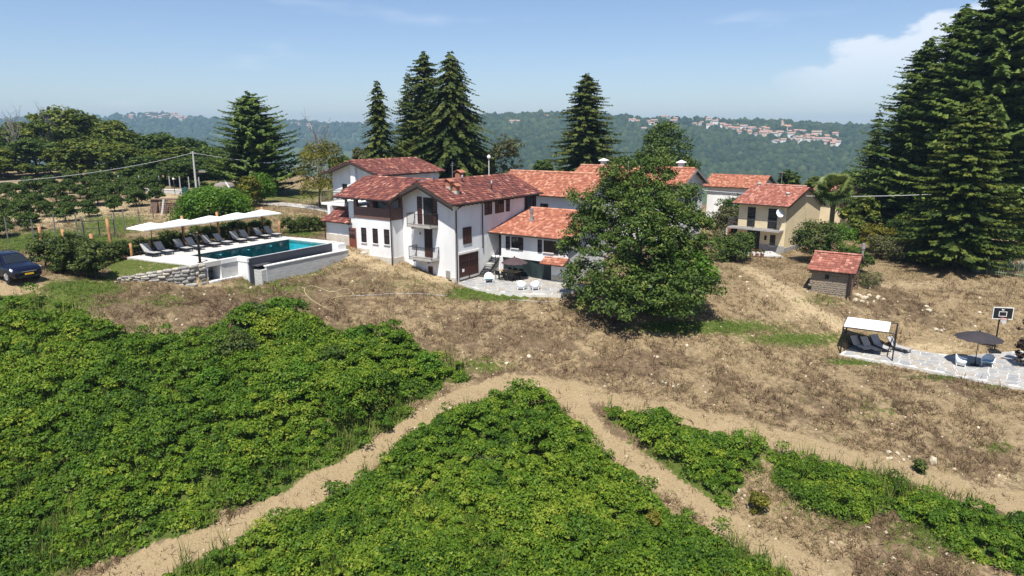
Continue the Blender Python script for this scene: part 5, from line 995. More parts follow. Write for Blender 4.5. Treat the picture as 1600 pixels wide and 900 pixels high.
conifer(1598, 60, 96, 60, 'pale conifer behind the huge cedar at the right edge', 'cedar', 112, levels=44, nb=10, droop=.2, base=.05, flat=True, step=.36, spray=.6, power=.66)
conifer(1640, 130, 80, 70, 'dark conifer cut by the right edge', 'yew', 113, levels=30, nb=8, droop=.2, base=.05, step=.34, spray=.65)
conifer(-8, 135, 118, 40, 'dark conifer cut by the left edge above the orchard', 'spruce', 114, levels=30, nb=8, droop=.3, base=.05, step=.4, spray=.7)
# ---- the big walnut in front of the houses
rng = np.random.default_rng(77); wx, wy, wz = G(990, 484)
lob = [(0, 0, 6.2, 4.2, 4.4), (-3.6, .5, 5.2, 2.6, 2.6), (3.4, .3, 5.4, 2.7, 3.0), (-1.6, -2.2, 2.7, 2.8, 2.3), (2.4, -2.4, 2.4, 2.9, 2.3), (.3, -2.9, 2.0, 2.6, 1.9), (.5, .5, 9.4, 2.7, 2.2), (-2.6, .6, 8.2, 2.0, 1.8), (3.0, 1.0, 8.2, 2.2, 1.7), (4.6, -.6, 2.6, 1.9, 2.2), (-4.2, -.6, 2.4, 1.8, 1.7), (1.0, 3, 6, 3, 3), (-3.9, .3, 7.0, 1.5, 1.0), (5.0, .4, 6.6, 1.3, 1.0), (.0, -2.6, 6.0, 2.4, 2.2), (0, -3, 1.1, 2.8, 1.5), (-2.6, -2.4, 1.3, 2.2, 1.4), (2.9, -2.6, 1.1, 2.4, 1.4), (-2.2, 0, 10.2, 1.5, 1.1), (-4.6, .2, 8.6, 1.2, .9), (1.6, .4, 11.0, 1.4, .9), (-5.4, 0, 5.0, 1.0, .9), (5.6, -.5, 5.0, 1.1, .9), (4.6, .4, 9.0, 1.1, .8), (6.0, -1, 2.0, 1.0, 1.0), (-.8, .2, 11.3, 1.0, .8)]
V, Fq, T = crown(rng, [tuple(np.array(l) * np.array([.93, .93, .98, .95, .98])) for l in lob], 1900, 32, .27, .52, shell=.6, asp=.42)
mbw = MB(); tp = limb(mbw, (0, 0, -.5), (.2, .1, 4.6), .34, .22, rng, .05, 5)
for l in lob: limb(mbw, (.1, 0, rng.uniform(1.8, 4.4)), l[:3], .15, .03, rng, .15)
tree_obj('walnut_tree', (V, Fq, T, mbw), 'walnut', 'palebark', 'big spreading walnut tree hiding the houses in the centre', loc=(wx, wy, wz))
def bush(px, py, d, w_px, h_px, label, leaf, seed, group=None, ls=.22, name='shrub', nclump=165, nleaf=28, dz=0, low=.05, cat='shrub', z=None):
    if d is None: x, y, zz = G(px, py)
    else: x, y, zz = spot(px, py, d)
    dd = math.hypot(x, y); w_ = w_px * dd * .97 / F_PX; h = h_px * dd * .97 / F_PX
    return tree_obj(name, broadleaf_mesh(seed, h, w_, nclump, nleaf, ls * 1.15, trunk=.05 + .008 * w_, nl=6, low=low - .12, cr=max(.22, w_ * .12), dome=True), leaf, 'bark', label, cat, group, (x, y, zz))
bush(1062, 492, None, 120, 128, 'lighter green bush at the right foot of the walnut tree', 'laurel', 201, ls=.24, nclump=190, nleaf=30)
bush(1028, 496, None, 46, 24, 'small bright green sucker growing under the walnut tree', 'laurel', 202, ls=.22, nclump=50)
bush(338, 344, 74, 118, 44, 'rounded bright green laurel bush behind the pool parasols', 'laurel', 203, ls=.22, nclump=620, nleaf=30)
bush(408, 300, 86, 52, 48, 'bright green bush in front of the broad cedar', 'laurel', 204, ls=.2)
bush(391, 320, 82, 40, 50, 'yellow green bush between the tank and the laurel', 'yellowleaf', 205, ls=.18)
bush(500, 322, 84, 74, 108, 'yellowing conifer-like tree left of the farmhouse terrace', 'yellowleaf', 206, ls=.2, nclump=240, name='yellowing_tree', cat='tree', nleaf=26)
bush(1272, 398, 70, 78, 66, 'large olive green bush in front of the yellow house gable', 'hedge', 207, ls=.2, nclump=220)
bush(1312, 396, 70, 64, 62, 'bright green bush right of the olive bush by the yellow house', 'laurel', 208, ls=.18, nclump=160)
bush(1338, 402, 66, 46, 36, 'low green shrub behind the stone hut roof', 'hedge', 209, ls=.16)
bush(1368, 372, 76, 44, 42, 'pale yellow green shrub below the right conifers', 'yellowleaf', 210, ls=.18)
bush(1392, 384, 72, 60, 34, 'grey green shrub right of the stone hut chimney', 'olive', 211, ls=.16)
bush(1420, 366, 78, 60, 56, 'dark green shrub dotted with orange flowers', 'hazel', 212, ls=.2)
bush(1596, 398, 74, 56, 40, 'green shrub behind the pale fence at the right edge', 'laurel', 213, ls=.18)
bush(1600, 350, 84, 90, 130, 'dark copper leaved tree at the right edge', 'copper', 214, ls=.26, nclump=280, name='copper_tree', cat='tree')
bush(1148, 400, 70, 66, 46, 'loose green shrub left of the yellow house pots', 'hazel', 215, ls=.2)
bush(1135, 340, 82, 56, 60, 'light green shrub between the gabled and yellow houses', 'olive', 216, ls=.2)
bush(1150, 335, 88, 60, 66, 'dark green tree behind the brick shed', 'hazel', 217, ls=.24, name='small_tree', cat='tree')
bush(1358, 447, None, 46, 22, 'low dark rosemary shrub beside the stone hut', 'olive', 218, ls=.12, nclump=60)
bush(1375, 405, None, 24, 16, 'small round grey shrub above the hut', 'olive', 219, ls=.1, nclump=40)
bush(1390, 408, None, 30, 18, 'second small grey shrub above the hut', 'olive', 220, ls=.1, nclump=40)
bush(1598, 575, None, 26, 90, 'dark leaved shrub cut by the right edge beside the patio', 'copper', 221, ls=.16, nclump=70)
bush(1465, 400, 70, 90, 40, 'dark undergrowth below the yellowish conifer', 'hazel', 222, ls=.2)
bush(1545, 408, 68, 80, 36, 'dark undergrowth left of the pale fence', 'hazel', 223, ls=.2)
def bigtree(px, ytop, d, w_px, label, leaf, seed, group=None, nclump=260, nleaf=26, ls=.42, name='broadleaf_tree', low=.12):
    x, y, z = spot(px, 300, d); H = topz(px, ytop, d) - z; w_ = w_px * d / F_PX
    tree_obj(name, broadleaf_mesh(seed, H, w_, nclump, nleaf, ls, trunk=.22, nl=7, low=low, cr=w_ * .085), leaf, 'bark', label, 'tree', group, (x, y, z))
bigtree(1036, 185, 104, 112, 'round dark broadleaf tree behind the walnut and orange roofs', 'hazel', 301, nclump=420, ls=.4)
bigtree(786, 205, 100, 66, 'pale drooping birch right of the tall spruces', 'olive', 302, ls=.3, nclump=200)
bigtree(752, 228, 104, 50, 'low green tree between the spruces and the birch', 'hazel', 303)
bigtree(640, 215, 100, 60, 'green tree below the narrow spruce', 'broad', 304); bigtree(570, 225, 106, 60, 'loose green tree left of the narrow spruce', 'olive', 305, nclump=180)
bigtree(540, 240, 98, 50, 'dark green tree behind the rear house gable', 'hazel', 306); bigtree(848, 245, 112, 46, 'low tree left of the solitary spruce', 'hazel', 307); bigtree(965, 240, 112, 60, 'low tree right of the solitary spruce', 'hazel', 308)
bigtree(1230, 262, 104, 40, 'low tree behind the yellow house ridge', 'hazel', 309); bigtree(1195, 272, 112, 36, 'small tree beside the red orange roof', 'olive', 310); bigtree(1330, 262, 98, 70, 'dark green tree behind the palm', 'hazel', 311); bigtree(1270, 272, 110, 40, 'small green tree left of the palm crown', 'broad', 312)
bigtree(1350, 300, 84, 60, 'light green tree between the outhouse and the conifers', 'broad', 313)
gb = 'broadleaf trees along the ridge above the orchard'
band = [(-30, 205, 128, 110), (40, 188, 134, 90), (108, 163, 132, 118), (150, 178, 138, 90), (186, 186, 130, 84), (222, 206, 134, 78), (258, 205, 126, 80), (296, 212, 124, 84), (330, 226, 118, 70), (62, 214, 118, 100), (-10, 225, 112, 110), (130, 214, 116, 96), (200, 222, 114, 90), (262, 228, 112, 84), (232, 240, 106, 80), (300, 240, 108, 80), (285, 250, 104, 60), (355, 240, 112, 60)]
bp = []
for i, (px, yt, d, wp) in enumerate(band):
    row, k = ('back', i) if i < 9 else ('middle', i - 9) if i < 14 else ('front', i - 14)  # nearest trees
    lab = 'rounded broadleaf tree above the hazel orchard, %s row, %s from the left' % (row, ORD[sorted([b[0] for b in (band[:9] if i < 9 else band[9:14] if i < 14 else band[14:])]).index(px)])
    x, y, z = spot(px, 300, d); H = topz(px, yt, d) - z; w_ = wp * d / F_PX
    if i < 7: o = tree_obj('broadleaf_tree', broadleaf_mesh(330 + i, 10, 9, 330, 26, .50, trunk=.22, nl=8, low=.0, cr=.78), 'broad' if i % 3 else 'hazel', 'bark', lab, 'tree', gb); bp.append(o)
    else: o = copy_tree(bp[(i * 3) % 7]); tag(o, lab)
    o.location = (x, y, z); o.scale = (w_ / 9, w_ / 9, H / 10); o.rotation_euler.z = i * 1.9
# bare, dead tree at the left edge
def twig_tree(px, ytop, d, label, seed):
    x, y, z = spot(px, 300, d); H = topz(px, ytop, d) - z; rng = np.random.default_rng(seed); mb = MB(); tw = MB(); limb(mb, (0, 0, -.3), (.3, 0, H * .75), .16, .05, rng, .05, 5)
    for i in range(26):
        a = rng.uniform(0, 6.28); z0 = H * rng.uniform(.25, .72); L = H * rng.uniform(.12, .3); p = limb(tw, (.2, 0, z0), (L * math.cos(a) * .6, L * math.sin(a) * .6, z0 + L * 1.1), .05, .015, rng, .2)
        for k in range(3): q = p[rng.integers(1, 4)]; limb(tw, q, q + rng.normal(0, .5, 3) + np.array([0, 0, .7]), .02, .008, rng, .2, 3)
    e = empty('bare_tree', (0, 0, 0), label, 'tree'); part('trunk', mb, M['palebark'], e); part('branches', tw, M['palebark'], e); e.location = (x, y, z)
twig_tree(33, 160, 124, 'leafless grey tree beside the left edge conifer', 5); twig_tree(500, 178, 92, 'leafless tall twigs above the yellowing tree', 6); twig_tree(92, 158, 128, 'dead branches poking from the top of the ridge trees', 7)
# ---- hazel orchard
gh_ = 'hazel bushes in the orchard rows'; hz = [broadleaf_mesh(400 + i, 2.5, 3.0, 170, 26, .22, trunk=.07, nl=6, low=.15, cr=.36) for i in range(3)]; hzo = []; rz = random.Random(3); nhz = 0
for r_, X0 in enumerate((-47.0, -52.2, -57.4, -62.6, -67.8)):
    for k in range(15):
        Y = 63.5 + k * 3.9 + rz.uniform(-.4, .4) + r_ * .7; X = X0 + (Y - 66) * .11 + rz.uniform(-.3, .3)
        px, py = proj(X, Y, gz(X, Y)); 
        if px < -30 or px > 262 or Y > 117: continue
        lab = 'round young hazel bush in the sandy orchard rows'
        if len(hzo) < 3: o = tree_obj('hazel_tree', hz[len(hzo)], 'hazel', 'bark', lab, 'tree', gh_); hzo.append(o)
        else: o = copy_tree(rz.choice(hzo))
        o.location = (X, Y, gz(X, Y)); o.rotation_euler.z = rz.uniform(0, 6.28); s = rz.uniform(.72, .95); o.scale = (s, s, s * rz.uniform(.9, 1.1)); nhz += 1
# ---- hedge behind the loungers, shrubs by the car
gl = 'laurel shrubs of the hedge behind the loungers'; hp = [broadleaf_mesh(430 + i, 1.75, 1.7, 90, 26, .15, trunk=.03, nl=5, low=-.08, cr=.24, dome=True) for i in range(3)]; ho = []
def hedge(a, b, s, lab=None, grp=gl):
    if len(ho) < 3: o = tree_obj('hedge_shrub', hp[len(ho)], 'hedge', 'bark', 'x', 'shrub'); ho.append(o)
    else: o = copy_tree(rz.choice(ho))
    q = pv(a, b); o.location = (q[0], q[1], max(gz(q[0], q[1]), -10.2)); o.rotation_euler.z = rz.uniform(0, 6.28); o.scale = (s, s, s * rz.uniform(.85, 1.1)); tag(o, lab or 'leafy olive green shrub in the hedge behind the pool loungers', 'shrub', grp)
for i in range(15): hedge(-2.9 + i * .98, -4.5 + rz.uniform(-.2, .2), rz.uniform(.85, 1.05), 'olive green shrub in the hedge behind the loungers, %s from the lawn end' % ORD[i])
for i in range(6): hedge(-3.6 - i * .05, -4.4 - i * .9, rz.uniform(.8, 1.0), 'leafy olive shrub in the short hedge behind the lawn posts, %s from the pool' % ORD[i], 'shrubs behind the lawn posts')
for i in range(7): hedge(12.9 + i * .85, -3.9 - i * .16, rz.uniform(.75, .9), 'leafy shrub in the hedge right of the pool gap, %s from the pool' % ORD[i], 'shrubs of the hedge right of the pool gap')
for i, (px, py, w_, h) in enumerate([(72, 420, 44, 62), (98, 426, 46, 64), (124, 432, 46, 66), (150, 437, 44, 66), (110, 408, 50, 50), (142, 414, 44, 46)]): bush(px, py, None, w_, h * .8, 'feathery green shrub between car and lawn, %s' % ['nearest the car', 'second of the front four from the car', 'third of the front four from the car', 'nearest the stone wall', 'behind, on the car side', 'behind, on the lawn side'][i], 'hedge', 450 + i, 'feathery shrubs beside the car', ls=.17, nclump=110)
# ---- palm
pq = spot(1296, 372, 72); H = topz(1296, 262, 72) - pq[2]; CZ = topz(1294, 294, 72) - pq[2]; pe = empty('palm_tree', (0, 0, 0), 'fan palm with shaggy trunk beside the yellow house', 'tree'); rng = np.random.default_rng(8)
mb = MB(); mb.tube([(0, 0, -.3), (.05, 0, H * .5), (0, 0, CZ)], [.2, .24, .22], 10); part('trunk', mb, M['deadpalm'], pe)
VV, FF, TT = [], [], []; nV = 0
def frond(a, el, L, fan, tint):
    global nV
    base_ = np.array([0, 0, CZ]); d = np.array([math.cos(a) * math.cos(el), math.sin(a) * math.cos(el), math.sin(el)]); hub = base_ + d * L * .55; side = np.array([-math.sin(a), math.cos(a), 0]); up = np.cross(d, side) * -1; rl = rng.uniform(-1.2, 1.2); side, up = side * math.cos(rl) + up * math.sin(rl), up * math.cos(rl) - side * math.sin(rl)
    for k in range(15):
        an_ = (k / 14 - .5) * 3.6; q = d * math.cos(an_) + side * math.sin(an_); tip = hub + q * fan * rng.uniform(.85, 1.05) + np.array([0, 0, -.16 * fan]); m_ = hub + q * fan * .5; w_ = np.cross(q, up) * .075
        V4 = [hub, m_ + w_, tip, m_ - w_]; VV.extend(V4); FF.append((nV, nV + 1, nV + 2, nV + 3)); nV += 4; TT.extend([float(np.clip(tint + rng.normal(0, .12), 0, 1))] * 4)
for i in range(85): el = math.asin(rng.uniform(-.93, .99)); frond(rng.uniform(0, 6.28), el, rng.uniform(1.7, 2.4), rng.uniform(.8, 1.1), .5 + .3 * el)
npmesh('fronds', VV, FF, M['palmleaf'], pe, TT); VV, FF, TT = [], [], []; nV = 0
for i in range(9): frond(rng.uniform(0, 6.28), rng.uniform(-1.5, -1.25), rng.uniform(1.2, 2.2), .5, .5)
npmesh('dry_skirt', VV, FF, M['deadpalm'], pe, TT); pe.location = pq
# ---------------------------------------------------------------- thickets of bramble and vine
def thicket(key, label, hfun, cell=.36, seed=1, nleaf=100, ls=.115, tintb=0.0):
    P = TW[key]; rng = np.random.default_rng(seed); x0, x1 = min(p[0] for p in P) - 1, max(p[0] for p in P) + 1; y0, y1 = min(p[1] for p in P) - 1, max(p[1] for p in P) + 1
    gx, gy = np.meshgrid(np.arange(x0, x1, cell), np.arange(y0, y1, cell)); x = (gx + rng.uniform(-.5, .5, gx.shape) * cell).ravel(); y = (gy + rng.uniform(-.5, .5, gx.shape) * cell).ravel()
    k = inpoly(x + 2.6 * (fbm(x * .5, y * .5, 31, 4) - .5), y + 2.6 * (fbm(x * .5, y * .5, 37, 4) - .5), P); x, y = x[k], y[k]; z = gh(x, y); px, py = proj(x, y, z); k = (px > -170) & (px < 1770) & (py < 985) & (bil(dirt, x, y) < .7); x, y, z, px, py = x[k], y[k], z[k], px[k], py[k]
    ed = np.minimum(segdist(x, y, P + P[:1]), 3); k = rng.uniform(0, 1, len(x)) < .25 + .75 * sstep(ed, .0, .9); x, y, z, px, py, ed = x[k], y[k], z[k], px[k], py[k], ed[k]; hgt = hfun(x, y, px, py) * (.35 + .65 * sstep(ed, 0, 1.3)); n = len(x)
    lump = sstep(fbm(x * .62, y * .62, seed + 3, 3), .22, .66); mid = fbm(x * .25, y * .25, seed + 23, 3); hgt = hgt * (.2 + 1.0 * lump + 1.2 * sstep(mid, .25, .65)) + np.where(rng.uniform(0, 1, n) < .07, rng.uniform(.15, .5, n), 0)
    cr = rng.uniform(.2, .5, n) * (.75 + .45 * lump); hgt = hgt + rng.normal(0, .16, n); C_ = np.stack([x, y, z + np.maximum(hgt - cr * .3, .05)], 1)
    big = np.clip(-.10 + tintb + .75 * fbm(x * .22, y * .22, seed + 7, 3) + .55 * fbm(x * .9, y * .9, seed + 29, 3) + rng.normal(0, .12, n), 0, 1)
    m = nleaf; Cr = np.repeat(C_, m, 0); rr = np.repeat(cr, m); N_ = n * m
    d = rng.normal(size=(N_, 3)); d /= np.linalg.norm(d, axis=1, keepdims=True); d[:, 2] = np.abs(d[:, 2]) - .25
    q = Cr + d * (rr * rng.uniform(.55, 1.12, N_))[:, None] * np.array([1.15, 1.15, .8]); q[:, 2] = np.maximum(q[:, 2], np.repeat(z, m) + .02)
    Nn = d * .7 + np.array([0, -.12, .55]) + rng.normal(0, .42, (N_, 3)); L = ls * rng.uniform(.6, 1.5, N_)
    V, Fq = tris(q, Nn, L, L * rng.uniform(.7, 1.05, N_), rng); T = np.repeat(np.clip(np.repeat(big, m) + rng.normal(0, .17, N_), 0, 1), 3)
    tag(npmesh('bramble_thicket', V, Fq, M['vine'], None, T), label, 'thicket', kind='stuff'); return N_
def hl(x, y, px, py): return .62 + .85 * np.exp(-(((px - 440) / 110) ** 2 + ((py - 515) / 32) ** 2)) + .6 * np.exp(-(((px - 600) / 90) ** 2 + ((py - 570) / 30) ** 2)) + .5 * np.exp(-(((px - 520) / 160) ** 2 + ((py - 640) / 70) ** 2)) + .5 * np.exp(-(((px - 690) / 40) ** 2 + ((py - 600) / 20) ** 2))
nl_ = thicket('left', 'dense green bramble thicket covering the slope left of the dirt track', hl, .37, 11)
nl_ += thicket('centre', 'bright green bramble mound between the two forking dirt tracks', lambda x, y, px, py: .62 + .35 * np.exp(-(((px - 800) / 120) ** 2 + ((py - 700) / 60) ** 2)), .36, 13, tintb=.06)
nl_ += thicket('bank', 'low green thicket on the bank between the two right hand tracks', lambda x, y, px, py: .55 + 0 * x, .34, 15)
nl_ += thicket('slope', 'darker green creeper patch in the middle of the lower right bank', lambda x, y, px, py: .4 + 0 * x, .32, 17, ls=.095)
nl_ += thicket('corner', 'green creeper patch filling the lower right corner', lambda x, y, px, py: .45 + 0 * x, .33, 19)
# saplings standing out of the thickets
for i, (px, py, w_, h, lf) in enumerate([(1018, 830, 28, 34, 'yellowleaf'), (1035, 660, 22, 24, 'laurel'), (1185, 800, 40, 36, 'yellowleaf'), (1436, 738, 12, 20, 'hedge')]): bush(px, py, None, w_, h, 'small sapling, %s' % ['yellow green on the central mound', 'bright green where the right tracks part', 'yellow green below the right bank thicket', 'thin and green beside the upper right track', 'green weed on the bank under the grass strip', 'green weed below the patio edge'][i], lf, 480 + i, ls=.12, nclump=40, name='sapling')
for i, (px, py, w_, h, lf) in enumerate([(395, 520, 70, 48, 'hazel'), (440, 516, 74, 54, 'laurel'), (470, 530, 60, 44, 'broad'), (370, 560, 70, 46, 'hedge'), (560, 545, 64, 40, 'laurel'), (610, 560, 70, 44, 'hazel'), (665, 585, 60, 40, 'laurel'), (520, 580, 70, 44, 'hazel'), (470, 610, 80, 50, 'laurel'), (580, 640, 76, 46, 'broad'), (330, 610, 60, 36, 'laurel'), (760, 730, 60, 34, 'hedge')]): bush(px, py, None, w_, h, 'leafy bush standing out of the left hand bramble thicket' if i < 11 else 'olive green bush in the middle of the central mound', lf, 700 + i, 'bushes in the left thicket' if i < 11 else None, ls=.15, nclump=150, nleaf=30)
# ---------------------------------------------------------------- grass
blocked_polys = [[FH(0, 0, 0), FH(12.6, 0, 0), FH(12.6, 6.3, 0), FH(0, 6.3, 0)], [FH(-1.6, 5.6, 0), FH(6, 5.6, 0), FH(6, 16, 0), FH(-1.6, 16, 0)], terr_poly, [FH(5, 0, 0), FH(13, 0, 0), FH(13, -8, 0), FH(5, -8, 0)], pat_poly, deck_poly, [pv(-1.4, 2), pv(2.4, 2), pv(2.4, 6), pv(11, 6), pv(11, 3), pv(-1.4, 3)], [pv(2, 4), pv(11.1, 4), pv(11.1, 6), pv(2, 6)], [FT(0, 0, 0), FT(3.7, 0, 0), FT(3.7, 2.9, 0), FT(0, 2.9, 0)], [FY(0, 0, 0), FY(10, 0, 0), FY(10, 6, 0), FY(0, 6, 0)]]
def grass(name, label, n, seed, want_green, hmin, hmax, matn):
    rng = np.random.default_rng(seed); y = rng.uniform(0, 1, n) ** 1.3 * 62 + 27; x = rng.uniform(-.8, .8, n) * y
    px, py = proj(x, y, gh(x, y)); k = (px > -90) & (px < 1690) & (py < 960) & (py > 300)
    k &= bil(dirt, x, y) < .25 + 1.1 * rng.uniform(0, 1, n) ** 4; 
    for P in blocked_polys: k &= ~inpoly(x, y, P)
    x, y = x[k], y[k]; g = bil(green, x, y); th = bil(inth.astype(float), x, y); pl = bil(pale, x, y)
    nz_ = fbm(x * 1.3, y * 1.3, 77, 3) - .5; gg = g + .7 * nz_
    k = ((gg > .42) | (rng.uniform(0, 1, len(x)) < .035) if want_green else (gg < .52)) & (th < .5) & (rng.uniform(0, 1, len(x)) > pl * .75) & ((fbm(x * .9, y * .9, 99, 3) + .25 * rng.uniform(0, 1, len(x))) > (.48 if not want_green else .3))
    lawn = inpoly(x, y, lawn_poly); x, y, nz_, lawn = x[k], y[k], nz_[k], lawn[k]; n = len(x); nb_ = 5
    X = np.repeat(x, nb_) + rng.normal(0, .09, n * nb_); Y = np.repeat(y, nb_) + rng.normal(0, .09, n * nb_); Z = gh(X, Y) - .02; m = n * nb_
    h = np.repeat(rng.uniform(hmin, hmax, n) * np.where(lawn, .35, 1), nb_) * rng.uniform(.6, 1.2, m); a = rng.uniform(0, 6.283, m); ln = rng.uniform(.4, 1.5, m) * h; w_ = .009 + .055 * h * rng.uniform(.5, 1.1, m)
    b0 = np.stack([X - np.sin(a) * w_, Y + np.cos(a) * w_, Z], 1); b1_ = np.stack([X + np.sin(a) * w_, Y - np.cos(a) * w_, Z], 1); tp_ = np.stack([X + np.cos(a) * ln, Y + np.sin(a) * ln, Z + h], 1)
    V = np.stack([b0, b1_, tp_], 1).reshape(-1, 3); T = np.clip(.48 + .9 * np.repeat(nz_, nb_) - (.28 * np.repeat(np.clip(bil(brown, x, y), 0, 1), nb_) if not want_green else 0) + .35 * (np.repeat(fbm(x * .2, y * .2, 55, 3), nb_) - .5) * 2 + rng.normal(0, .17, m), 0, 1)
    tag(npmesh(name, V, np.arange(3 * m).reshape(m, 3), M[matn], None, np.repeat(T, 3)), label, 'grass', kind='stuff'); return m
ng = grass('dry_grass', 'dry straw coloured grass and weeds on the slopes', 125000, 5, False, .10, .28, 'drygrass')
ng += grass('green_grass', 'short green grass in patches on the slopes and lawn', 120000, 6, True, .08, .24, 'greengrass')
def tall_weeds(n, seed):
    rng = np.random.default_rng(seed); y = rng.uniform(28, 50, n); x = rng.uniform(-.8, .8, n) * y; k = (bil(inth.astype(float), x, y) > .5) & (bil(dirt, x, y) < .3) & (fbm(x * .35, y * .35, 123, 3) + .12 * rng.normal(size=n) > .52); x, y = x[k], y[k]; n = len(x); m = n * 7
    X = np.repeat(x, 7) + rng.normal(0, .12, m); Y = np.repeat(y, 7) + rng.normal(0, .12, m); Z = gh(X, Y); h = np.repeat(rng.uniform(.7, 1.45, n), 7) * rng.uniform(.6, 1.1, m); a = rng.uniform(0, 6.283, m); ln = rng.uniform(.1, .5, m) * h; w_ = .012 + .018 * rng.uniform(0, 1, m)
    V = np.stack([np.stack([X - np.sin(a) * w_, Y + np.cos(a) * w_, Z + .2], 1), np.stack([X + np.sin(a) * w_, Y - np.cos(a) * w_, Z + .2], 1), np.stack([X + np.cos(a) * ln, Y + np.sin(a) * ln, Z + h], 1)], 1).reshape(-1, 3)
    T = np.clip(.62 + np.repeat(rng.normal(0, .2, n), 7) + rng.normal(0, .12, m), 0, 1); tag(npmesh('tall_weeds', V, np.arange(3 * m).reshape(m, 3), M['greengrass'], None, np.repeat(T, 3)), 'tall green and yellowing weeds growing up through the brambles', 'weeds', kind='stuff')
tall_weeds(14000, 31)
ng += grass('dry_weeds', 'taller brown dried weeds standing on the banks', 9000, 15, False, .28, .55, 'drygrass')
# ================================================================== FURNITURE AND SMALL THINGS
def azrot(az): return -R(az)                      # heading of local +y
# ---- sun lounger: local +x = foot end
def make_lounger():
    e = empty('sun_lounger', (0, 0, 0)); w_ = .34
    mb = MB()
    for s in (-1, 1): mb.bar((-.95, s * w_, .30), (1.0, s * w_, .30), .045)
    for x in (-.93, -.2, .98): mb.bar((x, -w_, .30), (x, w_, .30), .04)
    part('frame', mb, M['black'], e)
    for x in (-.72, .82):
        for s in (-1, 1): mb = MB(); mb.bar((x, s * w_, .0), (x, s * w_, .29), .05); part('leg', mb, M['black'], e)
    mb = MB(); mb.box(-.2, 1.0, -w_ + .03, w_ - .03, .315, .335); part('seat_panel', mb, M['fabric'], e)
    a = R(47); mb = MB(); n = np.array([-math.sin(a), 0, math.cos(a)]) * .022; p0 = np.array([-.18, 0, .335]); p1 = p0 + np.array([-math.cos(a), 0, math.sin(a)]) * .78; n = np.array([math.sin(a), 0, math.cos(a)]) * .02
    mb.hexa([p1 + (0, -w_ + .03, 0), p0 + (0, -w_ + .03, 0), p0 + (0, w_ - .03, 0), p1 + (0, w_ - .03, 0), p1 + (0, -w_ + .03, 0) + n, p0 + (0, -w_ + .03, 0) + n, p0 + (0, w_ - .03, 0) + n, p1 + (0, w_ - .03, 0) + n]); b = part('backrest', mb, M['fabric'], e)
    mb = MB()
    for s in (-1, 1): mb.bar(p0 + (0, s * w_, 0), p1 + (0, s * w_, 0), .04)
    mb.bar(p1 + (0, -w_, 0), p1 + (0, w_, 0), .04); mb.bar(p1 * .5 + p0 * .5, (-.75, 0, .3), .03); part('back_frame', mb, M['black'], b); return e
lg = make_lounger(); lused = False
def lounger(p, az, label, group):
    global lused
    o = copy_tree(lg) if lused else lg; lused = True; o.location = p; o.rotation_euler.z = R(90 - az); tag(o, label, 'sun lounger', group); return o
for i in range(10):
    a = -1.75 + (i // 2) * 2.62 + (i % 2) * 1.12; lounger(pv(a + random.Random(i).uniform(-.07, .07), -2.5 + .1 * (i % 2) + random.Random(i + 50).uniform(-.08, .08), 0), 121.3 + random.Random(i + 9).uniform(-5, 5), 'grey sun lounger by the pool, %s of the row counted from the lawn end' % ORD[i], 'sun loungers beside the pool')
for i, (px, py) in enumerate([(1341, 546), (1357, 547.5), (1373, 545), (1401, 547)]): q = atz(px, py, ZP); lounger((q[0], q[1], ZP + .005), 168 if i < 3 else 150, 'grey sun lounger under the white pergola, %s from the left' % ORD[i], 'sun loungers under the pergola')
# ---- square white parasols by the pool
def make_parasol():
    e = empty('parasol', (0, 0, 0)); h = 1.27
    mb = MB(); mb.tube([(0, 0, 0), (0, 0, 2.47)], .03, 8); part('pole', mb, M['black'], e); mb = MB(); mb.box(-.3, .3, -.3, .3, 0, .07); part('base', mb, M['gray_iron'], e)
    mb = MB(); n = 8; ring = []
    V = [(0, 0, 2.48)]; 
    for f, z in ((.10, 2.46), (.55, 2.31), (1.0, 2.13)):
        for k in range(8): q = [(-1, -1), (0, -1), (1, -1), (1, 0), (1, 1), (0, 1), (-1, 1), (-1, 0)][k]; sag = -.05 * f if k % 2 else 0; V.append((q[0] * h * f * (1 if k % 2 == 0 else .985), q[1] * h * .84 * f * (1 if k % 2 == 0 else .985), z + sag * -.4))
    V += [(V[17 + k][0], V[17 + k][1], V[17 + k][2] - .10) for k in range(8)]
    Fs = [(0, 1 + k, 1 + (k + 1) % 8) for k in range(8)] + [(1 + r * 8 + k, 9 + r * 8 + k, 9 + r * 8 + (k + 1) % 8, 1 + r * 8 + (k + 1) % 8) for r in range(3) for k in range(8)]
    mb.add(V, Fs); c = part('canopy', mb, M['canvas'], e); s = c.modifiers.new('solid', 'SOLIDIFY'); s.thickness = .012; mb = MB()
    for k in range(8): q = V[17 + k]; mb.bar((0, 0, 2.38), (q[0] * .97, q[1] * .97, q[2] - .03), .022)
    part('ribs', mb, M['gray_iron'], e); return e
pa_ = make_parasol()
for i in range(5):
    o = pa_ if i == 0 else copy_tree(pa_); o.location = pv(-1.18 + i * 2.62, -2.9, 0); o.rotation_euler.z = R(90 - 31.3 + [2, -3, 1, 3, -2][i]); tag(o, 'square white parasol by the pool, %s from the lawn' % ORD[i], 'parasol', 'white parasols over the pool loungers')
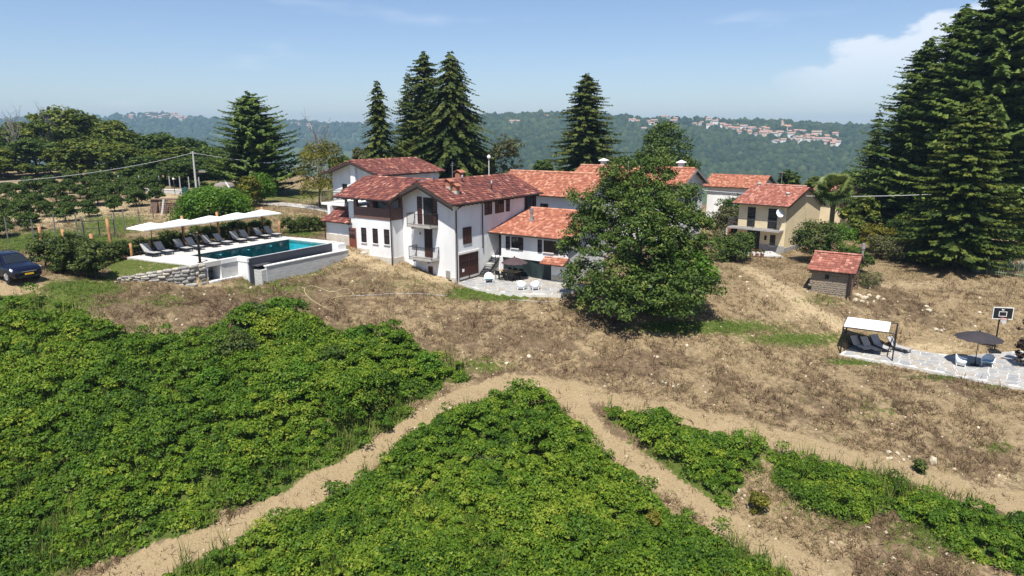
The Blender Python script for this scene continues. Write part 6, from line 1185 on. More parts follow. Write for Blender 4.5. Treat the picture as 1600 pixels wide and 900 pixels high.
# ---- round umbrellas
def umbrella(p, r, h, m, label, n=12, tilt=0):
    e = empty('umbrella', p, label, 'umbrella'); mb = MB(); mb.tube([(p[0], p[1], p[2]), (p[0], p[1], p[2] + h)], .028, 8); part('pole', mb, M['black'], e)
    mb = MB(); mb.lathe([(.27, 0), (.27, .06), (.08, .09), (.06, .3)], 14, p); part('base', mb, M['black'], e)
    V = [(p[0], p[1], p[2] + h)]; Fs = []
    for f, z in ((.3, -.10), (.65, -.26), (1.0, -.50)):
        for k in range(2 * n): a = math.pi * k / n; q = r * f * (1 if k % 2 == 0 else .955); V.append((p[0] + q * math.cos(a), p[1] + q * math.sin(a), p[2] + h + z + (.03 * f if k % 2 else 0)))
    N2 = 2 * n; Fs = [(0, 1 + k, 1 + (k + 1) % N2) for k in range(N2)] + [(1 + q * N2 + k, 1 + (q + 1) * N2 + k, 1 + (q + 1) * N2 + (k + 1) % N2, 1 + q * N2 + (k + 1) % N2) for q in range(2) for k in range(N2)]
    mb = MB(); mb.add(V, Fs); c = part('canopy', mb, m, e); s = c.modifiers.new('solid', 'SOLIDIFY'); s.thickness = .012
    mb = MB(); mb.lathe([(.05, 0), (.06, .04), (.02, .1)], 8, (p[0], p[1], p[2] + h)); part('finial', mb, M['black'], e); mb = MB()
    for k in range(n): q = V[1 + 2 * N2 + 2 * k]; mb.bar((p[0], p[1], p[2] + h - .06), (q[0], q[1], q[2] - .02), .018)
    part('ribs', mb, M['gray_iron'], e)
q = atz(1523, 571, ZP); umbrella((q[0], q[1], ZP + .005), 1.5, 2.5, M['dark_canvas'], 'round charcoal umbrella between two white armchairs on the lower patio')
zT = FH.o[2] + .01
q = FH(3.85, -3.35, .01); umbrella(q, 1.15, 1.95, M['plum_canvas'], 'round plum brown umbrella over the terrace dining table')
# ---- tub armchair, local +y = front
def make_tub():
    e = empty('armchair', (0, 0, 0)); P = []; n = 18
    for i in range(n + 1):
        t = i / n; a = math.pi * (1.12 - 1.24 * t) ; x = -.38 * math.cos(math.pi * t); s = math.sin(math.pi * t)
        y = .30 - .66 * s ** .55; zt = .50 + .30 * s ** 1.6; P.append((x * (1 + .06 * s), y, zt))
    V = []
    for (x, y, zt) in P:
        k = .86
        for (f, z) in ((.93, .10), (1.0, .34), (1.07, zt)): V.append((x * f, y * f, z))
        for (f, z) in ((1.0, zt - .01), (.90, .34), (.84, .12)): V.append((x * f * .93, y * f * .93 + .012, z))
    Fs = [(i * 6 + k, (i + 1) * 6 + k, (i + 1) * 6 + (k + 1) % 6, i * 6 + (k + 1) % 6) for i in range(n) for k in range(6)] + [tuple(range(6)), tuple(n * 6 + k for k in range(6))[::-1]]
    mb = MB(); mb.add(V, Fs); part('shell', mb, M['white_plastic'], e, smooth=True)
    mb = MB(); mb.hexa([(-.33, -.28, .30), (.33, -.28, .30), (.33, .34, .33), (-.33, .34, .33), (-.33, -.28, .36), (.33, -.28, .36), (.33, .34, .40), (-.33, .34, .40)]); part('seat', mb, M['blue_plastic'], e, .02)
    for x, y in ((-.33, .27), (.33, .27), (-.25, -.26), (.25, -.26)): mb = MB(); mb.tube([(x, y, 0), (x * .97, y * .97, .2)], [.03, .045], 6); part('leg', mb, M['white_plastic'], e)
    return e
tb = make_tub(); tus = False
def tub(p, az, label, group):
    global tus
    o = copy_tree(tb) if tus else tb; tus = True; o.location = p; o.rotation_euler.z = -R(az); tag(o, label, 'armchair', group)
def pp(px, py): q = atz(px, py, ZP); return (q[0], q[1], ZP + .005)
def tp2(px, py): q = atz(px, py, zT); return (q[0], q[1], zT)
tub(pp(1501, 571), 125, 'white tub armchair left of the charcoal umbrella', 'armchairs on the lower patio'); tub(pp(1543, 571.5), 225, 'white tub armchair with blue seat right of the charcoal umbrella', 'armchairs on the lower patio')
tub(tp2(764, 441), 175, 'white tub armchair with pale blue seat near the stair foot', 'armchairs on the terrace'); tub(tp2(815, 452), 15, 'white tub armchair seen from behind, left of the terrace pair', 'armchairs on the terrace'); tub(tp2(836, 452), 350, 'white tub armchair seen from behind, right of the terrace pair', 'armchairs on the terrace')
# ---- dining table and six chairs
FD = Frame(FH(3.75, -2.9, .01), 34)
dt = empty('dining_table', FD.o, 'wooden topped dining table under the plum umbrella', 'table'); mb = MB()
for k in range(6): mb.box(-.42 + k * .142, -.42 + k * .142 + .132, -.95, .95, .70, .74, FD)
part('table_top', mb, M['tabletop'], dt)
for u in (-.36, .36):
    for v in (-.85, .85): addbox(dt, 'leg', M['black'], FD, u - .04, u + .04, v - .04, v + .04, 0, .70)
def make_dchair():
    e = empty('dining_chair', (0, 0, 0)); mb = MB(); mb.box(-.24, .24, -.22, .24, .42, .46); part('seat', mb, M['black'], e, .015)
    mb = MB(); mb.hexa([(-.24, -.26, .46), (.24, -.26, .46), (.24, -.21, .46), (-.24, -.21, .46), (-.22, -.34, .82), (.22, -.34, .82), (.22, -.30, .82), (-.22, -.30, .82)]); part('backrest', mb, M['black'], e, .015)
    mb = MB()
    for s in (-1, 1): mb.bar((s * .25, -.26, .62), (s * .25, .2, .64), .04)
    part('armrests', mb, M['black'], e)
    for x in (-.22, .22):
        for y in (-.22, .2): mb = MB(); mb.bar((x, y, 0), (x, y, .42), .045); part('leg', mb, M['black'], e)
    return e
dc = make_dchair(); k_ = 0
for sd, nm in ((-1, 'near'), (1, 'far')):
    for j in range(3):
        o = dc if k_ == 0 else copy_tree(dc); k_ += 1; o.location = FD(sd * .62, .62 - j * .62, 0); o.rotation_euler.z = -R(34 if sd < 0 else 214); tag(o, 'black dining chair on the %s side of the terrace table, %s from the left' % (nm, ORD[j]), 'chair', 'dining chairs on the terrace')
mb = MB(); mb.lathe([(.03, 0), (.11, .03), (.13, .09), (.12, .09), (.05, .03)], 12, FD(.05, .3, .742)); tag(part('bowl', mb, M['white_plastic']), 'small pale bowl on the terrace dining table', 'bowl')
# ---- pergola
PG = Frame(atz(1313, 552, ZP), 121.2)             # u along the front edge, v towards the back
pg = empty('pergola', PG(1.7, 1.4, 0), 'black framed pergola with white canvas roof over four loungers', 'pergola')
cs = [(0, 0, 2.05), (3.42, 0, 2.05), (3.42, 2.85, 2.12), (0, 2.85, 2.12)]
for u, v, z in cs: mb = MB(); mb.bar(PG(u, v, 0), PG(u, v, z), .075); part('post', mb, M['iron'], pg)
for i in range(4): a, b = cs[i], cs[(i + 1) % 4]; mb = MB(); mb.bar(PG(*a), PG(*b), .07); part('beam', mb, M['iron'], pg)
mb = MB(); n = 8; mb.add([PG(.02 + 2.95 * i / n, .02 + 2.8 * j / 4, 2.10 + .07 * j / 4 - .07 * math.sin(math.pi * i / n) * math.sin(math.pi * j / 4)) for j in range(5) for i in range(n + 1)], [(j * (n + 1) + i, j * (n + 1) + i + 1, (j + 1) * (n + 1) + i + 1, (j + 1) * (n + 1) + i) for j in range(4) for i in range(n)]); c = part('canopy', mb, M['canvas'], pg); c.modifiers.new('s', 'SOLIDIFY').thickness = .01
# ---- basketball hoop
hb = atz(1553, 551, ZP); hp_ = (hb[0], hb[1], ZP + .005); hoop = empty('basketball_hoop', hp_, 'portable basketball hoop with black backboard behind the patio umbrella', 'basketball hoop')
FK = Frame(hp_, 190)                               # u = direction the board faces
mb = MB(); mb.tube([FK(0, 0, .1), FK(0, 0, 2.75)], .05, 8); part('pole', mb, M['black'], hoop); addbox(hoop, 'base', M['black'], FK, -.55, .25, -.4, .4, .0, .16, bevel=.04)
mb = MB(); mb.bar(FK(0, 0, 2.7), FK(.32, 0, 3.2), .05); mb.bar(FK(0, 0, 2.3), FK(.32, 0, 2.95), .04); mb.bar(FK(-.4, 0, .1), FK(0, 0, 1.2), .04); part('brackets', mb, M['black'], hoop)
bb = addbox(hoop, 'backboard', M['black'], FK, .33, .37, -.66, .66, 2.72, 3.56); mb = MB()
for a in ((-.68, .68, 3.54, 3.59), (-.68, .68, 2.69, 2.74), (-.68, -.63, 2.74, 3.54), (.63, .68, 2.74, 3.54)): mb.box(.325, .38, *a, FK)
part('board_frame', mb, M['white_metal'], bb); mb = MB()
for a in ((-.27, .27, 3.24, 3.28), (-.27, .27, 2.90, 2.94), (-.27, -.23, 2.94, 3.24), (.23, .27, 2.94, 3.24)): mb.box(.372, .376, *a, FK)
part('target_square', mb, M['white_metal'], bb); mb = MB(); mb.add([FK(.374, .02, 3.36), FK(.374, -.09, 3.36), FK(.374, -.13, 3.47), FK(.374, .09, 3.42)], [(0, 1, 2, 3)]); part('emblem', mb, M['white_metal'], bb)
mb = MB(); c_ = FK(.62, 0, 2.80); mb.tube([(c_[0] + .23 * math.cos(t), c_[1] + .23 * math.sin(t), c_[2]) for t in np.linspace(0, 6.2832, 17)], .016, 6); mb.bar(FK(.36, 0, 2.80), FK(.40, 0, 2.80), .08); rim = part('rim', mb, M['sign_red'], hoop); mb = MB()
for k in range(10):
    a, b = 2 * math.pi * k / 10, 2 * math.pi * (k + 1) / 10
    for (r0, z0), (r1, z1) in (((.23, 0), (.17, -.18)), ((.17, -.18), (.12, -.38))):
        for (t0, t1) in ((a, b), (b, a)): mb.bar((c_[0] + r0 * math.cos(t0), c_[1] + r0 * math.sin(t0), c_[2] + z0), (c_[0] + r1 * math.cos(t1), c_[1] + r1 * math.sin(t1), c_[2] + z1), .018)
part('net', mb, M['white_metal'], rim)
q = pp(1539, 543); mb = MB(); mb.lathe([(.01, 0), (.08, .03), (.12, .12), (.08, .21), (.01, .24)], 14, q); tag(part('ball', mb, M['ball'], smooth=True), 'grey ball lying beside the basketball hoop base', 'ball')
# ---- outdoor shower at the deck edge
sh = empty('outdoor_shower', pv(-1.5, 3.35, 0), 'dark curved outdoor shower column at the front edge of the pool deck', 'shower')
mb = MB(); mb.tube([pv(-1.5, 3.35, 0), pv(-1.5, 3.35, 1.55), pv(-1.55, 3.2, 1.9), pv(-1.7, 2.95, 2.15)], [.10, .09, .07, .06], 8); part('column', mb, M['black'], sh, smooth=True); mb = MB(); mb.lathe([(.09, 0), (.10, .02), (.03, .05)], 12, pv(-1.73, 2.9, 2.08)); part('shower_head', mb, M['steel'], sh); addbox(sh, 'base_plate', M['black'], pf, -1.65, -1.35, 3.2, 3.5, .002, .03)
# ---- peeled larch posts
gp = 'peeled larch posts'
def logpost(x, y, z0, h, r, label, lean=0.0):
    rg = random.Random(int(abs(x * 100))); e = empty('log_post', (x, y, z0), label, 'post', gp); mb = MB(); pts = [(x + lean * h * t + rg.uniform(-.02, .02), y + rg.uniform(-.02, .02), z0 - .3 + (h + .3) * t) for t in (0, .25, .5, .75, 1)]; mb.tube(pts, [r * rg.uniform(.9, 1.1) for _ in pts], 9); s = part('shaft', mb, M['post'], e, smooth=True)
    mb = MB(); mb.lathe([(r * .8, 0), (r * .8, .012)], 9, (pts[-1][0], pts[-1][1], pts[-1][2] + .002)); part('cut_top', mb, M['tabletop'], e)
for i, (px, yt, yb, a, b) in enumerate([(262.6, 333, 378, 2.05, -3.75), (340.6, 325, 376, 5.35, -3.75), (411, 319, 357, 10.0, -3.75)]):
    q = pv(a, b); logpost(q[0], q[1], -9.5, 2.75, .11, 'tall peeled larch post among the pool parasols, %s from the left' % ORD[i])
for i, (a, b) in enumerate([(-2.45, -3.7), (3.7, -3.75), (7.0, -3.75), (8.4, -3.75), (-.9, -3.75)]): q = pv(a, b); logpost(q[0], q[1], -9.55, 1.15, .10, 'short larch stump post behind the loungers, standing %s along the hedge' % ['at the lawn corner', 'past the first tall post', 'past the second tall post', 'nearest the third tall post', 'behind the first parasol'][i])
for i, (px, py, yt, ln_) in enumerate([(67, 392, 360, 0), (105, 398, 364, -.05), (150, 411, 371, -.05), (177, 404, 349, -.03), (140, 401, 390, 0)]):
    g = G(px, py); h = (py - yt) * math.hypot(g[0], g[1]) * .99 / F_PX; logpost(g[0], g[1], g[2], h, .12, 'larch post beside the lawn hedge, %s' % ['farthest left near the car', 'second from the car, leaning', 'stout one rising from the feathery shrubs', 'tallest at the back of the lawn', 'short stub behind the feathery shrubs'][i], ln_)
for i, (px, py, yt) in enumerate([(437.5, 366, 347), (463, 362, 344), (476, 358, 342), (488, 356, 340), (499, 353, 338)]):
    g = G(px, py); h = (py - yt) * math.hypot(g[0], g[1]) * .99 / F_PX; logpost(g[0], g[1], g[2], h, .11, 'short larch post between pool and farmhouse, %s from the left' % ORD[i])
# ---- orchard fence with gate
gf = 'thin wire fence posts of the orchard'; fp = []
for i, (px, yb, yt) in enumerate([(13, 378, 346), (53, 374, 348), (88, 372, 340), (122, 370, 338), (131, 374, 343), (182, 371, 337), (195, 358, 332), (218, 348, 328), (240, 342, 324), (260, 338, 322)]):
    g = G(px, yb); h = (yb - yt) * math.hypot(g[0], g[1]) * .99 / F_PX; fp.append((g, h)); mb = MB(); mb.bar((g[0], g[1], g[2] - .2), (g[0], g[1], g[2] + h), .09); tag(part('fence_post', mb, M['greypost']), 'thin weathered orchard fence post, %s along the line from the left edge' % ORD[i], 'post', gf)
for k, f in enumerate((.35, .65, .92)):
    mb = MB()
    for (a, ha), (b, hb_) in zip(fp[:-1], fp[1:]): mb.tube([(a[0], a[1], a[2] + ha * f), (b[0], b[1], b[2] + hb_ * f)], .008, 4)
    tag(part('fence_wire', mb, M['gray_iron']), '%s strand of wire along the orchard fence' % ['lowest', 'middle', 'topmost'][k], 'wire')
(a, ha), (b, hb_) = fp[4], fp[5]; gt = empty('field_gate', a, 'dark metal field gate in the orchard fence', 'gate')
def gl_(t, f): return (a[0] + (b[0] - a[0]) * t, a[1] + (b[1] - a[1]) * t, (a[2] + .15) * (1 - t) + (b[2] + .15) * t + f)
for f in (.12, .8, 1.45): mb = MB(); mb.bar(gl_(.03, f), gl_(.97, f), .05); part('rail', mb, M['iron'], gt)
for t in (.03, .5, .97): mb = MB(); mb.bar(gl_(t, .1), gl_(t, 1.47), .06); part('stile', mb, M['iron'], gt)
# farther fence, retaining wall, lamp, gauze, pole, tank, boards
gf2 = 'pale posts of the far orchard fence'
for i, px in enumerate((188, 220, 236, 251, 267, 283, 297, 313)): x, y, z = spot(px, 305, 97); mb = MB(); mb.bar((x, y, z - .3), (x, y, z + 2.1), .11); tag(part('fence_post', mb, M['concrete']), 'pale concrete post of the far fence above the orchard, %s from the left' % ORD[i], 'post', gf2)
x0_, y0_, z0_ = spot(182, 305, 96); x1_, y1_, z1_ = spot(286, 305, 94); mb = MB(); mb.hexa([(x0_, y0_, z0_ - .5), (x1_, y1_, z1_ - .5), (x1_, y1_ + .3, z1_ - .5), (x0_, y0_ + .3, z0_ - .5), (x0_, y0_, z0_ + .55), (x1_, y1_, z1_ + .5), (x1_, y1_ + .3, z1_ + .5), (x0_, y0_ + .3, z0_ + .55)]); lw = empty('low_wall', (x0_, y0_, z0_), 'low pale concrete wall at the top of the orchard', 'wall'); part('wall', mb, M['concrete'], lw); mb = MB(); mb.hexa([(x0_, y0_ - .05, z0_ + .552), (x1_, y1_ - .05, z1_ + .502), (x1_, y1_ + .35, z1_ + .502), (x0_, y0_ + .35, z0_ + .552), (x0_, y0_ - .05, z0_ + .62), (x1_, y1_ - .05, z1_ + .57), (x1_, y1_ + .35, z1_ + .57), (x0_, y0_ + .35, z0_ + .62)]); part('coping', mb, M['coping'], lw)
x, y, z = spot(274, 308, 93); e = empty('lamp_post', (x, y, z), 'thin lamp post with white globe above the orchard', 'lamp'); h = topz(274, 281, 93) - z; mb = MB(); mb.tube([(x, y, z - .2), (x, y, z + h)], .04, 6); part('pole', mb, M['gray_iron'], e); mb = MB(); mb.lathe([(.04, 0), (.14, .08), (.16, .16), (.1, .28), (.02, .3)], 10, (x, y, z + h)); part('globe', mb, M['white_plastic'], e, smooth=True)
x, y, z = spot(285, 308, 91); x2, y2, z2 = spot(312, 308, 91); mb = MB(); n = 8; mb.add([(x + (x2 - x) * i / n, y + (y2 - y) * i / n + .15 * math.sin(i * 2.1), z - .1 + 1.5 * j * (.75 + .25 * math.sin(i))) for j in (0, .5, 1) for i in range(n + 1)], [(j * (n + 1) + i, j * (n + 1) + i + 1, (j + 1) * (n + 1) + i + 1, (j + 1) * (n + 1) + i) for j in (0, 1) for i in range(n)]); o = tag(part('shade_net', mb, M['gauze']), 'dark green shade netting hung on the far fence', 'net'); o.modifiers.new('s', 'SOLIDIFY').thickness = .02
px_, py_, pz_ = spot(308, 306, 92); ptop = topz(308, 236, 92); up_ = empty('utility_pole', (px_, py_, pz_), 'pale concrete utility pole left of the cedar', 'pole'); mb = MB(); mb.tube([(px_, py_, pz_ - .3), (px_, py_, ptop)], [.16, .11], 8); part('pole', mb, M['concrete'], up_); mb = MB(); mb.bar((px_ - .35, py_, ptop - .25), (px_ + .35, py_, ptop - .25), .08); part('cross_arm', mb, M['steel'], up_)
def wire(A, B, sag, label, r=.03):
    A, B = np.array(A, float), np.array(B, float); mb = MB(); mb.tube([A + (B - A) * t - np.array([0, 0, sag * 4 * t * (1 - t)]) for t in np.linspace(0, 1, 17)], r, 5); tag(part('power_line', mb, M['wire']), label, 'cable')
wire((px_, py_, ptop - .2), atd(-160, 292, 60), .9, 'overhead cable running from the utility pole to the left edge'); wire((px_, py_, ptop - .2), atd(560, 262, 100), .5, 'overhead cable from the utility pole towards the rear house', .022)
wire(atd(1085, 296, 82), atd(1760, 276, 66), 1.3, 'pale overhead cable crossing in front of the yellow house', .03)
x, y, z = spot(353, 316, 87); e = empty('water_tank', (x, y, z), 'stained round water tank under the cedar', 'tank'); mb = MB(); k = 1.25; mb.lathe([(k, -.3), (k, 1.9), (k * 1.02, 2.0), (k * .85, 2.35), (k * .3, 2.5)], 20, (x, y, z)); part('drum', mb, M['tank'], e, smooth=False); mb = MB(); mb.lathe([(.35, 0), (.35, .12), (.1, .14)], 12, (x, y, z + 2.5)); part('lid', mb, M['gray_iron'], e)
mb = MB(); mb.bar((x + .6, y - 1.2, z + 2.6), (x + 2.2, y - 1.0, z - .2), .17); tag(part('leaning_beam', mb, M['white_metal']), 'pale beam leaning against the water tank', 'beam')
x, y, z = G(240, 334); e = empty('lean_to', (x, y, z), 'old wooden board shelter with stacked logs at the orchard edge', 'shelter'); dd_ = math.hypot(x, y); s = dd_ / F_PX
mb = MB(); mb.hexa([(x - 5 * s, y, z), (x + 4 * s, y, z), (x + 5 * s, y + .6, z), (x - 4 * s, y + .6, z), (x - 4 * s, y + .3, z + 1.5), (x + 6 * s, y + .3, z + 1.5), (x + 6 * s, y + .36, z + 1.5), (x - 4 * s, y + .36, z + 1.5)]); part('board', mb, M['timber'], e); mb = MB(); mb.box(x - 4 * s, x + 34 * s, y + .1, y + 1.4, z + 1.5, z + 1.58); part('roof_board', mb, M['timber'], e)
rg = random.Random(2)
for j in range(5):
    for i in range(11): q = (x + (8 + i * 2.6) * s, y + .3, z + .12 + j * .22); mb = MB(); mb.tube([(q[0], q[1], q[2]), (q[0], q[1] + .8, q[2])], rg.uniform(.085, .11), 7); part('log', mb, M['logs'], e)
mb = MB(); mb.bar((x + 18 * s, y - .3, z + 1.6), (x + 13 * s, y - .5, z - .6), .14); tag(part('leaning_post', mb, M['white_metal']), 'white painted post leaning in front of the log stack', 'post')
# ---- back road
P_r = [G(*q, 60) for q in [(395, 317), (430, 319), (460, 321), (485, 324), (520, 330)]]; mb = MB(); L0 = []
for i, q in enumerate(P_r): L0 += [(q[0], q[1] - 1.6, gz(q[0], q[1] - 1.6) + .06), (q[0], q[1] + 1.6, gz(q[0], q[1] + 1.6) + .06)]
mb.add(L0, [(2 * i, 2 * i + 2, 2 * i + 3, 2 * i + 1) for i in range(len(P_r) - 1)]); tag(part('road', mb, M['road']), 'strip of pale road behind the pool garden', kind='structure')
# ---- hose and pipe on the slope
def onground(pts, lift=.04): return [(g[0], g[1], gz(g[0], g[1]) + lift) for g in pts]
def curve_pts(px, n=60):
    P = [G(*q)[:2] for q in px]; P = np.array(P); t = np.linspace(0, len(P) - 1, n); out = []
    for u in t:
        i = min(int(u), len(P) - 2); f = u - i; p0, p1, p2, p3 = P[max(i - 1, 0)], P[i], P[i + 1], P[min(i + 2, len(P) - 1)]
        out.append(.5 * ((2 * p1) + (-p0 + p2) * f + (2 * p0 - 5 * p1 + 4 * p2 - p3) * f * f + (-p0 + 3 * p1 - 3 * p2 + p3) * f ** 3))
    return out
mb = MB(); mb.tube(onground(curve_pts([(510, 482), (490, 472), (477, 460), (478, 450), (492, 449), (520, 458), (540, 452), (552, 462), (530, 466), (516, 470), (530, 478)], 80)), .022, 5); tag(part('garden_hose', mb, M['hose']), 'yellow garden hose looped on the dry slope below the pool', 'hose')
mb = MB(); mb.tube(onground(curve_pts([(550, 464), (580, 462), (610, 461), (660, 461), (700, 463)], 50)), .018, 5); tag(part('garden_hose', mb, M['wire']), 'thin pale hose trailing along the slope below the farmhouse', 'hose')
mb = MB(); mb.tube(onground(curve_pts([(800, 470), (840, 473), (870, 472), (890, 462)], 30)), .018, 5); tag(part('garden_hose', mb, M['wire']), 'pale hose trailing below the terrace edge', 'hose')
# ---- boulders and loose stones
gbr = 'pale boulders on the dry slopes'; rk = random.Random(21)
def rock_mesh(sd):
    r = np.random.default_rng(sd); V = ICO * (1 + r.uniform(-.3, .25, (11, 1))); V = np.vstack([V, [[0, 0, -.6]]]); Fs = [tuple(f) for f in ICF] + [(6 + (k + 1) % 5, 6 + k, 11) for k in range(5)]; me = bpy.data.meshes.new('boulder'); me.from_pydata([tuple(v) for v in V], [], Fs); me.materials.append(M['boulder']); return me
RM = [rock_mesh(i) for i in range(6)]
def rock(px, py, w_px, label):
    g = G(px, py); d = math.hypot(g[0], g[1]); s = w_px * d / F_PX / 2; o = bpy.data.objects.new('boulder', rk.choice(RM)); COL.objects.link(o); o.location = (g[0], g[1], g[2] + s * .25); o.scale = (s, s * rk.uniform(.6, .9), s * rk.uniform(.5, .75)); o.rotation_euler = (rk.uniform(-.3, .3), rk.uniform(-.3, .3), rk.uniform(0, 6)); m_ = o.modifiers.new('b', 'BEVEL'); m_.width = .05 * s; tag(o, label, 'boulder', gbr)
for i, (px, py, w_) in enumerate([(1340, 464, 12), (1352, 468, 12), (1347, 473, 9), (1372, 468, 11), (1358, 463, 8), (1336, 470, 8), (1380, 469, 6), (1365, 473, 6)]): rock(px, py, w_, 'pale boulder of the heap right of the stone hut')
for px, py, w_ in [(1447, 481, 8), (1451, 488, 11), (1441, 487, 6)]: rock(px, py, w_, 'pale boulder of the trio on the slope above the patio')
for px, py, w_ in [(1462, 517, 9), (1470, 519, 8), (1475, 517, 5)]: rock(px, py, w_, 'pale boulder of the low trio just above the patio')
for px, py, w_ in [(1456, 722, 18), (1388, 708, 10), (1402, 712, 10), (1390, 720, 10), (1420, 716, 8), (1412, 722, 7)]: rock(px, py, w_, 'pale boulder beside the upper right dirt track')
for px, py, w_ in [(1040, 602, 9), (1052, 606, 8), (1035, 598, 6), (1060, 603, 6), (1020, 600, 6), (1300, 850, 8), (1355, 828, 8), (1480, 870, 9)]: rock(px, py, w_, 'small pale rock lying on the lower banks')
rg2 = np.random.default_rng(5); n = 1100; px = rg2.uniform(880, 1600, n); py = rg2.uniform(460, 880, n); VV = []; FF = []
ys_ = rg2.uniform(28, 62, n); xs_ = rg2.uniform(-.55, .78, n) * ys_; kk = ~(bil(inth.astype(float), xs_, ys_) > .5)
for P in blocked_polys: kk &= ~inpoly(xs_, ys_, P)
xs_, ys_ = xs_[kk], ys_[kk]; n = len(xs_); s = rg2.uniform(.02, .09, n) * (1 + 1.0 * (rg2.uniform(0, 1, n) > .93)); V = (ICO[None] * (1 + rg2.uniform(-.3, .3, (n, 11, 1))) * s[:, None, None] * np.array([1, 1, .7]) + np.stack([xs_, ys_, gh(xs_, ys_) + s * .2], 1)[:, None]).reshape(-1, 3)
tag(npmesh('loose_stones', V, (ICF[None] + (np.arange(n) * 11)[:, None, None]).reshape(-1, 3), M['boulder']), 'loose pale stones scattered over the banks and tracks', 'stones', kind='stuff')
# ---- pots with flowers before the yellow house
rp = random.Random(6)
for i, (px, py) in enumerate([(1140, 396), (1149, 396), (1158, 397), (1166, 396), (1174, 397), (1183, 397), (1191, 396)]):
    x, y, z = spot(px, py, 72.5); e = empty('flower_pot', (0, 0, 0), 'potted red flowers in the row before the yellow house, %s from the left' % ORD[i], 'flower pot', 'flower pots before the yellow house'); mb = MB(); mb.lathe([(.14, 0), (.2, .32), (.22, .32), (.22, .36), (.15, .36)], 12); part('pot', mb, M['terracotta'], e)
    rng = np.random.default_rng(600 + i); V, Fq, T = crown(rng, [(0, 0, .55, .28, .25)], 14, 14, .12, .12); npmesh('leaves', V, Fq, M['hazel'], e, T); V, Fq, T = crown(rng, [(0, 0, .62, .28, .25)], 8, 7, .10, .06); npmesh('blossoms', V, Fq, M['flower'], e, T); e.location = (x, y, z)
mb = MB(); q = spot(1175, 398, 73); mb.box(q[0] - 3.4, q[0] + 3.2, q[1] - .2, q[1] + 3, q[2] - .5, q[2] + .02); tag(part('forecourt', mb, M['concrete']), 'pale concrete forecourt below the yellow house', kind='structure')
# ---- pale green fence with agaves at the right edge
gA, gB = G(1541, 428), G(1640, 440); fe = empty('picket_fence', gA, 'pale green picket fence in front of agaves at the right edge', 'fence'); n = 26
def fl_(t, h): x = gA[0] + (gB[0] - gA[0]) * t; y = gA[1] + (gB[1] - gA[1]) * t; return (x, y, gz(x, y) + h)
for i in range(n + 1): mb = MB(); mb.bar(fl_(i / n, -.1), fl_(i / n, 1.3 if i % 9 else 1.6), .05 if i % 9 else .12); part('picket' if i % 9 else 'post', mb, M['greenpaint'], fe)
for h in (.25, 1.1):
    for i in range(6): mb = MB(); mb.bar(fl_(i / 6, h), fl_((i + 1) / 6, h), .05); part('rail', mb, M['greenpaint'], fe)
def agave(px, py, s, label):
    x, y, z = G(px, py); rng = np.random.default_rng(int(px)); VV, FF, TT = [], [], []
    for k in range(26):
        a = rng.uniform(0, 6.28); el = rng.uniform(.25, 1.3); d = np.array([math.cos(a) * math.cos(el), math.sin(a) * math.cos(el), math.sin(el)]); sd = np.array([-math.sin(a), math.cos(a), 0]); L = s * rng.uniform(.8, 1.15); b = len(VV)
        VV += [sd * .05, sd * .08 + d * L * .45, d * L + np.array([0, 0, -.12 * L]), -sd * .08 + d * L * .45]; VV[-4:] = [v + 0 for v in VV[-4:]]; FF.append((b, b + 1, b + 2, b + 3)); TT += [rng.uniform(.2, .9)] * 4
    e = empty('agave', (0, 0, 0), label, 'agave'); o = npmesh('leaves', VV, FF, M['agave'], e, TT); o.modifiers.new('s', 'SOLIDIFY').thickness = .02; e.location = (x, y, z)
agave(1576, 422, 1.5, 'large grey green agave behind the pale fence'); agave(1600, 424, 1.3, 'agave cut by the right edge behind the fence'); agave(1557, 424, 1.1, 'smaller agave near the left end of the pale fence'); agave(1525, 428, .9, 'yellow green clump just left of the pale fence')
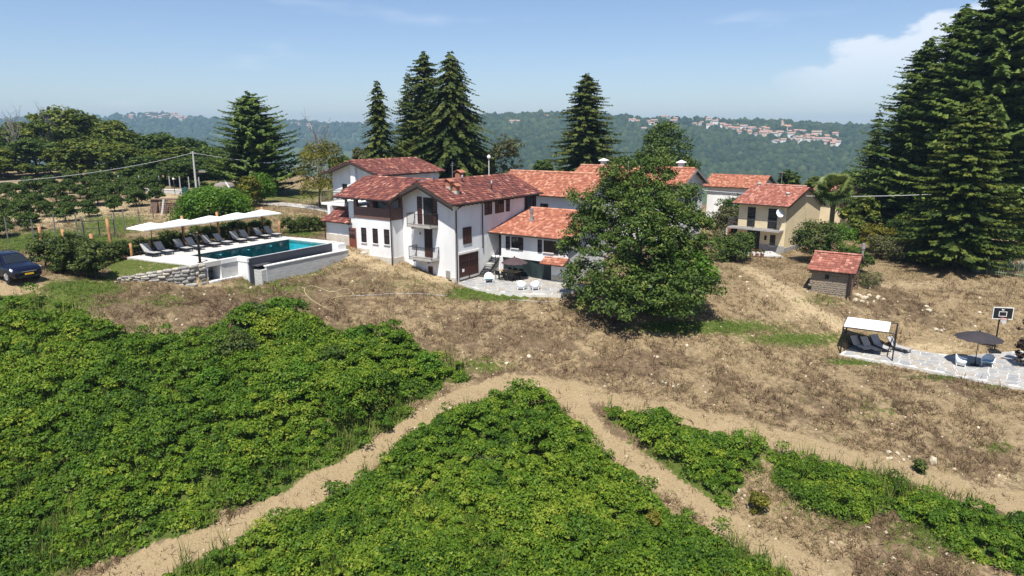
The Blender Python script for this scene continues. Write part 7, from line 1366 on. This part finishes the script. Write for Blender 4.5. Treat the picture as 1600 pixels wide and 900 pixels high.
# ---- car
def make_car():
    e = empty('parked_car', (0, 0, 0), 'dark blue sport utility car with yellow plate parked at the left edge', 'car'); St = [  # x, half width, bottom, belt, top, half width of top
     (2.26, .62, .42, .60, .70, .58), (2.20, .80, .30, .66, .84, .74), (2.05, .88, .26, .72, .92, .80), (1.75, .905, .26, .80, .985, .80), (1.05, .91, .26, .92, 1.07, .78), (.90, .91, .26, .95, 1.11, .76), (.30, .91, .26, .98, 1.58, .62), (.0, .91, .26, .98, 1.645, .62), (-.7, .91, .26, .98, 1.68, .62), (-1.4, .905, .26, .99, 1.65, .61), (-1.85, .90, .28, 1.0, 1.56, .58), (-2.12, .88, .32, 1.0, 1.12, .74), (-2.25, .80, .42, .95, 1.02, .66)]
    V = []; 
    for x, w_, zb, zl, zt, wt_ in St:
        h = [(w_ * .86, zb), (w_ * .985, zb + .12), (w_, (zb + zl) / 2 + .02), (w_ * .975, zl), (wt_, zt - .03), (wt_ * .82, zt), (0, zt + .02)]
        V += [(x, y, z) for y, z in h] + [(x, -y, z) for y, z in h[-2::-1]]
    n = 13; Fs = [(i * n + k, i * n + (k + 1) % n, (i + 1) * n + (k + 1) % n, (i + 1) * n + k) for i in range(len(St) - 1) for k in range(n)] + [tuple(range(n))[::-1], tuple((len(St) - 1) * n + k for k in range(n))]
    mb = MB(); mb.add(V, Fs); body = part('body', mb, M['carpaint'], e, smooth=True); body.modifiers.new('e', 'EDGE_SPLIT').split_angle = R(38)
    mb = MB(); mb.add([(.93, -.68, 1.125), (.93, .68, 1.125), (.33, .55, 1.585), (.33, -.55, 1.585)], [(0, 1, 2, 3)]); part('windscreen', mb, M['glass'], e)
    for s in (-1, 1):
        for xs2 in (((.78, 1.03), (.26, 1.50), (-.42, 1.58), (-.42, 1.03)), ((-.50, 1.03), (-.50, 1.58), (-1.25, 1.56), (-1.25, 1.04)), ((-1.33, 1.05), (-1.33, 1.54), (-1.72, 1.46), (-1.80, 1.08))):
            P = [(x, s * (.905 - .275 * (z - .97) / .62 + .006), z) for x, z in xs2]; mb = MB(); mb.add(P, [(0, 1, 2, 3)]); part('side_window', mb, M['glass'], e)
        mb = MB(); mb.hexa([(2.215, s * .50, .66), (2.02, s * .895, .72), (1.80, s * .905, .80), (2.10, s * .50, .78), (2.20, s * .50, .80), (2.03, s * .87, .86), (1.78, s * .865, .90), (2.08, s * .50, .88)]); part('headlight', mb, M['lamp_glass'], e)
        mb = MB(); mb.hexa([(.72, s * .93, 1.0), (.85, s * .93, 1.0), (.85, s * 1.10, 1.0), (.72, s * 1.10, 1.0), (.72, s * .93, 1.14), (.82, s * .93, 1.14), (.82, s * 1.10, 1.14), (.72, s * 1.10, 1.14)]); part('wing_mirror', mb, M['carpaint'], e, .02)
        mb = MB(); mb.tube([(-1.5, s * .56, 1.70), (-.6, s * .58, 1.74), (.2, s * .57, 1.70)], .022, 6); part('roof_rail', mb, M['black'], e)
        for x in (1.32, -1.32):
            mb = MB(); mb.tube([(x, s * .60, .36), (x, s * .915, .36)], .42, 20); part('wheel_arch', mb, M['black'], e)
            mb = MB(); mb.tube([(x, s * .70, .345), (x, s * .73, .345), (x, s * .90, .345), (x, s * .925, .345)], [.31, .345, .345, .315], 22); wh = part('wheel', mb, M['tyre'], e, smooth=False); mb = MB(); mb.tube([(x, s * .925, .345), (x, s * .932, .345)], [.235, .225], 20)
            for k in range(5): an_ = k * 1.2566; mb.bar((x, s * .938, .345), (x + .21 * math.cos(an_), s * .938, .345 + .21 * math.sin(an_)), .055)
            part('rim', mb, M['alloy'], wh)
    mb = MB(); mb.hexa([(2.235, -.5, .60), (2.235, .5, .60), (2.30, .46, .62), (2.30, -.46, .62), (2.215, -.5, .76), (2.215, .5, .76), (2.24, .46, .75), (2.24, -.46, .75)]); gr = part('grille', mb, M['black'], e); mb = MB(); mb.box(2.25, 2.31, -.42, .42, .655, .685); part('chrome_bar', mb, M['alloy'], gr)
    mb = MB(); mb.box(2.10, 2.30, -.62, .62, .27, .40); part('lower_bumper', mb, M['black'], e, .03); mb = MB(); mb.box(2.29, 2.315, -.26, .26, .46, .57); part('number_plate', mb, M['plate'], e); return e
car = make_car(); cq = G(14, 447); hd = 120; hv = (math.sin(R(hd)), math.cos(R(hd))); lv = (math.cos(R(hd)), -math.sin(R(hd)))
car.location = (cq[0] - hv[0] * 1.32 - lv[0] * .85, cq[1] - hv[1] * 1.32 - lv[1] * .85, cq[2] + .02); car.rotation_euler.z = R(90 - hd)
bcar = car.location; car.location.z = max(gz(bcar.x, bcar.y), cq[2]) + .01
# ---- air: pale summer haze over the valley
mb = MB(); mb.box(-4600, 4600, -60, 5300, -225, 110); hz_ = part('haze', mb, M['plaster']); hm = bpy.data.materials.new('haze'); hm.use_nodes = True; n = hm.node_tree.nodes; n.clear(); pv_ = n.new('ShaderNodeVolumePrincipled'); pv_.inputs['Color'].default_value = (.50, .76, 1.0, 1); pv_.inputs['Density'].default_value = .00019; pv_.inputs['Anisotropy'].default_value = .2; ou = n.new('ShaderNodeOutputMaterial'); hm.node_tree.links.new(pv_.outputs[0], ou.inputs['Volume']); hz_.data.materials[0] = hm; tag(hz_, 'pale blue summer haze over the valley', 'haze', kind='stuff')
